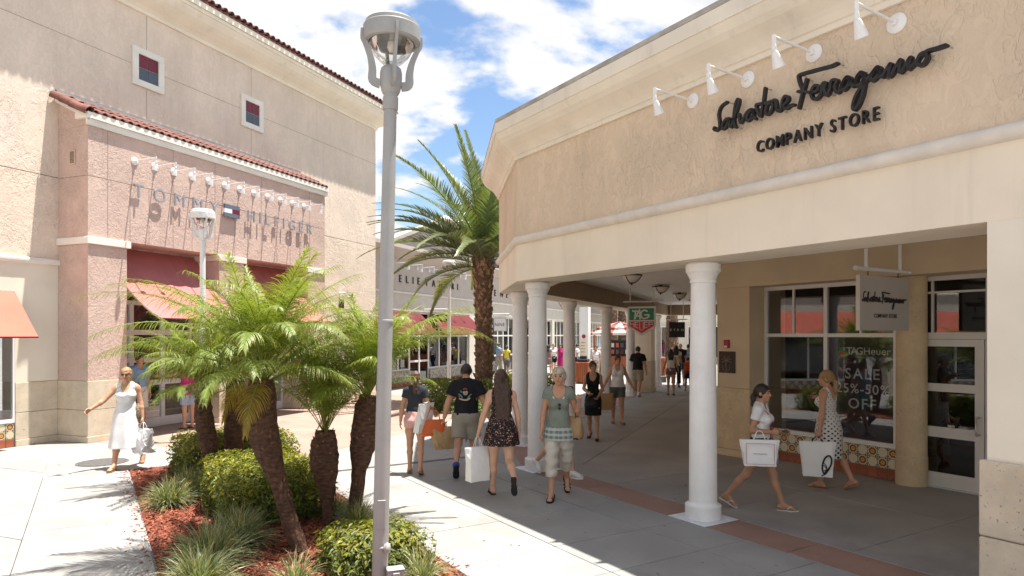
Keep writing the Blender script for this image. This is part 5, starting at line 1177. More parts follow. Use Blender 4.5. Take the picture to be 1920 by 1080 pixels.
mb = MB(); mb.box(-.075, .075, -.055, .055, .2155, .228, b=.005); mb.build('lid', 'lamp_white_shaded', bx)
mb = MB(); p = at(726, 1028, 5.72); mb.lathe([(.001, -.03), (.035, -.025), (.05, 0), (.035, .025), (.001, .03)], 18, mtx=Matrix.Rotation(math.pi/2, 4, 'Y')); fx = thing('flood_light', 'small round white flood lamp fixed low on the foreground lamp post', 'flood lamp', (p.x, p.y, p.z), 0); mb.build('head', 'lamp_white_shaded', fx); mb = MB(); mb.tube([(-.07, 0, 0), (-.028, 0, 0)], .012, 8); mb.build('bracket', 'lamp_white_shaded', fx)

def scatter(name, label_parent, n, pick, size, mat, rnd, tints):
    rs = np.random.RandomState(rnd); V = []; Fc = []; T = []
    for i in range(n):
        x, y = pick(rs); a_ = rs.rand()*6.283; l_ = size*(.5+rs.rand()); w_ = l_*(.18+.25*rs.rand()); d = np.array([math.cos(a_), math.sin(a_), 0]); q = np.array([-d[1], d[0], 0]); c = np.array([x, y, .004]); b = len(V)
        V += [c-d*l_, c-q*w_, c+d*l_, c+q*w_, c+np.array([0, 0, .004+l_*.12])]; t_ = np.array(tints[rs.randint(len(tints))])*(.7+.6*rs.rand()); T += [t_]*5; Fc += [(b, b+1, b+4), (b+1, b+2, b+4), (b+2, b+3, b+4), (b+3, b, b+4)]
    return link(name, tinted_mesh(name, V, Fc, np.array(T), mat), label_parent, kind='stuff')
def edge_pick(rs):
    u = -3.4+rs.rand()*7; s_ = rs.rand(); o = abs(rs.randn())*.10
    v = -5.31-o if s_ < .5 else -2.95+o
    p = Aw(u, v); return p.x, p.y
scatter('spilled_bark', bedo, 420, edge_pick, .022, 'mulch_chip', 90, [(1, 1, 1), (.7, .6, .6)])
M('litter_leaf', (.20, .14, .07), .8, attr='tint')
def plaza_pick(rs): p = G(60+1300*rs.rand(), 800+330*rs.rand()**.8); return p.x, p.y
scatter('fallen_leaves', plaza, 70, plaza_pick, .020, 'litter_leaf', 91, [(1, 1, 1), (.6, .9, .5), (.5, .45, .4)])
# ---------------------------------------------------------------- people: smooth bodies grown from bones, clothing cut from the same flesh a little larger
def skinmat(name, col):
    return M(name, col, .48, var=.06, vscale=9, spec=.35, bump=.0006, bscale=180, sss=.04)
skinmat('skin_fair', (.62, .36, .25)); skinmat('skin_tan', (.50, .265, .165)); skinmat('skin_olive', (.42, .225, .135)); skinmat('skin_brown', (.17, .085, .05))
def hairmat(name, col): return M(name, col, .42, var=.4, vscale=30, stretch=(3, 3, .35), bump=.006, bscale=55, spec=.45)
hairmat('hair_dark', (.022, .014, .011)); hairmat('hair_brown', (.065, .034, .022)); hairmat('hair_auburn', (.10, .042, .025)); hairmat('hair_blond', (.36, .21, .09)); hairmat('hair_grey', (.42, .37, .29))
M('eye_dark', (.02, .015, .012), .2); M('lip', (.34, .10, .085), .45); M('brow', (.05, .03, .02), .8)
def cloth(name, col, rough=.85, var=.08, bump=.004, bscale=11, **k): return M(name, col, rough, var=var, vscale=5, bump=bump, bscale=bscale, spec=.2, **k)
class Field:
    def __init__(s, lo, hi, h):
        s.h = h; s.lo = np.array(lo)-2*h; n = np.ceil((np.array(hi)-s.lo)/h).astype(int)+3; s.ax = [s.lo[i]+h*np.arange(n[i]) for i in range(3)]; s.F = np.full(tuple(n), .25, 'f')
    def sl(s, lo, hi): return tuple(slice(max(0, int((lo[i]-s.lo[i])/s.h)), min(len(s.ax[i]), int((hi[i]-s.lo[i])/s.h)+2)) for i in range(3))
    def grid(s, sl): return (s.ax[0][sl[0]][:, None, None], s.ax[1][sl[1]][None, :, None], s.ax[2][sl[2]][None, None, :])
    @staticmethod
    def dist(p, X, Y, Z, inf=0.):
        if p[0] == 'c':
            _, a, b, r1, r2 = p; a = np.asarray(a, float); b = np.asarray(b, float); d = b-a; L2 = max(d@d, 1e-9)
            x, y, z = X-a[0], Y-a[1], Z-a[2]; t = np.clip((x*d[0]+y*d[1]+z*d[2])/L2, 0, 1)
            return np.sqrt((x-t*d[0])**2+(y-t*d[1])**2+(z-t*d[2])**2)-(r1+t*(r2-r1))-inf
        if p[0] == 'e':
            _, c, r, R = p; x, y, z = X-c[0], Y-c[1], Z-c[2]; r = np.asarray(r)+inf; q = [x*R[0, i]+y*R[1, i]+z*R[2, i] for i in range(3)]
            k0 = np.sqrt(sum((q[i]/r[i])**2 for i in range(3))); k1 = np.sqrt(sum((q[i]/r[i]**2)**2 for i in range(3)))+1e-9
            return k0*(k0-1)/k1
        if p[0] == 'l':      # skirt-like loft: rows of (z, cx, cy, a, b), pleats, shell
            _, rows, n, amp, shell = p; rows = sorted(rows); zs = [r[0] for r in rows]; zz = Z.ravel(); I = lambda k: np.interp(zz, zs, [r[k] for r in rows])[None, None, :]
            cx_, cy_, a, b = I(1), I(2), I(3), I(4); th = np.arctan2((Y-cy_)/b, (X-cx_)/a); am = np.interp(zz, [zs[0], zs[-1]], [amp, 0])[None, None, :]
            w = 1+am*(np.cos(n*th+2*np.sin(2*th))+.5*np.cos((n*.5+1)*th+1)); d = (np.sqrt(((X-cx_)/a)**2+((Y-cy_)/b)**2)-w)*np.minimum(a, b)*.85-inf
            if shell: d = np.maximum(d, -(d+shell))
            return np.maximum(d, np.maximum(Z-zs[-1], zs[0]-Z))
    @staticmethod
    def bbox(p, m):
        if p[0] == 'c': a, b = np.asarray(p[1], float), np.asarray(p[2], float); r = max(p[3], p[4])+m; return np.minimum(a, b)-r, np.maximum(a, b)+r
        if p[0] == 'e': r = max(p[2])+m; return np.asarray(p[1])-r, np.asarray(p[1])+r
        rows = p[1]; return (np.array([min(r[1]-r[3]*1.3 for r in rows)-m, min(r[2]-r[4]*1.3 for r in rows)-m, min(r[0] for r in rows)-m]), np.array([max(r[1]+r[3]*1.3 for r in rows)+m, max(r[2]+r[4]*1.3 for r in rows)+m, max(r[0] for r in rows)+m]))
    def add(s, p, k=.03, inf=0.):
        sl = s.sl(*s.bbox(p, inf+k+.03)); X, Y, Z = s.grid(sl)
        if 0 in (X.size, Y.size, Z.size): return
        d = s.dist(p, X, Y, Z, inf); f = s.F[sl]; hh = np.maximum(k-np.abs(f-d), 0)/k; s.F[sl] = np.minimum(f, d)-hh*hh*k*.25
    def sub(s, p, k=.01, inf=0.):
        sl = s.sl(*s.bbox(p, inf+k+.03)); X, Y, Z = s.grid(sl)
        if 0 in (X.size, Y.size, Z.size): return
        d = -s.dist(p, X, Y, Z, inf); f = s.F[sl]; hh = np.maximum(k-np.abs(f-d), 0)/k; s.F[sl] = np.maximum(f, d)+hh*hh*k*.25
    def cut(s, pt, n):
        X, Y, Z = s.grid((slice(None),)*3); n = np.asarray(n, float); n = n/np.linalg.norm(n); s.F = np.maximum(s.F, (X-pt[0])*n[0]+(Y-pt[1])*n[1]+(Z-pt[2])*n[2]).astype('f')
    def wrinkle(s, amp, f, seed=0):
        X, Y, Z = s.grid((slice(None),)*3); s.F = (s.F+amp*np.sin(f*(X*1.1+Z*.9)+seed)*np.sin(f*(Y*.8-Z*.7)+2*seed)+amp*.6*np.sin(f*1.9*(Z+.5*X)+seed)*np.sin(f*1.3*(X-Y)+1)).astype('f')
    def mesh(s):
        F = s.F; I = F < 0
        if not I.any(): return [], []
        c = [(i, j, k) for i in (0, 1) for j in (0, 1) for k in (0, 1)]; n = np.array(F.shape)-1
        cnt = sum(I[i:n[0]+i, j:n[1]+j, k:n[2]+k].astype(np.int8) for i, j, k in c); act = (cnt > 0) & (cnt < 8); idx = np.argwhere(act)
        vid = np.full(act.shape, -1, int); vid[act] = np.arange(len(idx)); acc = np.zeros((len(idx), 3)); num = np.zeros(len(idx))
        val = {q: F[idx[:, 0]+q[0], idx[:, 1]+q[1], idx[:, 2]+q[2]] for q in c}
        for a in c:
            for ax in range(3):
                if a[ax] == 0:
                    b = list(a); b[ax] = 1; b = tuple(b); va, vb = val[a], val[b]; m = (va < 0) != (vb < 0); t = np.where(m, va/(np.where(m, va-vb, 1)), 0)
                    p = np.array(a, float)[None]+np.zeros((len(idx), 3)); p[:, ax] += t; acc += p*m[:, None]; num += m
        V = (idx+acc/num[:, None])*s.h+s.lo; Q = []
        for ax in range(3):
            u, v = [(1, 2), (2, 0), (0, 1)][ax]; sh = list(F.shape); A_ = np.moveaxis(I, ax, 0); m = A_[:-1] != A_[1:]; e = np.argwhere(np.moveaxis(m, 0, ax))
            e = e[(e[:, u] > 0) & (e[:, v] > 0) & (e[:, u] < n[u]) & (e[:, v] < n[v])]
            def cell(du, dv): q = e.copy(); q[:, u] -= du; q[:, v] -= dv; return vid[q[:, 0], q[:, 1], q[:, 2]]
            quad = np.stack([cell(1, 1), cell(0, 1), cell(0, 0), cell(1, 0)], 1); fl = I[e[:, 0], e[:, 1], e[:, 2]]; quad[~fl] = quad[~fl][:, ::-1]; Q.append(quad)
        Q = np.concatenate(Q); return V, Q[(Q >= 0).all(1)].tolist()
def rot(ax, a):
    c, s_ = math.cos(a), math.sin(a); i = 'xyz'.index(ax); m = np.eye(3); j, k = (i+1) % 3, (i+2) % 3; m[j, j] = c; m[j, k] = -s_; m[k, j] = s_; m[k, k] = c; return m
def human(name_label, loc, heading, H=1.65, male=False, w=1., skin='skin_tan', h=.0095, legs=((0, 0, 0), (0, 0, 0)), arms=(None, None), lean=.03, twist=0., head=(0, 0), hair=None, clothes=(), shoes='bare', shoe_mat='sign_black', face=True, group=None, bust=1., curl=(.4, .4)):
    """legs: (thigh forward, knee bend, toe pitch) for left, right; arms: (upper-arm dir, forearm dir) for left, right in body axes (x right, y forward)"""
    k = H/1.70; P = {}; R = rot('z', twist) @ rot('x', -lean); hy, hp = head; Rh = rot('z', -hy) @ rot('x', hp); I3 = np.eye(3)
    base = np.zeros(3)
    def T(x, y, z): return base+R @ (np.array((x, y, z), float)*k)
    sw, shr = (.19, .062) if male else (.160, .05)
    W_ = w
    torso = []
    def E(lst, c, r, RR=None): lst.append(('e', T(*c), np.array(r)*k, R if RR is None else RR))
    def C(lst, a, b, r1, r2): lst.append(('c', np.asarray(a, float), np.asarray(b, float), r1*k, r2*k))
    pel = []
    if male:
        E(pel, (0, -.005, .02), (.162*W_, .122*W_, .12)); E(pel, (.075, -.055, -.03), (.085*W_, .085, .09)); E(pel, (-.075, -.055, -.03), (.085*W_, .085, .09))
        E(torso, (0, .012*W_, .17), (.150*W_, .118*W_, .17)); E(torso, (0, .0, .36), (.172*W_**.7, .118*W_**.8, .18)); E(torso, (0, .0, .44), (.175, .10, .10))
    else:
        E(pel, (0, -.005, .015), (.168*W_, .118*W_, .125)); E(pel, (.078, -.062, -.035), (.088*W_, .085*W_, .09)); E(pel, (-.078, -.062, -.035), (.088*W_, .085*W_, .09))
        E(torso, (0, .012*W_, .13), (.140*W_, .108*W_, .13)); E(torso, (0, .0, .21), (.122*W_, .092*W_, .13)); E(torso, (0, .0, .36), (.142*W_**.7, .10*W_**.8, .165)); E(torso, (0, -.01, .45), (.145, .08, .085))
        for s_ in (-1, 1): E(torso, (.068*s_, .085, .355), (.064*bust, .060*bust, .060*bust))
    torso.append(('c', T(-sw+.03, -.012, .487), T(sw-.03, -.012, .487), shr*k, shr*k))
    for s_ in (-1, 1): torso.append(('c', T(.02*s_, -.02, .555), T(.11*s_, -.015, .505), .046*k, .042*k))
    neck = [('c', T(0, -.012, .50), T(0, .008, .615), (.062 if male else .052)*k, (.058 if male else .047)*k)]
    hcen = T(0, .016, .705)
    def Hd(x, y, z): return hcen+Rh @ (np.array((x, y, z), float)*k)
    hd = [('e', Hd(0, -.008, .02), np.array((.074, .092, .097))*k, Rh), ('e', Hd(0, .030, -.035), np.array((.058, .060, .076))*k, Rh), ('e', Hd(0, .056, -.088), np.array((.036, .030, .027))*k, Rh),
          ('c', Hd(0, .086, .008), Hd(0, .106, -.03), .010*k, .0135*k), ('c', Hd(-.036, .080, .026), Hd(.036, .080, .026), .012*k, .012*k), ('e', Hd(0, .086, -.060), np.array((.023, .010, .011))*k, Rh)]
    for s_ in (-1, 1): hd += [('e', Hd(.037*s_, .045, -.028), np.array((.028, .03, .032))*k, Rh), ('e', Hd(.077*s_, -.008, -.005), np.array((.011, .022, .031))*k, Rh)]
    limbs = {}; info = {}
    for i, s_ in ((0, -1), (1, 1)):
        th, kn, tp = legs[i][:3]; ab = legs[i][3] if len(legs[i]) > 3 else .02
        hip = np.array((.088*s_*W_**.5, 0, -.015))*k; d1 = np.array((math.sin(ab)*s_, math.sin(th), -math.cos(th))); d1 /= np.linalg.norm(d1); knee = hip+d1*.41*k
        a2_ = th-kn; d2 = np.array((math.sin(ab)*s_*.5, math.sin(a2_), -math.cos(a2_))); d2 /= np.linalg.norm(d2); ank = knee+d2*.405*k
        fd = np.array((.10*s_, math.cos(tp), -math.sin(tp))); fd /= np.linalg.norm(fd); lat = np.cross(fd, (0, 0, 1)); lat /= np.linalg.norm(lat); up = np.cross(lat, fd)
        bk = np.cross(d2, (1, 0, 0)); bk = bk/np.linalg.norm(bk); bk = bk if bk[1] < 0 else -bk
        thigh, shin, foot = [], [], []
        C(thigh, hip, hip+d1*.2*k, .088*W_, .077*W_**.8); C(thigh, hip+d1*.2*k, knee, .077*W_**.8, .053)
        C(shin, knee, knee+d2*.03*k, .053, .050); C(shin, knee+d2*.04*k+bk*.010*k, knee+d2*.15*k+bk*.016*k, .046, .052*W_**.3); C(shin, knee+d2*.15*k+bk*.012*k, ank, .049*W_**.3, .034)
        heel = ank-fd*.042*k-up*.042*k; ball = ank+fd*.115*k-up*.052*k
        C(foot, ank, heel, .035, .032); C(foot, ank, ball, .034, .026); C(foot, heel, ball, .030, .026)
        for q, ln in ((-.026, .055), (-.008, .062), (.010, .056), (.026, .042)): C(foot, ball-up*.006*k+lat*q*k*.8, ball+fd*ln*k-up*.014*k+lat*q*k, .016, .0105)
        limbs['thigh', i], limbs['shin', i], limbs['foot', i] = thigh, shin, foot; info['foot', i] = (ank, fd, up, lat, ball, heel); info['leg', i] = (hip, knee, ank, d1, d2)
        ad = arms[i] or ((.10*s_, .03, -1), (.06*s_, .18, -1)); u1 = np.array(ad[0], float); u1 /= np.linalg.norm(u1); u2 = np.array(ad[1], float); u2 /= np.linalg.norm(u2)
        u1w, u2w = R @ u1, R @ u2
        sh = T(sw*s_*.94, -.012, .485); el = sh+u1w*.285*k; wr = el+u2w*.245*k; mw = W_**.5*(1.18 if male else 1.)
        arm, fore, hand = [], [], []
        arm.append(('e', sh+u1w*.03*k, np.array((.052, .052, .058))*k*mw, I3)); C(arm, sh, el, .047*mw, .037*mw); C(fore, el, el+u2w*.07*k, .037*mw, .040*mw); C(fore, el+u2w*.07*k, wr, .040*mw, .025*mw)
        n_ = np.array((-s_, .15, 0.)) if abs(u2w[0]) < .75 else np.array((0, -.3, -1.)); n_ = n_-u2w*(n_ @ u2w); n_ /= np.linalg.norm(n_); t_ = np.cross(u2w, n_)
        if t_[1]+.3*t_[2] < 0: t_ = -t_
        cu = curl[i]; fl = (.040, .044, .040, .032)
        for q in range(4):
            o = (.027-.018*q); a_ = wr+u2w*.015*k+t_*o*.6*k; kn_ = wr+u2w*(.085-.004*abs(q-1))*k+t_*o*k; C(hand, a_, kn_, .0155, .0125)
            da = u2w*math.cos(cu)+n_*math.sin(cu); m1 = kn_+da*fl[q]*k; db = u2w*math.cos(cu*2.1)+n_*math.sin(cu*2.1); C(hand, kn_, m1, .0098, .0088); C(hand, m1, m1+db*fl[q]*.95*k, .0088, .0072)
        tb = wr+u2w*.022*k+t_*.024*k; tm = tb+(u2w*.65+t_*.6+n_*.25)*.045*k; C(hand, tb, tm, .0145, .0115); C(hand, tm, tm+(u2w*.9+n_*.45+t_*.1)*.034*k, .0105, .0085)
        limbs['arm', i], limbs['fore', i], limbs['hand', i] = arm, fore, hand; info['arm', i] = (sh, el, wr, wr+u2w*.095*k+n_*.03*k, u1w, u2w, t_)
    # stand the lower foot on the ground
    low = min(min((info['foot', i][5]-info['foot', i][2]*.034*k)[2], (info['foot', i][4]+info['foot', i][1]*.05*k-info['foot', i][2]*.024*k)[2]) for i in (0, 1)); sole = {'bare': 0., 'none': 0}.get(shoes, .012)
    dz = -low+sole
    allp = torso+pel+neck+hd+sum(limbs.values(), [])
    lo = np.min([Field.bbox(p, .0)[0] for p in allp], 0); hi = np.max([Field.bbox(p, .0)[1] for p in allp], 0)
    root = thing('person', name_label, 'person', (loc[0], loc[1], 0), -heading, group)
    def emit(f, nm, mat, cyl=False):
        V, Q = f.mesh()
        if not len(V): return None
        V = V+np.array((0, 0, dz)); me = bpy.data.meshes.new(nm); me.from_pydata(V.tolist(), [], Q); me.materials.append(MATS[mat]); me.polygons.foreach_set('use_smooth', [True]*len(Q)); me.update()
        if cyl:
            at = me.attributes.new('cyl', 'FLOAT_VECTOR', 'POINT'); c = np.stack([np.arctan2(V[:, 0], V[:, 1])*.15*k if cyl == 'back' else np.arctan2(V[:, 0], -V[:, 1])*.15*k, V[:, 2], np.zeros(len(V))], 1); at.data.foreach_set('vector', c.ravel().astype('f'))
        return link(nm, me, root)
    f = Field(lo, hi, h)
    for p in torso+pel: f.add(p, .05*k)
    for p in neck: f.add(p, .03*k)
    for i in (0, 1):
        for p in limbs['thigh', i]: f.add(p, .04*k)
        for p in limbs['shin', i]: f.add(p, .025*k)
        for p in limbs['foot', i]: f.add(p, .012*k)
        for p in limbs['arm', i]: f.add(p, .03*k)
        for p in limbs['fore', i]: f.add(p, .02*k)
        for p in limbs['hand', i]: f.add(p, .006*k)
    for p in hd: f.add(p, .014*k)
    if face:
        for s_ in (-1, 1): f.sub(('e', Hd(.031*s_, .098, .006), np.array((.019, .012, .011))*k, Rh), .01*k)
    emit(f, 'body', skin)
    # eyes, brows and lips
    if face:
        for s_ in (-1, 1):
            mb = MB(); X_ = Matrix.Translation(Vector(Hd(.031*s_, .083, .006)+np.array((0, 0, dz)))) @ Matrix(Rh.tolist()).to_4x4() @ Matrix.Diagonal((1.25, .7, .62, 1)); mb.lathe([(.001, -.0105*k), (.006*k, -.0085*k), (.0105*k, 0), (.006*k, .0085*k), (.001, .0105*k)], 10, mtx=X_); mb.build('eye', 'eye_dark', root)
            mb = MB(); mb.tube([Vector(Hd(x*s_, y, z)+np.array((0, 0, dz))) for x, y, z in ((.014, .0945, .026), (.031, .093, .032), (.048, .080, .027))], .0042*k, 6); mb.build('eyebrow', 'brow', root)
        mb = MB(); mb.tube([Vector(Hd(x, y, z)+np.array((0, 0, dz))) for x, y, z in ((-.021, .090, -.060), (0, .0975, -.061), (.021, .090, -.060))], [.004*k, .0075*k, .004*k], 8, flat=.9); mb.build('lips', 'lip', root)
    # hair
    if hair:
        st_, hm = hair[:2]; hl = hair[2] if len(hair) > 2 else .45; g = Field(lo-.05, hi+np.array((.06, .06, .03)), h*.9)
        g.add(('e', Hd(0, -.014, .026), np.array((.086, .102, .105))*k, Rh), .02)
        if st_ in ('short', 'crop'):
            if st_ == 'short': g.add(('e', Hd(0, .03, .085), np.array((.07, .055, .045))*k, Rh), .03); g.add(('e', Hd(0, -.03, -.01), np.array((.092, .09, .09))*k, Rh), .03)
            g.sub(('e', Hd(0, .10, -.045), np.array((.072, .085, .085))*k, Rh), .015); g.cut(Hd(0, 0, -.075 if st_ == 'short' else -.06), -(Rh @ np.array((0, .35, 1.))))
            if st_ == 'crop': g.sub(('e', Hd(0, .06, -.075), np.array((.12, .07, .09))*k, Rh), .01)
        else:
            g.sub(('e', Hd(0, .10, -.045), np.array((.068, .080, .088))*k, Rh), .015)
            if st_ in ('pony', 'bun'): g.cut(Hd(0, 0, -.075), -(Rh @ np.array((0, .5, 1.))))
            if st_ == 'pony':
                g.add(('c', Hd(0, -.09, .0), Hd(0, -.135, -.06), .03*k, .034*k), .02)
                d0 = Hd(0, -.135, -.06); g.add(('c', d0, d0+np.array((0, .01, -hl*.5))*k, .034*k, .036*k), .02); g.add(('c', d0+np.array((0, .01, -hl*.5))*k, d0+np.array((0, .02, -hl))*k, .035*k, .012*k), .02)
            if st_ == 'bun': g.add(('e', Hd(0, -.115, .0), np.array((.045, .04, .045))*k, Rh), .015)
            if st_ == 'long':
                g.sub(('e', Hd(0, .13, -.16), np.array((.075, .11, .12))*k, Rh), .01)
                for x in (-.065, -.035, 0, .035, .065):
                    p0 = Hd(x, -.045, -.02); p1 = T(x*1.15, -.105, .52); p2 = T(x*1.1+.004*math.sin(x*90), -.125, .72-hl-.05*abs(x)*10*.3); g.add(('c', p0, p1, .045*k, .036*k), .02); g.add(('c', p1, p2, .036*k, .018*k), .015)
        g.wrinkle(.004, 55, 1); emit(g, 'hair', hm)
        if h < .012:      # loose strands over the mass
            rr_ = random.Random(len(name_label)); mb = MB()
            for q in range(110):
                az = rr_.uniform(-2.2, 2.2); el_ = rr_.uniform(-.1, 1.4); d = np.array((math.sin(az)*math.cos(el_), -math.cos(az)*math.cos(el_), math.sin(el_))); p0 = Hd(*(np.array((0, -.014, .026))+d*np.array((.087, .103, .106)))); o_ = Rh @ d
                L1 = rr_.uniform(.04, .10) if st_ != 'long' else rr_.uniform(.06, hl*.9); j1 = np.array((rr_.gauss(0, .006), rr_.gauss(0, .006), 0))
                if st_ in ('pony', 'bun'): tgt = Hd(0, -.115, -.01); p1 = (p0+tgt)/2+o_*.012*k; pts_ = [p0, p1+j1, tgt+j1]
                else: pts_ = [p0, p0+o_*.006*k+np.array((0, 0, -L1*.5*k))+j1, p0+o_*.004*k+np.array((0, -.02*k if st_ == 'long' else 0, -L1*k))+j1*2.2]
                mb.tube([Vector(v+np.array((0, 0, dz))) for v in pts_], [.0022*k, .0022*k, .0008*k], 4)
            mb.build('hair_strands', hm, root, kind='stuff')
    # clothing
    for c in clothes:
        ty = c['t']; inf = c.get('inf', .012)*k; g = Field(lo-.12, hi+.12, h*c.get('res', 1.)); kk = .05*k
        if ty in ('top', 'dress'):
            for p in torso: g.add(p, kk, inf)
            if c.get('hem', 0) < .1:
                for p in pel: g.add(p, kk, inf)
            if c.get('neckhold'):
                for p in neck: g.add(p, .02, inf*.6)
            sl_ = c.get('sleeve', 0)
            if sl_:
                for i in (0, 1):
                    sh, el, wr, hn, u1w, u2w, t_ = info['arm', i]; rr = (.061 if not male else .074)*k*W_**.5; g.add(('c', sh, sh+(el-sh)*sl_, rr+inf*.4, rr*c.get('flare', .96)+inf*.4), .025)
                    g.cut_cap = None
            if c.get('wrk', 1): g.wrinkle(.0036*c.get('wrk', 1), 27, sum(map(ord, c['m'])) % 7)
            if sl_:
                for i in (0, 1):
                    sh, el, wr, hn, u1w, u2w, t_ = info['arm', i]; q = sh+(el-sh)*sl_; s2 = g.sl(q+u1w*.1-.13, q+u1w*.1+.13); X, Y, Z = g.grid(s2); dd = (X-q[0])*u1w[0]+(Y-q[1])*u1w[1]+(Z-q[2])*u1w[2]
                    near = np.sqrt((X-q[0])**2+(Y-q[1])**2+(Z-q[2])**2); arm_only = ((X-T(0, 0, .4)[0])*(1 if i else -1) > (sw+.0)*k*.80) & (near < .115); g.F[s2] = np.where(arm_only, np.maximum(g.F[s2], dd), g.F[s2])
            nk = c.get('neck', (.06, .05))   # half width, depth below the collar bone
            g.sub(('e', T(0, .075, .545), np.array((nk[0], .12, nk[1]))*k, R), .008); g.sub(('c', T(0, -.01, .52), T(0, .02, .75), nk[0]*k*.95, .10*k), .006)
            if c.get('strap'):     # cut away the shoulders, leaving straps
                for s_ in (-1, 1): g.sub(('c', T(s_*(c['strap']+.115), -.02, .47), T(s_*(c['strap']+.12), -.02, .75), .085*k, .1*k), .01)
                g.sub(('e', T(0, .10, .56), np.array((c['strap']-.012, .14, c.get('scoop', .12)))*k, R), .006); g.sub(('e', T(0, -.12, .56), np.array((c['strap']-.012, .14, c.get('back', .10)))*k, R), .006)
            if c.get('back_open'): g.sub(('e', T(0, -.13, .33), np.array((.055, .09, .13))*k, R), .006)
            hz = c.get('hem', -.05); g.cut(T(0, 0, hz), R @ np.array((0, c.get('tilt', 0), -1.)))
        if ty in ('shorts', 'pants'):
            for p in pel: g.add(p, kk, inf)
            if ty == 'shorts' or True:
                for p in torso[:1 if male else 2]: g.add(p, kk, inf*.9)
            fr = c.get('frac', .5)
            for i in (0, 1):
                hip, knee, ank, d1, d2 = info['leg', i]
                if fr <= 1: e = hip+d1*.41*k*fr; r1 = .092*W_*k; r2 = (.092+(.062-.092)*fr)*k*W_**.7*c.get('flare', 1.12); g.add(('c', hip, e, r1+inf, r2+inf), .03)
                else:
                    for p in limbs['thigh', i]: g.add(p, .03, inf*1.2)
                    e = knee+d2*.405*k*(fr-1); g.add(('c', knee, e, .056*k*W_**.5, .056*k*W_**.5), .03, inf*1.2)
            if c.get('wrk', 1): g.wrinkle(.004*c.get('wrk', 1), 26, 3)
            for i in (0, 1):
                hip, knee, ank, d1, d2 = info['leg', i]; dd_, e = (d1, hip+d1*.41*k*fr) if fr <= 1 else (d2, knee+d2*.405*k*(fr-1))
                s2 = g.sl(e-.2, e+.2); X, Y, Z = g.grid(s2); dst = (X-e[0])*dd_[0]+(Y-e[1])*dd_[1]+(Z-e[2])*dd_[2]; near = np.sqrt((X-e[0])**2+(Y-e[1])**2+(Z-e[2])**2) < .15*k; side = (X*(1 if i else -1)) > -.0*k
                g.F[s2] = np.where(near & side, np.maximum(g.F[s2], dst), g.F[s2])
            g.cut(T(0, 0, c.get('waist', .12)), R @ np.array((0, 0, 1.)))
        if ty == 'skirt':
            rows = [(z*k, x*k, y*k, a*k, b*k) for z, x, y, a, b in c['rows']]; g.add(('l', rows, c.get('n', 9), c.get('amp', .04), c.get('shell', .024)), .004); 
        emit(g, c['name'], c['m'], c.get('cyl', False))
    # footwear
    for i in (0, 1):
        ank, fd, up, lat, ball, heel = info['foot', i]; Z3 = np.array((0, 0, dz))
        Mx = Matrix([[lat[j], fd[j], up[j], (ank+Z3)[j]] for j in range(3)]+[[0, 0, 0, 1]])
        if shoes in ('flip', 'sandal', 'flat'):
            out = [(-.030, -.075), (.030, -.075), (.036, -.03), (.032, .04), (.043, .11), (.040, .16), (.022, .192), (-.010, .195), (-.034, .165), (-.041, .11), (-.031, .04), (-.036, -.03)]
            P_ = [tuple(v[:2]) for v in cr([(x*k, y*k, 0) for x, y in out+out[:1]], 3)][:-1]; mb = MB(); mb.prism(P_, -.094*k, -.0805*k, Mx); mb.build('sole', shoe_mat, root)
            mb = MB(); S_ = lambda pts, r: mb.tube([Mx @ Vector((x*k, y*k, z*k)) for x, y, z in pts], r*k, 6)
            if shoes == 'flip':
                for s_ in (-1, 1): S_(cr([(.006, .150, -.070), (.020*s_, .115, -.034), (.038*s_, .075, -.045), (.040*s_, .055, -.085)], 4), .006)
            elif shoes == 'sandal':
                for y in (.06, .115): S_(cr([(-.043, y, -.085), (-.034, y+.01, -.05), (0, y+.015, -.030 if y < .1 else -.045), (.034, y+.01, -.05), (.043, y, -.085)], 4), .0085)
                S_(cr([(-.035, -.01, -.08), (-.040, -.05, -.035), (0, -.078, -.025), (.040, -.05, -.035), (.035, -.01, -.08)], 4), .007); S_(cr([(-.036, .06, -.06), (0, .035, -.0), (.036, .06, -.06)], 4), .007)
            if mb.v: mb.build('strap', shoe_mat, root)
        if shoes in ('flat', 'sneaker'):
            pts_ = [ank, heel, ball]; lo2 = np.min(pts_, 0)-.15; hi2 = np.max(pts_, 0)+.15; g = Field(lo2, hi2, h)
            for p in limbs['foot', i]: g.add(p, .03, .010*k if shoes == 'sneaker' else .006*k)
            if shoes == 'sneaker': g.add(('c', ank+up*.01*k, ank-up*.03*k, .043*k, .046*k), .02); g.cut(ank+up*.022*k, up)
            else: g.cut(ank-up*.040*k, up)
            emit(g, 'shoe', shoe_mat)
            if shoes == 'sneaker':
                out = [(-.036, -.085), (.036, -.085), (.040, -.03), (.038, .04), (.050, .11), (.046, .165), (.026, .20), (-.012, .203), (-.040, .17), (-.047, .11), (-.036, .04), (-.041, -.03)]
                P_ = [tuple(v[:2]) for v in cr([(x*k, y*k, 0) for x, y in out+out[:1]], 3)][:-1]; mb = MB(); mb.prism(P_, -.100*k, -.078*k, Mx); mb.build('sole', 'white_enamel' if shoe_mat != 'shoe_blue' else 'sign_black', root)
    rz = Matrix.Rotation(-heading, 4, 'Z')
    def wp(v): return rz @ Vector((v[0], v[1], v[2]+dz))+Vector((loc[0], loc[1], 0))
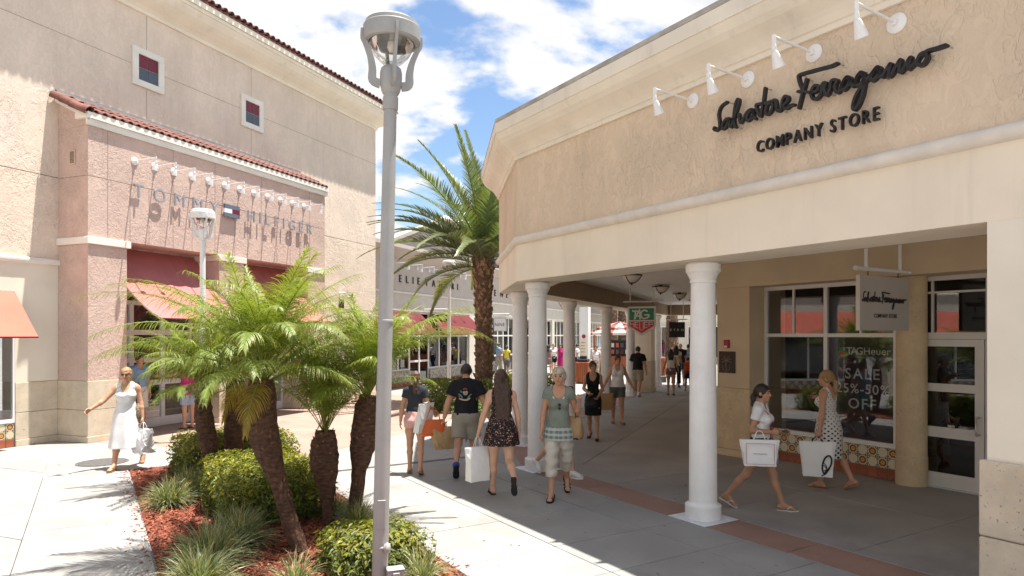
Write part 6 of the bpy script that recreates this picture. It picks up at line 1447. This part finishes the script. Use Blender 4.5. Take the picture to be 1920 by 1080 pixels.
    return dict(root=root, hand=[wp(info['arm', i][3]) for i in (0, 1)], wrist=[wp(info['arm', i][2]) for i in (0, 1)], elbow=[wp(info['arm', i][1]) for i in (0, 1)], shoulder=[wp(T(s_*.11, -.01, .545)) for s_ in (-1, 1)], head=wp(hcen), top=Hd, dz=dz, T=lambda x, y, z: wp(T(x, y, z)), L=lambda x, y, z: Vector(T(x, y, z)+np.array((0, 0, dz))), HL=lambda x, y, z: Vector(Hd(x, y, z)+np.array((0, 0, dz))))
# ---------------------------------------------------------------- bags
def paper_bag(label, hang, rz, w_, hh, dp, mat, handle='white_enamel', drop=.14, tilt=0., crumple=.0035, name='shopping_bag', cat='shopping bag'):
    """open paper carrier hanging from its two cord handles"""
    o = thing(name, label, cat, tuple(hang), rz); rs = random.Random(int(w_*1e4+hh*1e3)); n = 6
    mb = MB(); vs = []; fs = []
    ring = [(-w_/2+w_*i/n, -dp/2) for i in range(n)]+[(w_/2, -dp/2+dp*i/3) for i in range(3)]+[(w_/2-w_*i/n, dp/2) for i in range(n)]+[(-w_/2, dp/2-dp*i/3) for i in range(3)]; m = len(ring); K = 7
    for lay in (0, 1):
        for j in range(K):
            f = j/(K-1); z = -drop-hh*f; sq = .35+.65*min(1, f*1.6)
            for i, (x, y) in enumerate(ring):
                fold = -.35*dp*(1-f) if abs(abs(x)-w_/2) < 1e-6 and abs(y) < dp*.3 else 0; e = crumple*rs.uniform(-1, 1) if lay == 0 else 0
                vs.append(((x+math.copysign(fold, x)*-1*(-1) if fold else x)*(1-.003*lay)+e, (y*sq)*(1-.05*lay)+e, z+(.004 if lay else 0)+e*.5))
    T_ = m*K
    for j in range(K-1):
        for i in range(m): q = (i+1) % m; fs += [(j*m+i, j*m+q, (j+1)*m+q, (j+1)*m+i), (T_+j*m+q, T_+j*m+i, T_+(j+1)*m+i, T_+(j+1)*m+q)]
    fs += [tuple((K-1)*m+i for i in range(m)), tuple(T_+(K-1)*m+i for i in range(m-1, -1, -1))]+[(i, T_+i, T_+(i+1) % m, (i+1) % m) for i in range(m)]
    mb.add(vs, fs); mb.build('paper_body', mat, o)
    for s_ in (-1, 1):
        m_ = MB(); m_.tube(cr([(-w_*.2, s_*dp*.17, -drop-.03), (-w_*.17, s_*dp*.15, -drop+.02), (-w_*.08, s_*.01, -.01), (0, 0, .0), (w_*.08, s_*.01, -.01), (w_*.17, s_*dp*.15, -drop+.02), (w_*.2, s_*dp*.17, -drop-.03)], 4), .0045, 6); m_.build('handle', handle, o)
    o.rotation_euler = (tilt, 0, rz); return o
def tote(label, hang, rz, w_, hh, dp, mat, strapmat, drop=.25, name='handbag', squash=.55, tilt=0., base_mat=None):
    """soft bag: rounded body swelling below, two straps"""
    o = thing(name, label, 'handbag', tuple(hang), rz); mb = MB(); n = 24; rows = ((0, .80, .25), (.08, .90, .5), (.35, .98, .8), (.65, 1.04, 1.0), (.85, 1.02, .98), (.96, .92, .85), (1, .75, .6)); vs = []; fs = []
    for f, a, b in rows:
        for i in range(n): t_ = 2*math.pi*i/n; c, s_ = math.cos(t_), math.sin(t_); ex = .6; vs.append((w_/2*a*math.copysign(abs(c)**ex, c), dp/2*b*math.copysign(abs(s_)**ex, s_), -drop-hh*f+.012*math.sin(3*t_+f*7)*squash))
    for j in range(len(rows)-1):
        for i in range(n): q = (i+1) % n; fs.append((j*n+i, j*n+q, (j+1)*n+q, (j+1)*n+i))
    fs += [tuple(range(n-1, -1, -1)), tuple((len(rows)-1)*n+i for i in range(n))]; mb.add(vs, fs, True); mb.build('bag_body', mat, o)
    for s_ in (-1, 1): m_ = MB(); m_.tube(cr([(-w_*.26, s_*dp*.2, -drop-.05), (-w_*.24, s_*dp*.15, -drop*.7), (-w_*.10, s_*.012, -.03), (0, s_*.006, .0), (w_*.10, s_*.012, -.03), (w_*.24, s_*dp*.15, -drop*.7), (w_*.26, s_*dp*.2, -drop-.05)], 4), .009, 6, flat=.5); m_.build('strap', strapmat, o)
    if base_mat: m_ = MB(); m_.box(-w_*.42, w_*.42, -dp*.46, dp*.46, -drop-hh*1.005, -drop-hh*.9, b=.02); m_.build('bag_base', base_mat, o)
    o.rotation_euler = (tilt, 0, rz); return o
# ---------------------------------------------------------------- the people in the street
def pattern(name, fn):
    m, nt, n, L, b = _nodes(name); MATS[name] = m; at = n.new('ShaderNodeAttribute'); at.attribute_name = 'cyl'
    L.new(fn(n, L, at.outputs['Vector']), b.inputs['Base Color']); b.inputs['Roughness'].default_value = .8; b.inputs['Specular IOR Level'].default_value = .2; return m
def _floral(n, L, V):
    v = n.new('ShaderNodeTexVoronoi'); v.inputs['Scale'].default_value = 62; L.new(V, v.inputs['Vector']); cr_ = n.new('ShaderNodeSeparateColor'); L.new(v.outputs['Color'], cr_.inputs[0])
    c = _mix(n, L, _range(n, L, cr_.outputs[0], .30, .34), (.022, .018, .02), (.16, .055, .05)); c = _mix(n, L, _range(n, L, cr_.outputs[1], .62, .66), c, (.34, .17, .14)); c = _mix(n, L, _range(n, L, cr_.outputs[2], .86, .90), c, (.55, .42, .34))
    return _mix(n, L, _range(n, L, v.outputs['Distance'], .34, .42), c, (.02, .016, .018))
def _dots(n, L, V):
    mp = n.new('ShaderNodeMapping'); mp.inputs['Rotation'].default_value = (0, 0, .785); L.new(V, mp.inputs[0]); v = n.new('ShaderNodeTexVoronoi'); v.inputs['Scale'].default_value = 21; v.inputs['Randomness'].default_value = .12; v.voronoi_dimensions = '2D'; L.new(mp.outputs[0], v.inputs['Vector'])
    s = n.new('ShaderNodeSeparateXYZ'); L.new(V, s.inputs[0]); th = _range(n, L, s.outputs[1], .35, 1.15, .37, .16, False); d = n.new('ShaderNodeMath'); d.operation = 'SUBTRACT'; L.new(v.outputs['Distance'], d.inputs[0]); L.new(th, d.inputs[1])
    return _mix(n, L, _range(n, L, d.outputs[0], -.03, .03), (.012, .012, .014), (.62, .58, .55))
def _plaid(n, L, V):
    c = (.26, .30, .27)
    for d, s_ in (('X', 34), ('Y', 34)):
        w_ = n.new('ShaderNodeTexWave'); w_.bands_direction = d; w_.inputs['Scale'].default_value = 4.5; w_.inputs['Distortion'].default_value = .4; L.new(V, w_.inputs['Vector']); c = _mix(n, L, _range(n, L, w_.outputs['Fac'], .45, .6, 0, .6), c, (.07, .085, .08) if d == 'X' else (.55, .55, .52))
    return c
def _gingham(n, L, V):
    v = n.new('ShaderNodeTexVoronoi'); v.inputs['Scale'].default_value = 160; L.new(V, v.inputs['Vector']); return _mix(n, L, _range(n, L, v.outputs['Distance'], .25, .5), (.50, .17, .16), (.68, .42, .38))
pattern('floral_cloth', _floral); pattern('dot_cloth', _dots); pattern('plaid_cloth', _plaid); pattern('pink_check', _gingham)
cloth('white_cotton', (.78, .77, .77), trans=.1); cloth('black_tee', (.014, .014, .017)); cloth('grey_tee', (.035, .037, .045)); cloth('khaki', (.33, .29, .22)); cloth('grey_shorts', (.28, .255, .21)); cloth('green_tee', (.20, .225, .185))
cloth('stone_capri', (.55, .50, .43)); cloth('black_crepe', (.010, .010, .011)); cloth('grey_denim', (.10, .105, .10)); cloth('light_blue', (.22, .33, .48)); cloth('magenta', (.45, .02, .16)); cloth('orange_tee', (.62, .10, .03)); cloth('yellow_tank', (.62, .48, .06)); cloth('teal', (.02, .30, .36)); cloth('navy', (.02, .03, .07)); cloth('purple', (.28, .02, .20)); cloth('plum_shorts', (.20, .13, .14)); cloth('cream_cotton', (.60, .55, .45)); cloth('pale_blue_tee', (.30, .36, .44))
M('paper_white', (.80, .79, .77), .55, var=.03); M('paper_kraft', (.40, .26, .13), .8, var=.12, bump=.003, bscale=14); M('plastic_white', (.80, .80, .81), .35, var=.05, bump=.02, bscale=16, trans=.15)
M('leather_tan', (.34, .215, .105), .5, var=.12, bump=.002, bscale=30); M('leather_brown', (.07, .04, .03), .45, var=.2); M('leather_orange', (.62, .115, .02), .42, var=.1, bump=.002, bscale=26); M('leather_black', (.012, .012, .012), .4, bump=.002, bscale=30); M('shoe_blue', (.02, .06, .32), .6); M('shoe_white', (.66, .64, .60), .6); M('sandal_tan', (.30, .17, .09), .6); M('sandal_white', (.62, .58, .54), .6); M('gold', (.5, .36, .16), .35, metal=.8); M('patch_pastel', (.42, .38, .42), .8, var=.5, vscale=24); M('animal_print', (.20, .14, .10), .6, var=.7, vscale=40)
D = math.radians
def gp(x, y): p = G(x, y); return (p.x, p.y)
ST = dict(strap=.075)
# 1 woman in white
P1 = human('woman in a long white sundress with sunglasses on her face, striding beside the planting bed', gp(238, 877), D(170), 1.66, w=1.12, skin='skin_tan', bust=1.15, legs=((D(-22), D(20), D(38)), (D(20), D(3), D(-4))), arms=(((-.22, .05, -1), (-.18, .25, -1)), ((.62, .42, -.75), (.62, .62, -.50))), twist=.08, head=(D(-6), D(-3)), hair=('pony', 'hair_blond', .02), shoes='flip', shoe_mat='sandal_tan', curl=(.9, .6),
    clothes=[dict(t='dress', name='dress_top', m='white_cotton', hem=.12, strap=.085, scoop=.15, back=.12, inf=.010), dict(t='skirt', name='skirt', m='white_cotton', rows=((.20, 0, .005, .148, .118), (.05, 0, .005, .20, .175), (-.25, 0, .01, .235, .235), (-.52, 0, .01, .265, .29)), n=10, amp=.055)])
mb = MB(); L_ = P1['HL']
for s_ in (-1, 1): mb.tube([L_(.031*s_-.022, .098, .008), L_(.031*s_, .103, .008), L_(.031*s_+.022, .098, .008)], [.010, .016, .010], 8); mb.tube([L_(.054*s_, .09, .012), L_(.078*s_, .0, .012)], .003, 5)
mb.build('sunglasses', 'sign_black', P1['root'])
paper_bag('crumpled white plastic bag carried by the woman in white', P1['hand'][0]+Vector((.05, -.03, .02)), -.5, .30, .40, .20, 'plastic_white', drop=.10, crumple=.022)
paper_bag('small dark glossy bag carried behind the white plastic bag', P1['hand'][0]+Vector((-.03, .02, .02)), .9, .17, .22, .07, 'leather_black', handle='leather_black', drop=.12)
tote('leopard print bag slung from the shoulder of the woman in white', P1['shoulder'][0]+Vector((.06, .03, .03)), .3, .10, .30, .24, 'animal_print', 'leather_brown', .34)
# 2 woman in pink shorts
P2 = human('woman in black tee and pink shorts with a ponytail, walking away in the sun', gp(779, 888), D(-3), 1.56, w=1.04, skin='skin_tan', legs=((D(5), D(3), D(0)), (D(-10), D(9), D(20))), arms=(((-.28, -.02, -1), (-.12, .12, -1)), ((.30, -.05, -1), (.34, .75, -.42))), hair=('pony', 'hair_auburn', .26), shoes='flip', shoe_mat='sandal_tan', face=False, curl=(.4, 1.),
    clothes=[dict(t='top', name='tee', m='grey_tee', sleeve=.42, hem=.10, inf=.012), dict(t='shorts', name='shorts', m='pink_check', frac=.30, inf=.013, waist=.14, cyl='back')])
paper_bag('flat white shop bag tucked over the arm of the woman in pink shorts', P2['elbow'][1]+Vector((-.02, -.08, .08)), D(62), .34, .46, .10, 'paper_white', drop=.02, tilt=.2)
tote('bright orange leather handbag on the arm of the woman in pink shorts', P2['elbow'][1]+Vector((.07, -.02, .0)), D(15), .40, .26, .17, 'leather_orange', 'leather_orange', .20)
# 3 man
P3_ = human('stocky man in a black printed tee and grey shorts, walking away under a palm frond', gp(874, 889), D(3), 1.70, True, 1.16, 'skin_tan', legs=((D(-14), D(32), D(52)), (D(6), D(3), D(0))), arms=(((-.38, -.05, -1), (-.28, .10, -1)), ((.42, -.02, -1), (.30, .16, -1))), hair=('crop', 'hair_dark'), shoes='sneaker', shoe_mat='shoe_blue', face=False, curl=(1.2, .5),
    clothes=[dict(t='top', name='tee', m='black_tee', sleeve=.58, flare=1.1, hem=-.02, inf=.020), dict(t='shorts', name='shorts', m='grey_shorts', frac=.80, inf=.024, waist=.06, flare=1.35)])
pr = link('shirt_print', None, P3_['root']); Lp = P3_['L']
M('print_bone', (.45, .36, .26), .8); M('print_red', (.35, .05, .04), .8); M('print_teal', (.16, .30, .30), .8)
def tee_print(strokes, mat, wd):
    mb = MB()
    for i, s_ in enumerate(strokes):
        P = cr([(x, 0, z) for x, z in s_], 4); yb = lambda x, z: -.150+.95*x*x-.10*(z-.36)**2
        for j in range(len(P)-1):
            a_, b_ = P[j], P[j+1]; d = (b_-a_).normalized(); q = Vector((-d.z, 0, d.x))*wd/2
            vs = [Lp(p.x, yb(p.x, p.z)-e-.0012*i, p.z) for e in (0, .02) for p in (a_+q, b_+q, b_-q, a_-q)]; mb.add(vs, [(0, 1, 2, 3), (4, 7, 6, 5), (0, 4, 5, 1), (1, 5, 6, 2), (2, 6, 7, 3), (3, 7, 4, 0)])
    mb.build('print', mat, pr)
tee_print([[(-.02, .40), (0, .385), (.03, .40), (.03, .37), (.01, .35), (-.02, .37), (-.02, .40)], [(-.09, .29), (-.03, .27), (.04, .27), (.08, .30)]], 'print_bone', .022)
tee_print([[(-.03, .43), (0, .445), (.035, .43)], [(-.08, .33), (-.10, .31)]], 'print_red', .02); tee_print([[(-.10, .36), (-.06, .33), (-.04, .30)], [(.10, .36), (.06, .32), (.04, .28)], [(-.07, .41), (-.05, .38)]], 'print_teal', .014)
paper_bag('crumpled brown paper bag in the left hand of the man in grey shorts', P3_['hand'][0]+Vector((-.02, 0, .03)), .35, .30, .34, .16, 'paper_kraft', handle='paper_white', drop=.09, crumple=.016)
# 4 woman in floral dress
P4 = human('young woman in a short floral dress with very long brown hair, walking away', gp(940, 930), D(-10), 1.70, skin='skin_fair', w=.98, legs=((D(12), D(4), D(0)), (D(-14), D(52), D(72))), arms=(((-.34, .02, -1), (-.26, .22, -1)), ((.26, -.02, -1), (.10, .10, -1))), hair=('long', 'hair_brown', .62), shoes='flip', shoe_mat='sign_black', face=False, curl=(1.2, .5),
    clothes=[dict(t='dress', name='bodice', m='floral_cloth', hem=.17, strap=.10, scoop=.10, back=.16, inf=.010, back_open=True, cyl='back'), dict(t='skirt', name='skirt', m='floral_cloth', rows=((.24, 0, .0, .130, .102), (.14, 0, -.01, .165, .14), (0, 0, -.015, .212, .185), (-.20, 0, -.005, .245, .225)), n=11, amp=.05, cyl='back')])
paper_bag('tall plain white carrier bag held by the girl in the floral dress', P4['hand'][0]+Vector((-.02, 0, .01)), D(35), .30, .46, .15, 'paper_white', drop=.13)
# 5 woman in green
P5 = human('woman with short grey hair in a green tee and beige cropped trousers', gp(1048, 934), D(186), 1.73, w=.92, skin='skin_tan', bust=.85, legs=((D(-20), D(18), D(35)), (D(10), D(4), D(-2))), arms=(((-.30, -.10, -1), (-.15, .62, .72)), ((.20, -.04, -1), (.10, .14, -1))), head=(D(6), D(-2)), hair=('short', 'hair_grey'), shoes='sandal', shoe_mat='sign_black', curl=(1.2, .5),
    clothes=[dict(t='top', name='tee', m='green_tee', sleeve=.30, hem=.02, neck=(.085, .125), inf=.011), dict(t='skirt', name='plaid_hem', m='plaid_cloth', rows=((.04, 0, 0, .165, .125), (-.02, 0, -.005, .195, .155), (-.14, 0, -.005, .20, .165)), n=12, amp=.03, cyl='front'), dict(t='pants', name='capris', m='stone_capri', frac=1.48, inf=.020, waist=-.05, wrk=2.)])
mb = MB(); L_ = P5['L']; rp = [L_(.075*math.sin(a_), .118-.02*math.cos(a_), .47-.085*math.cos(a_)+.0) for a_ in np.linspace(-1.3, 1.3, 9)]
mb.tube(rp, .012, 8); mb.build('neck_ruffle', 'cream_cotton', P5['root'])
mb = MB(); 
for z in (.345, .30): mb.lathe([(.001, -.022), (.018, -.012), (.022, 0), (.018, .012), (.001, .022)], 12, mtx=Matrix.Translation(L_(-.012, .155, z)) @ Matrix.Diagonal((.9, .35, 1.0, 1)))
mb.build('sunglasses', 'sign_black', P5['root'])
tote('large tan and black shoulder bag on the woman with short grey hair', P5['shoulder'][0]+Vector((.05, .05, .02)), D(-35), .36, .30, .17, 'leather_tan', 'leather_black', .40, base_mat='leather_brown')
# 5b person hidden behind her
P5b = human('person in white sneakers almost hidden behind the woman in green', gp(1047, 893), D(140), 1.60, w=.95, skin='skin_fair', legs=((D(20), D(6), D(-4)), (D(-18), D(30), D(35))), hair=('pony', 'hair_dark', .2), shoes='sneaker', shoe_mat='shoe_white', face=False, h=.012,
    clothes=[dict(t='top', name='shirt', m='light_blue', sleeve=.4, hem=-.03, inf=.014), dict(t='shorts', name='shorts', m='teal', frac=.72, inf=.02)])
# 6 woman in black dress
P6 = human('slim woman in a sleeveless black dress walking toward the viewer in the arcade shade', gp(1112, 824), D(192), 1.60, w=.92, skin='skin_olive', legs=((D(10), D(3), D(0)), (D(-12), D(14), D(22))), arms=(((-.20, -.05, -1), (.25, .62, -.50)), ((.22, -.10, -1), (-.45, .75, -.30))), head=(D(-28), D(2)), hair=('bun', 'hair_brown'), shoes='flat', shoe_mat='sign_black', curl=(.9, .8),
    clothes=[dict(t='dress', name='bodice', m='black_crepe', hem=.10, strap=.10, scoop=.17, back=.05, inf=.009), dict(t='skirt', name='skirt', m='black_crepe', rows=((.22, 0, .005, .128, .10), (.10, 0, 0, .155, .12), (-.05, 0, -.01, .19, .145), (-.38, 0, 0, .182, .16)), n=6, amp=.015)])
tote('small soft black handbag held in front of the black dress', P6['hand'][1]+Vector((-.02, -.03, .01)), .3, .26, .18, .10, 'leather_black', 'leather_black', .10)
# 7 woman in white tank
P7 = human('woman with dark red hair in a white tank top and grey shorts in the arcade', gp(1158, 795), D(184), 1.64, w=1.05, skin='skin_tan', bust=1.05, legs=((D(8), D(4), D(0)), (D(-8), D(10), D(16))), arms=(((-.42, .0, -1), (-.55, .25, -1)), ((.42, .12, -1), (.50, .35, -1))), head=(D(-14), 0), hair=('bun', 'hair_auburn'), shoes='flat', shoe_mat='sandal_tan', curl=(.5, 1.1),
    clothes=[dict(t='dress', name='tank_top', m='white_cotton', hem=-.06, strap=.085, scoop=.15, back=.1, inf=.012), dict(t='shorts', name='shorts', m='grey_denim', frac=.58, inf=.018, waist=.02)])
paper_bag('large brown paper carrier between the two women in the arcade', P7['hand'][1]+Vector((.0, -.06, .03)), D(12), .42, .40, .17, 'paper_kraft', handle='paper_white', drop=.09)
# 8 man in black tee
human('man in a black tee and khaki shorts walking away past the last columns', gp(1196, 743), D(22), 1.76, True, 1.02, 'skin_tan', legs=((D(14), D(5), D(0)), (D(-16), D(14), D(20))), arms=(((-.26, .05, -1), (-.1, .3, -1)), ((.26, -.1, -1), (.2, .1, -1))), hair=('crop', 'hair_dark'), shoes='sneaker', shoe_mat='shoe_white', face=False, h=.013, clothes=[dict(t='top', name='tee', m='black_tee', sleeve=.6, flare=1.1, hem=-.04, inf=.02), dict(t='shorts', name='shorts', m='khaki', frac=.85, inf=.024, waist=.02, flare=1.3)])
# 9 woman in white tank walking away
P9 = human('dark haired woman in a white tank top walking away at the end of the arcade', gp(1258, 741), D(14), 1.62, w=1., skin='skin_tan', legs=((D(4), D(3), D(0)), (D(-8), D(8), D(16))), arms=(((-.3, 0, -1), (-.25, .05, -1)), ((.25, .1, -1), (.2, .5, -.8))), hair=('long', 'hair_dark', .3), shoes='flip', shoe_mat='sign_black', face=False, h=.013, clothes=[dict(t='dress', name='tank_top', m='white_cotton', hem=-.02, strap=.085, scoop=.12, back=.1, inf=.012), dict(t='shorts', name='shorts', m='plum_shorts', frac=.34, inf=.015)])
paper_bag('small pale carrier bag in the hand of the far woman in a white tank', P9['hand'][0], .4, .20, .22, .09, 'paper_white', drop=.1)
# 10 woman with phone and polo
P10 = human('dark haired woman in a white polo shirt and black shorts looking up from her phone', gp(1425, 955), D(122), 1.58, w=.96, skin='skin_olive', legs=((D(22), D(5), D(-3)), (D(-22), D(18), D(24))), arms=(((-.10, .15, -1), (.25, .95, -.05)), ((.14, -.22, -1), (-.30, .95, -.02))), head=(D(8), D(0)), hair=('pony', 'hair_dark', .20), shoes='flip', shoe_mat='sandal_white', curl=(.9, .9),
    clothes=[dict(t='top', name='polo_shirt', m='white_cotton', sleeve=.48, hem=-.02, neck=(.055, .085), inf=.012), dict(t='shorts', name='shorts', m='black_crepe', frac=.42, inf=.014)])
mb = MB(); L_ = P10['L']
for s_ in (-1, 1): mb.add([L_(.012*s_, .088, .475), L_(.06*s_, .045, .535), L_(.072*s_, .055, .505), L_(.045*s_, .10, .45)]+[L_(.012*s_, .080, .470), L_(.055*s_, .037, .532), L_(.067*s_, .047, .50), L_(.042*s_, .090, .445)], [(0, 1, 2, 3), (7, 6, 5, 4), (0, 4, 5, 1), (1, 5, 6, 2), (2, 6, 7, 3), (3, 7, 4, 0)])
mb.tube([L_(.055*math.cos(a_), .0+.055*math.sin(a_)*-1, .54) for a_ in np.linspace(.0, math.pi, 9)], .012, 6); mb.build('collar', 'white_cotton', P10['root'])
ph = thing('phone', 'dark phone held in both hands by the woman in the white polo', 'phone', tuple((P10['hand'][0]+P10['hand'][1])/2+Vector((.02, 0, .02))), D(-18)); mb = MB(); mb.box(-.035, .035, -.065, .065, -.006, .006, b=.003); mb.build('case', 'sign_black', ph); mb = MB(); mb.box(-.031, .031, -.058, .058, .0062, .0075); mb.build('screen', 'sky_slate', ph)
b_ = paper_bag('wide white paper bag with thin red border hanging from the forearm of the polo woman', P10['elbow'][1]*.6+P10['wrist'][1]*.4+Vector((-.02, -.05, .01)), D(-12), .37, .31, .15, 'paper_white', drop=.11)
M('print_pink', (.50, .22, .22), .7)
mb = MB(); yy = -.079
for (x0, x1, z0, z1) in ((-.165, .165, -.146, -.142), (-.165, .165, -.398, -.394), (-.165, -.161, -.394, -.146), (.161, .165, -.394, -.146)): mb.box(x0, x1, yy-.003, yy+.012, z0, z1)
mb.build('printed_border', 'print_pink', b_)
mb = MB(); mb.box(-.08, .08, yy-.003, yy+.01, -.27, -.267); mb.build('printed_line', 'print_pink', b_)
tote('pastel patchwork tote on the far hip of the woman in the white polo', P10['T'](-.20, .06, .12), D(25), .30, .28, .12, 'patch_pastel', 'magenta', .10)
mb = MB(); mb.tube([L_(x, y, z) for x, y, z in ((.10, .02, .53), (.085, .10, .45), (.0, .145, .33), (-.10, .13, .20), (-.16, .08, .10))], .010, 6, flat=.5); mb.build('bag_strap', 'magenta', P10['root'])
# 11 woman in dotted dress
P11 = human('blond woman in a white dress with black polka dots, standing at the shop window', gp(1553, 915), D(-38), 1.65, w=1.0, skin='skin_tan', legs=((D(6), D(3), D(0)), (D(-14), D(16), D(26))), arms=(((-.20, -.02, -1), (-.12, .12, -1)), ((.18, .30, -1), (-.28, .72, .85))), head=(D(-18), D(0)), hair=('pony', 'hair_blond', .22), shoes='flip', shoe_mat='sandal_tan', curl=(1.2, 1.0),
    clothes=[dict(t='dress', name='bodice', m='dot_cloth', hem=.10, strap=.085, scoop=.12, back=.17, inf=.010, cyl='back'), dict(t='skirt', name='skirt', m='dot_cloth', rows=((.22, 0, .005, .138, .115), (.10, 0, 0, .178, .150), (-.05, 0, -.01, .212, .182), (-.46, 0, 0, .205, .20)), n=7, amp=.03, cyl='back')])
b_ = paper_bag('white paper bag with a large black swash held by the polka dot woman', P11['hand'][0]+Vector((-.05, -.05, .0)), D(-18), .38, .48, .15, 'paper_white', handle='leather_black', drop=.07)
mb = MB()
ribbon(mb, [(.10, -.47), (.155, -.40), (.175, -.31), (.15, -.25), (.10, -.27), (.065, -.35), (.055, -.43), (.075, -.50), (.10, -.47)], .022, -.080, -.070, 6); ribbon(mb, [(.11, -.43), (.08, -.39), (.05, -.41), (.06, -.46), (.10, -.45), (.11, -.40), (.08, -.36)], .011, -.0806, -.070, 6); ribbon(mb, [(.05, -.53), (.10, -.50), (.15, -.42)], .016, -.0812, -.07, 5); mb.build('printed_swash', 'sign_black', b_)
mb = MB(); ph = thing('phone', 'dark phone held to the chin of the polka dot woman', 'phone', tuple(P11['hand'][1]), D(50)); mb.box(-.03, .03, -.06, .06, -.006, .006, b=.003); mb.build('case', 'sign_black', ph)
# 12 people in the porch doorway
p = Tw(1.45, .35); human('man in a blue shirt and pale shorts in the porch doorway behind the palms', (p.x, p.y), D(120), 1.72, True, 1., 'skin_tan', hair=('crop', 'hair_brown'), shoes='sneaker', shoe_mat='shoe_white', h=.013, face=False, clothes=[dict(t='top', name='shirt', m='light_blue', sleeve=.6, hem=-.08, inf=.02), dict(t='shorts', name='shorts', m='cream_cotton', frac=.85, inf=.024, flare=1.25)])
p = Tw(2.35, -.15); human('woman in a magenta top and jeans shorts in the porch doorway, half hidden by fronds', (p.x, p.y), D(-60), 1.66, w=1.08, skin='skin_tan', arms=(((-.5, .5, -.3), (-.7, .7, 0)), None), hair=('pony', 'hair_brown', .2), shoes='flip', h=.013, face=False, clothes=[dict(t='top', name='top', m='magenta', sleeve=.35, hem=-.10, inf=.022), dict(t='shorts', name='shorts', m='pale_blue_tee', frac=.8, inf=.02)])
# 13 passers-by farther off
FAR = [((655, 757), 250, 1.62, 'woman in a pale patterned skirt walking behind the palms', 'cream_cotton', 'cream_cotton', 'skin_fair', 'bun', 'hair_brown', 'skirt'), ((950, 706), 10, 1.62, 'woman in a yellow tank top before the far shop windows', 'yellow_tank', 'grey_denim', 'skin_brown', 'bun', 'hair_dark', 'shorts'), ((1038, 702), 170, 1.66, 'woman in a white tee and black shorts between the first columns', 'white_cotton', 'black_crepe', 'skin_fair', 'bun', 'hair_blond', 'shorts'), ((1052, 701), 200, 1.64, 'woman in a magenta dress beside a column far off', 'magenta', 'magenta', 'skin_tan', 'long', 'hair_dark', 'skirt'), ((1028, 704), 30, 1.6, 'woman in a plum top at the far shop windows', 'plum_shorts', 'plum_shorts', 'skin_tan', 'long', 'hair_dark', 'shorts'), ((1082, 703), 95, 1.68, 'man in a white shirt just left of the notice pillar', 'white_cotton', 'navy', 'skin_olive', 'crop', 'hair_dark', 'pants'), ((1268, 727), 20, 1.7, 'woman in a pale pink top far down the arcade', 'cream_cotton', 'navy', 'skin_olive', 'long', 'hair_dark', 'pants'), ((1276, 722), 8, 1.8, 'bald man in black far down the arcade', 'black_tee', 'navy', 'skin_tan', None, 'hair_grey', 'shorts'), ((1291, 722), 15, 1.72, 'man in a pale blue shirt beside the nearest column, far off', 'pale_blue_tee', 'khaki', 'skin_tan', 'crop', 'hair_dark', 'shorts'), ((1290, 733), 10, 1.30, 'child in an orange tee far down the arcade', 'orange_tee', 'navy', 'skin_olive', 'crop', 'hair_dark', 'shorts'), ((935, 705), 60, 1.7, 'man in pale blue at the shop door behind the date palm', 'light_blue', 'khaki', 'skin_tan', 'crop', 'hair_brown', 'pants'), ((1118, 712), 200, 1.66, 'shopper in white at the market kiosk', 'white_cotton', 'khaki', 'skin_tan', 'crop', 'hair_dark', 'pants')]
for i, (px, hd_, H_, lab, top_, bot, sk, hs_, hm_, kind) in enumerate(FAR):
    man = ' man ' in ' '+lab+' ' or lab.startswith('man'); s_ = 1 if i % 2 else -1
    cl = [dict(t='top', name='top', m=top_, sleeve=.5 if man else .3, hem=-.05, inf=.018)]
    cl.append(dict(t='skirt', name='skirt', m=bot, rows=((.1, 0, 0, .17, .13), (-.05, 0, 0, .2, .17), (-.45, 0, 0, .24, .22)), n=8, amp=.04) if kind == 'skirt' else dict(t='shorts' if kind == 'shorts' else 'pants', name=kind, m=bot, frac=.6 if kind == 'shorts' else 1.9, inf=.02))
    human(lab, gp(*px), D(hd_), H_, man, 1., sk, .018, ((D(14*s_), D(6), D(0)), (D(-14*s_), D(14), D(16))), hair=(hs_, hm_, .3) if hs_ else None, shoes='sneaker' if man else 'flat', shoe_mat='shoe_white' if man else 'sign_black', face=False, clothes=cl)
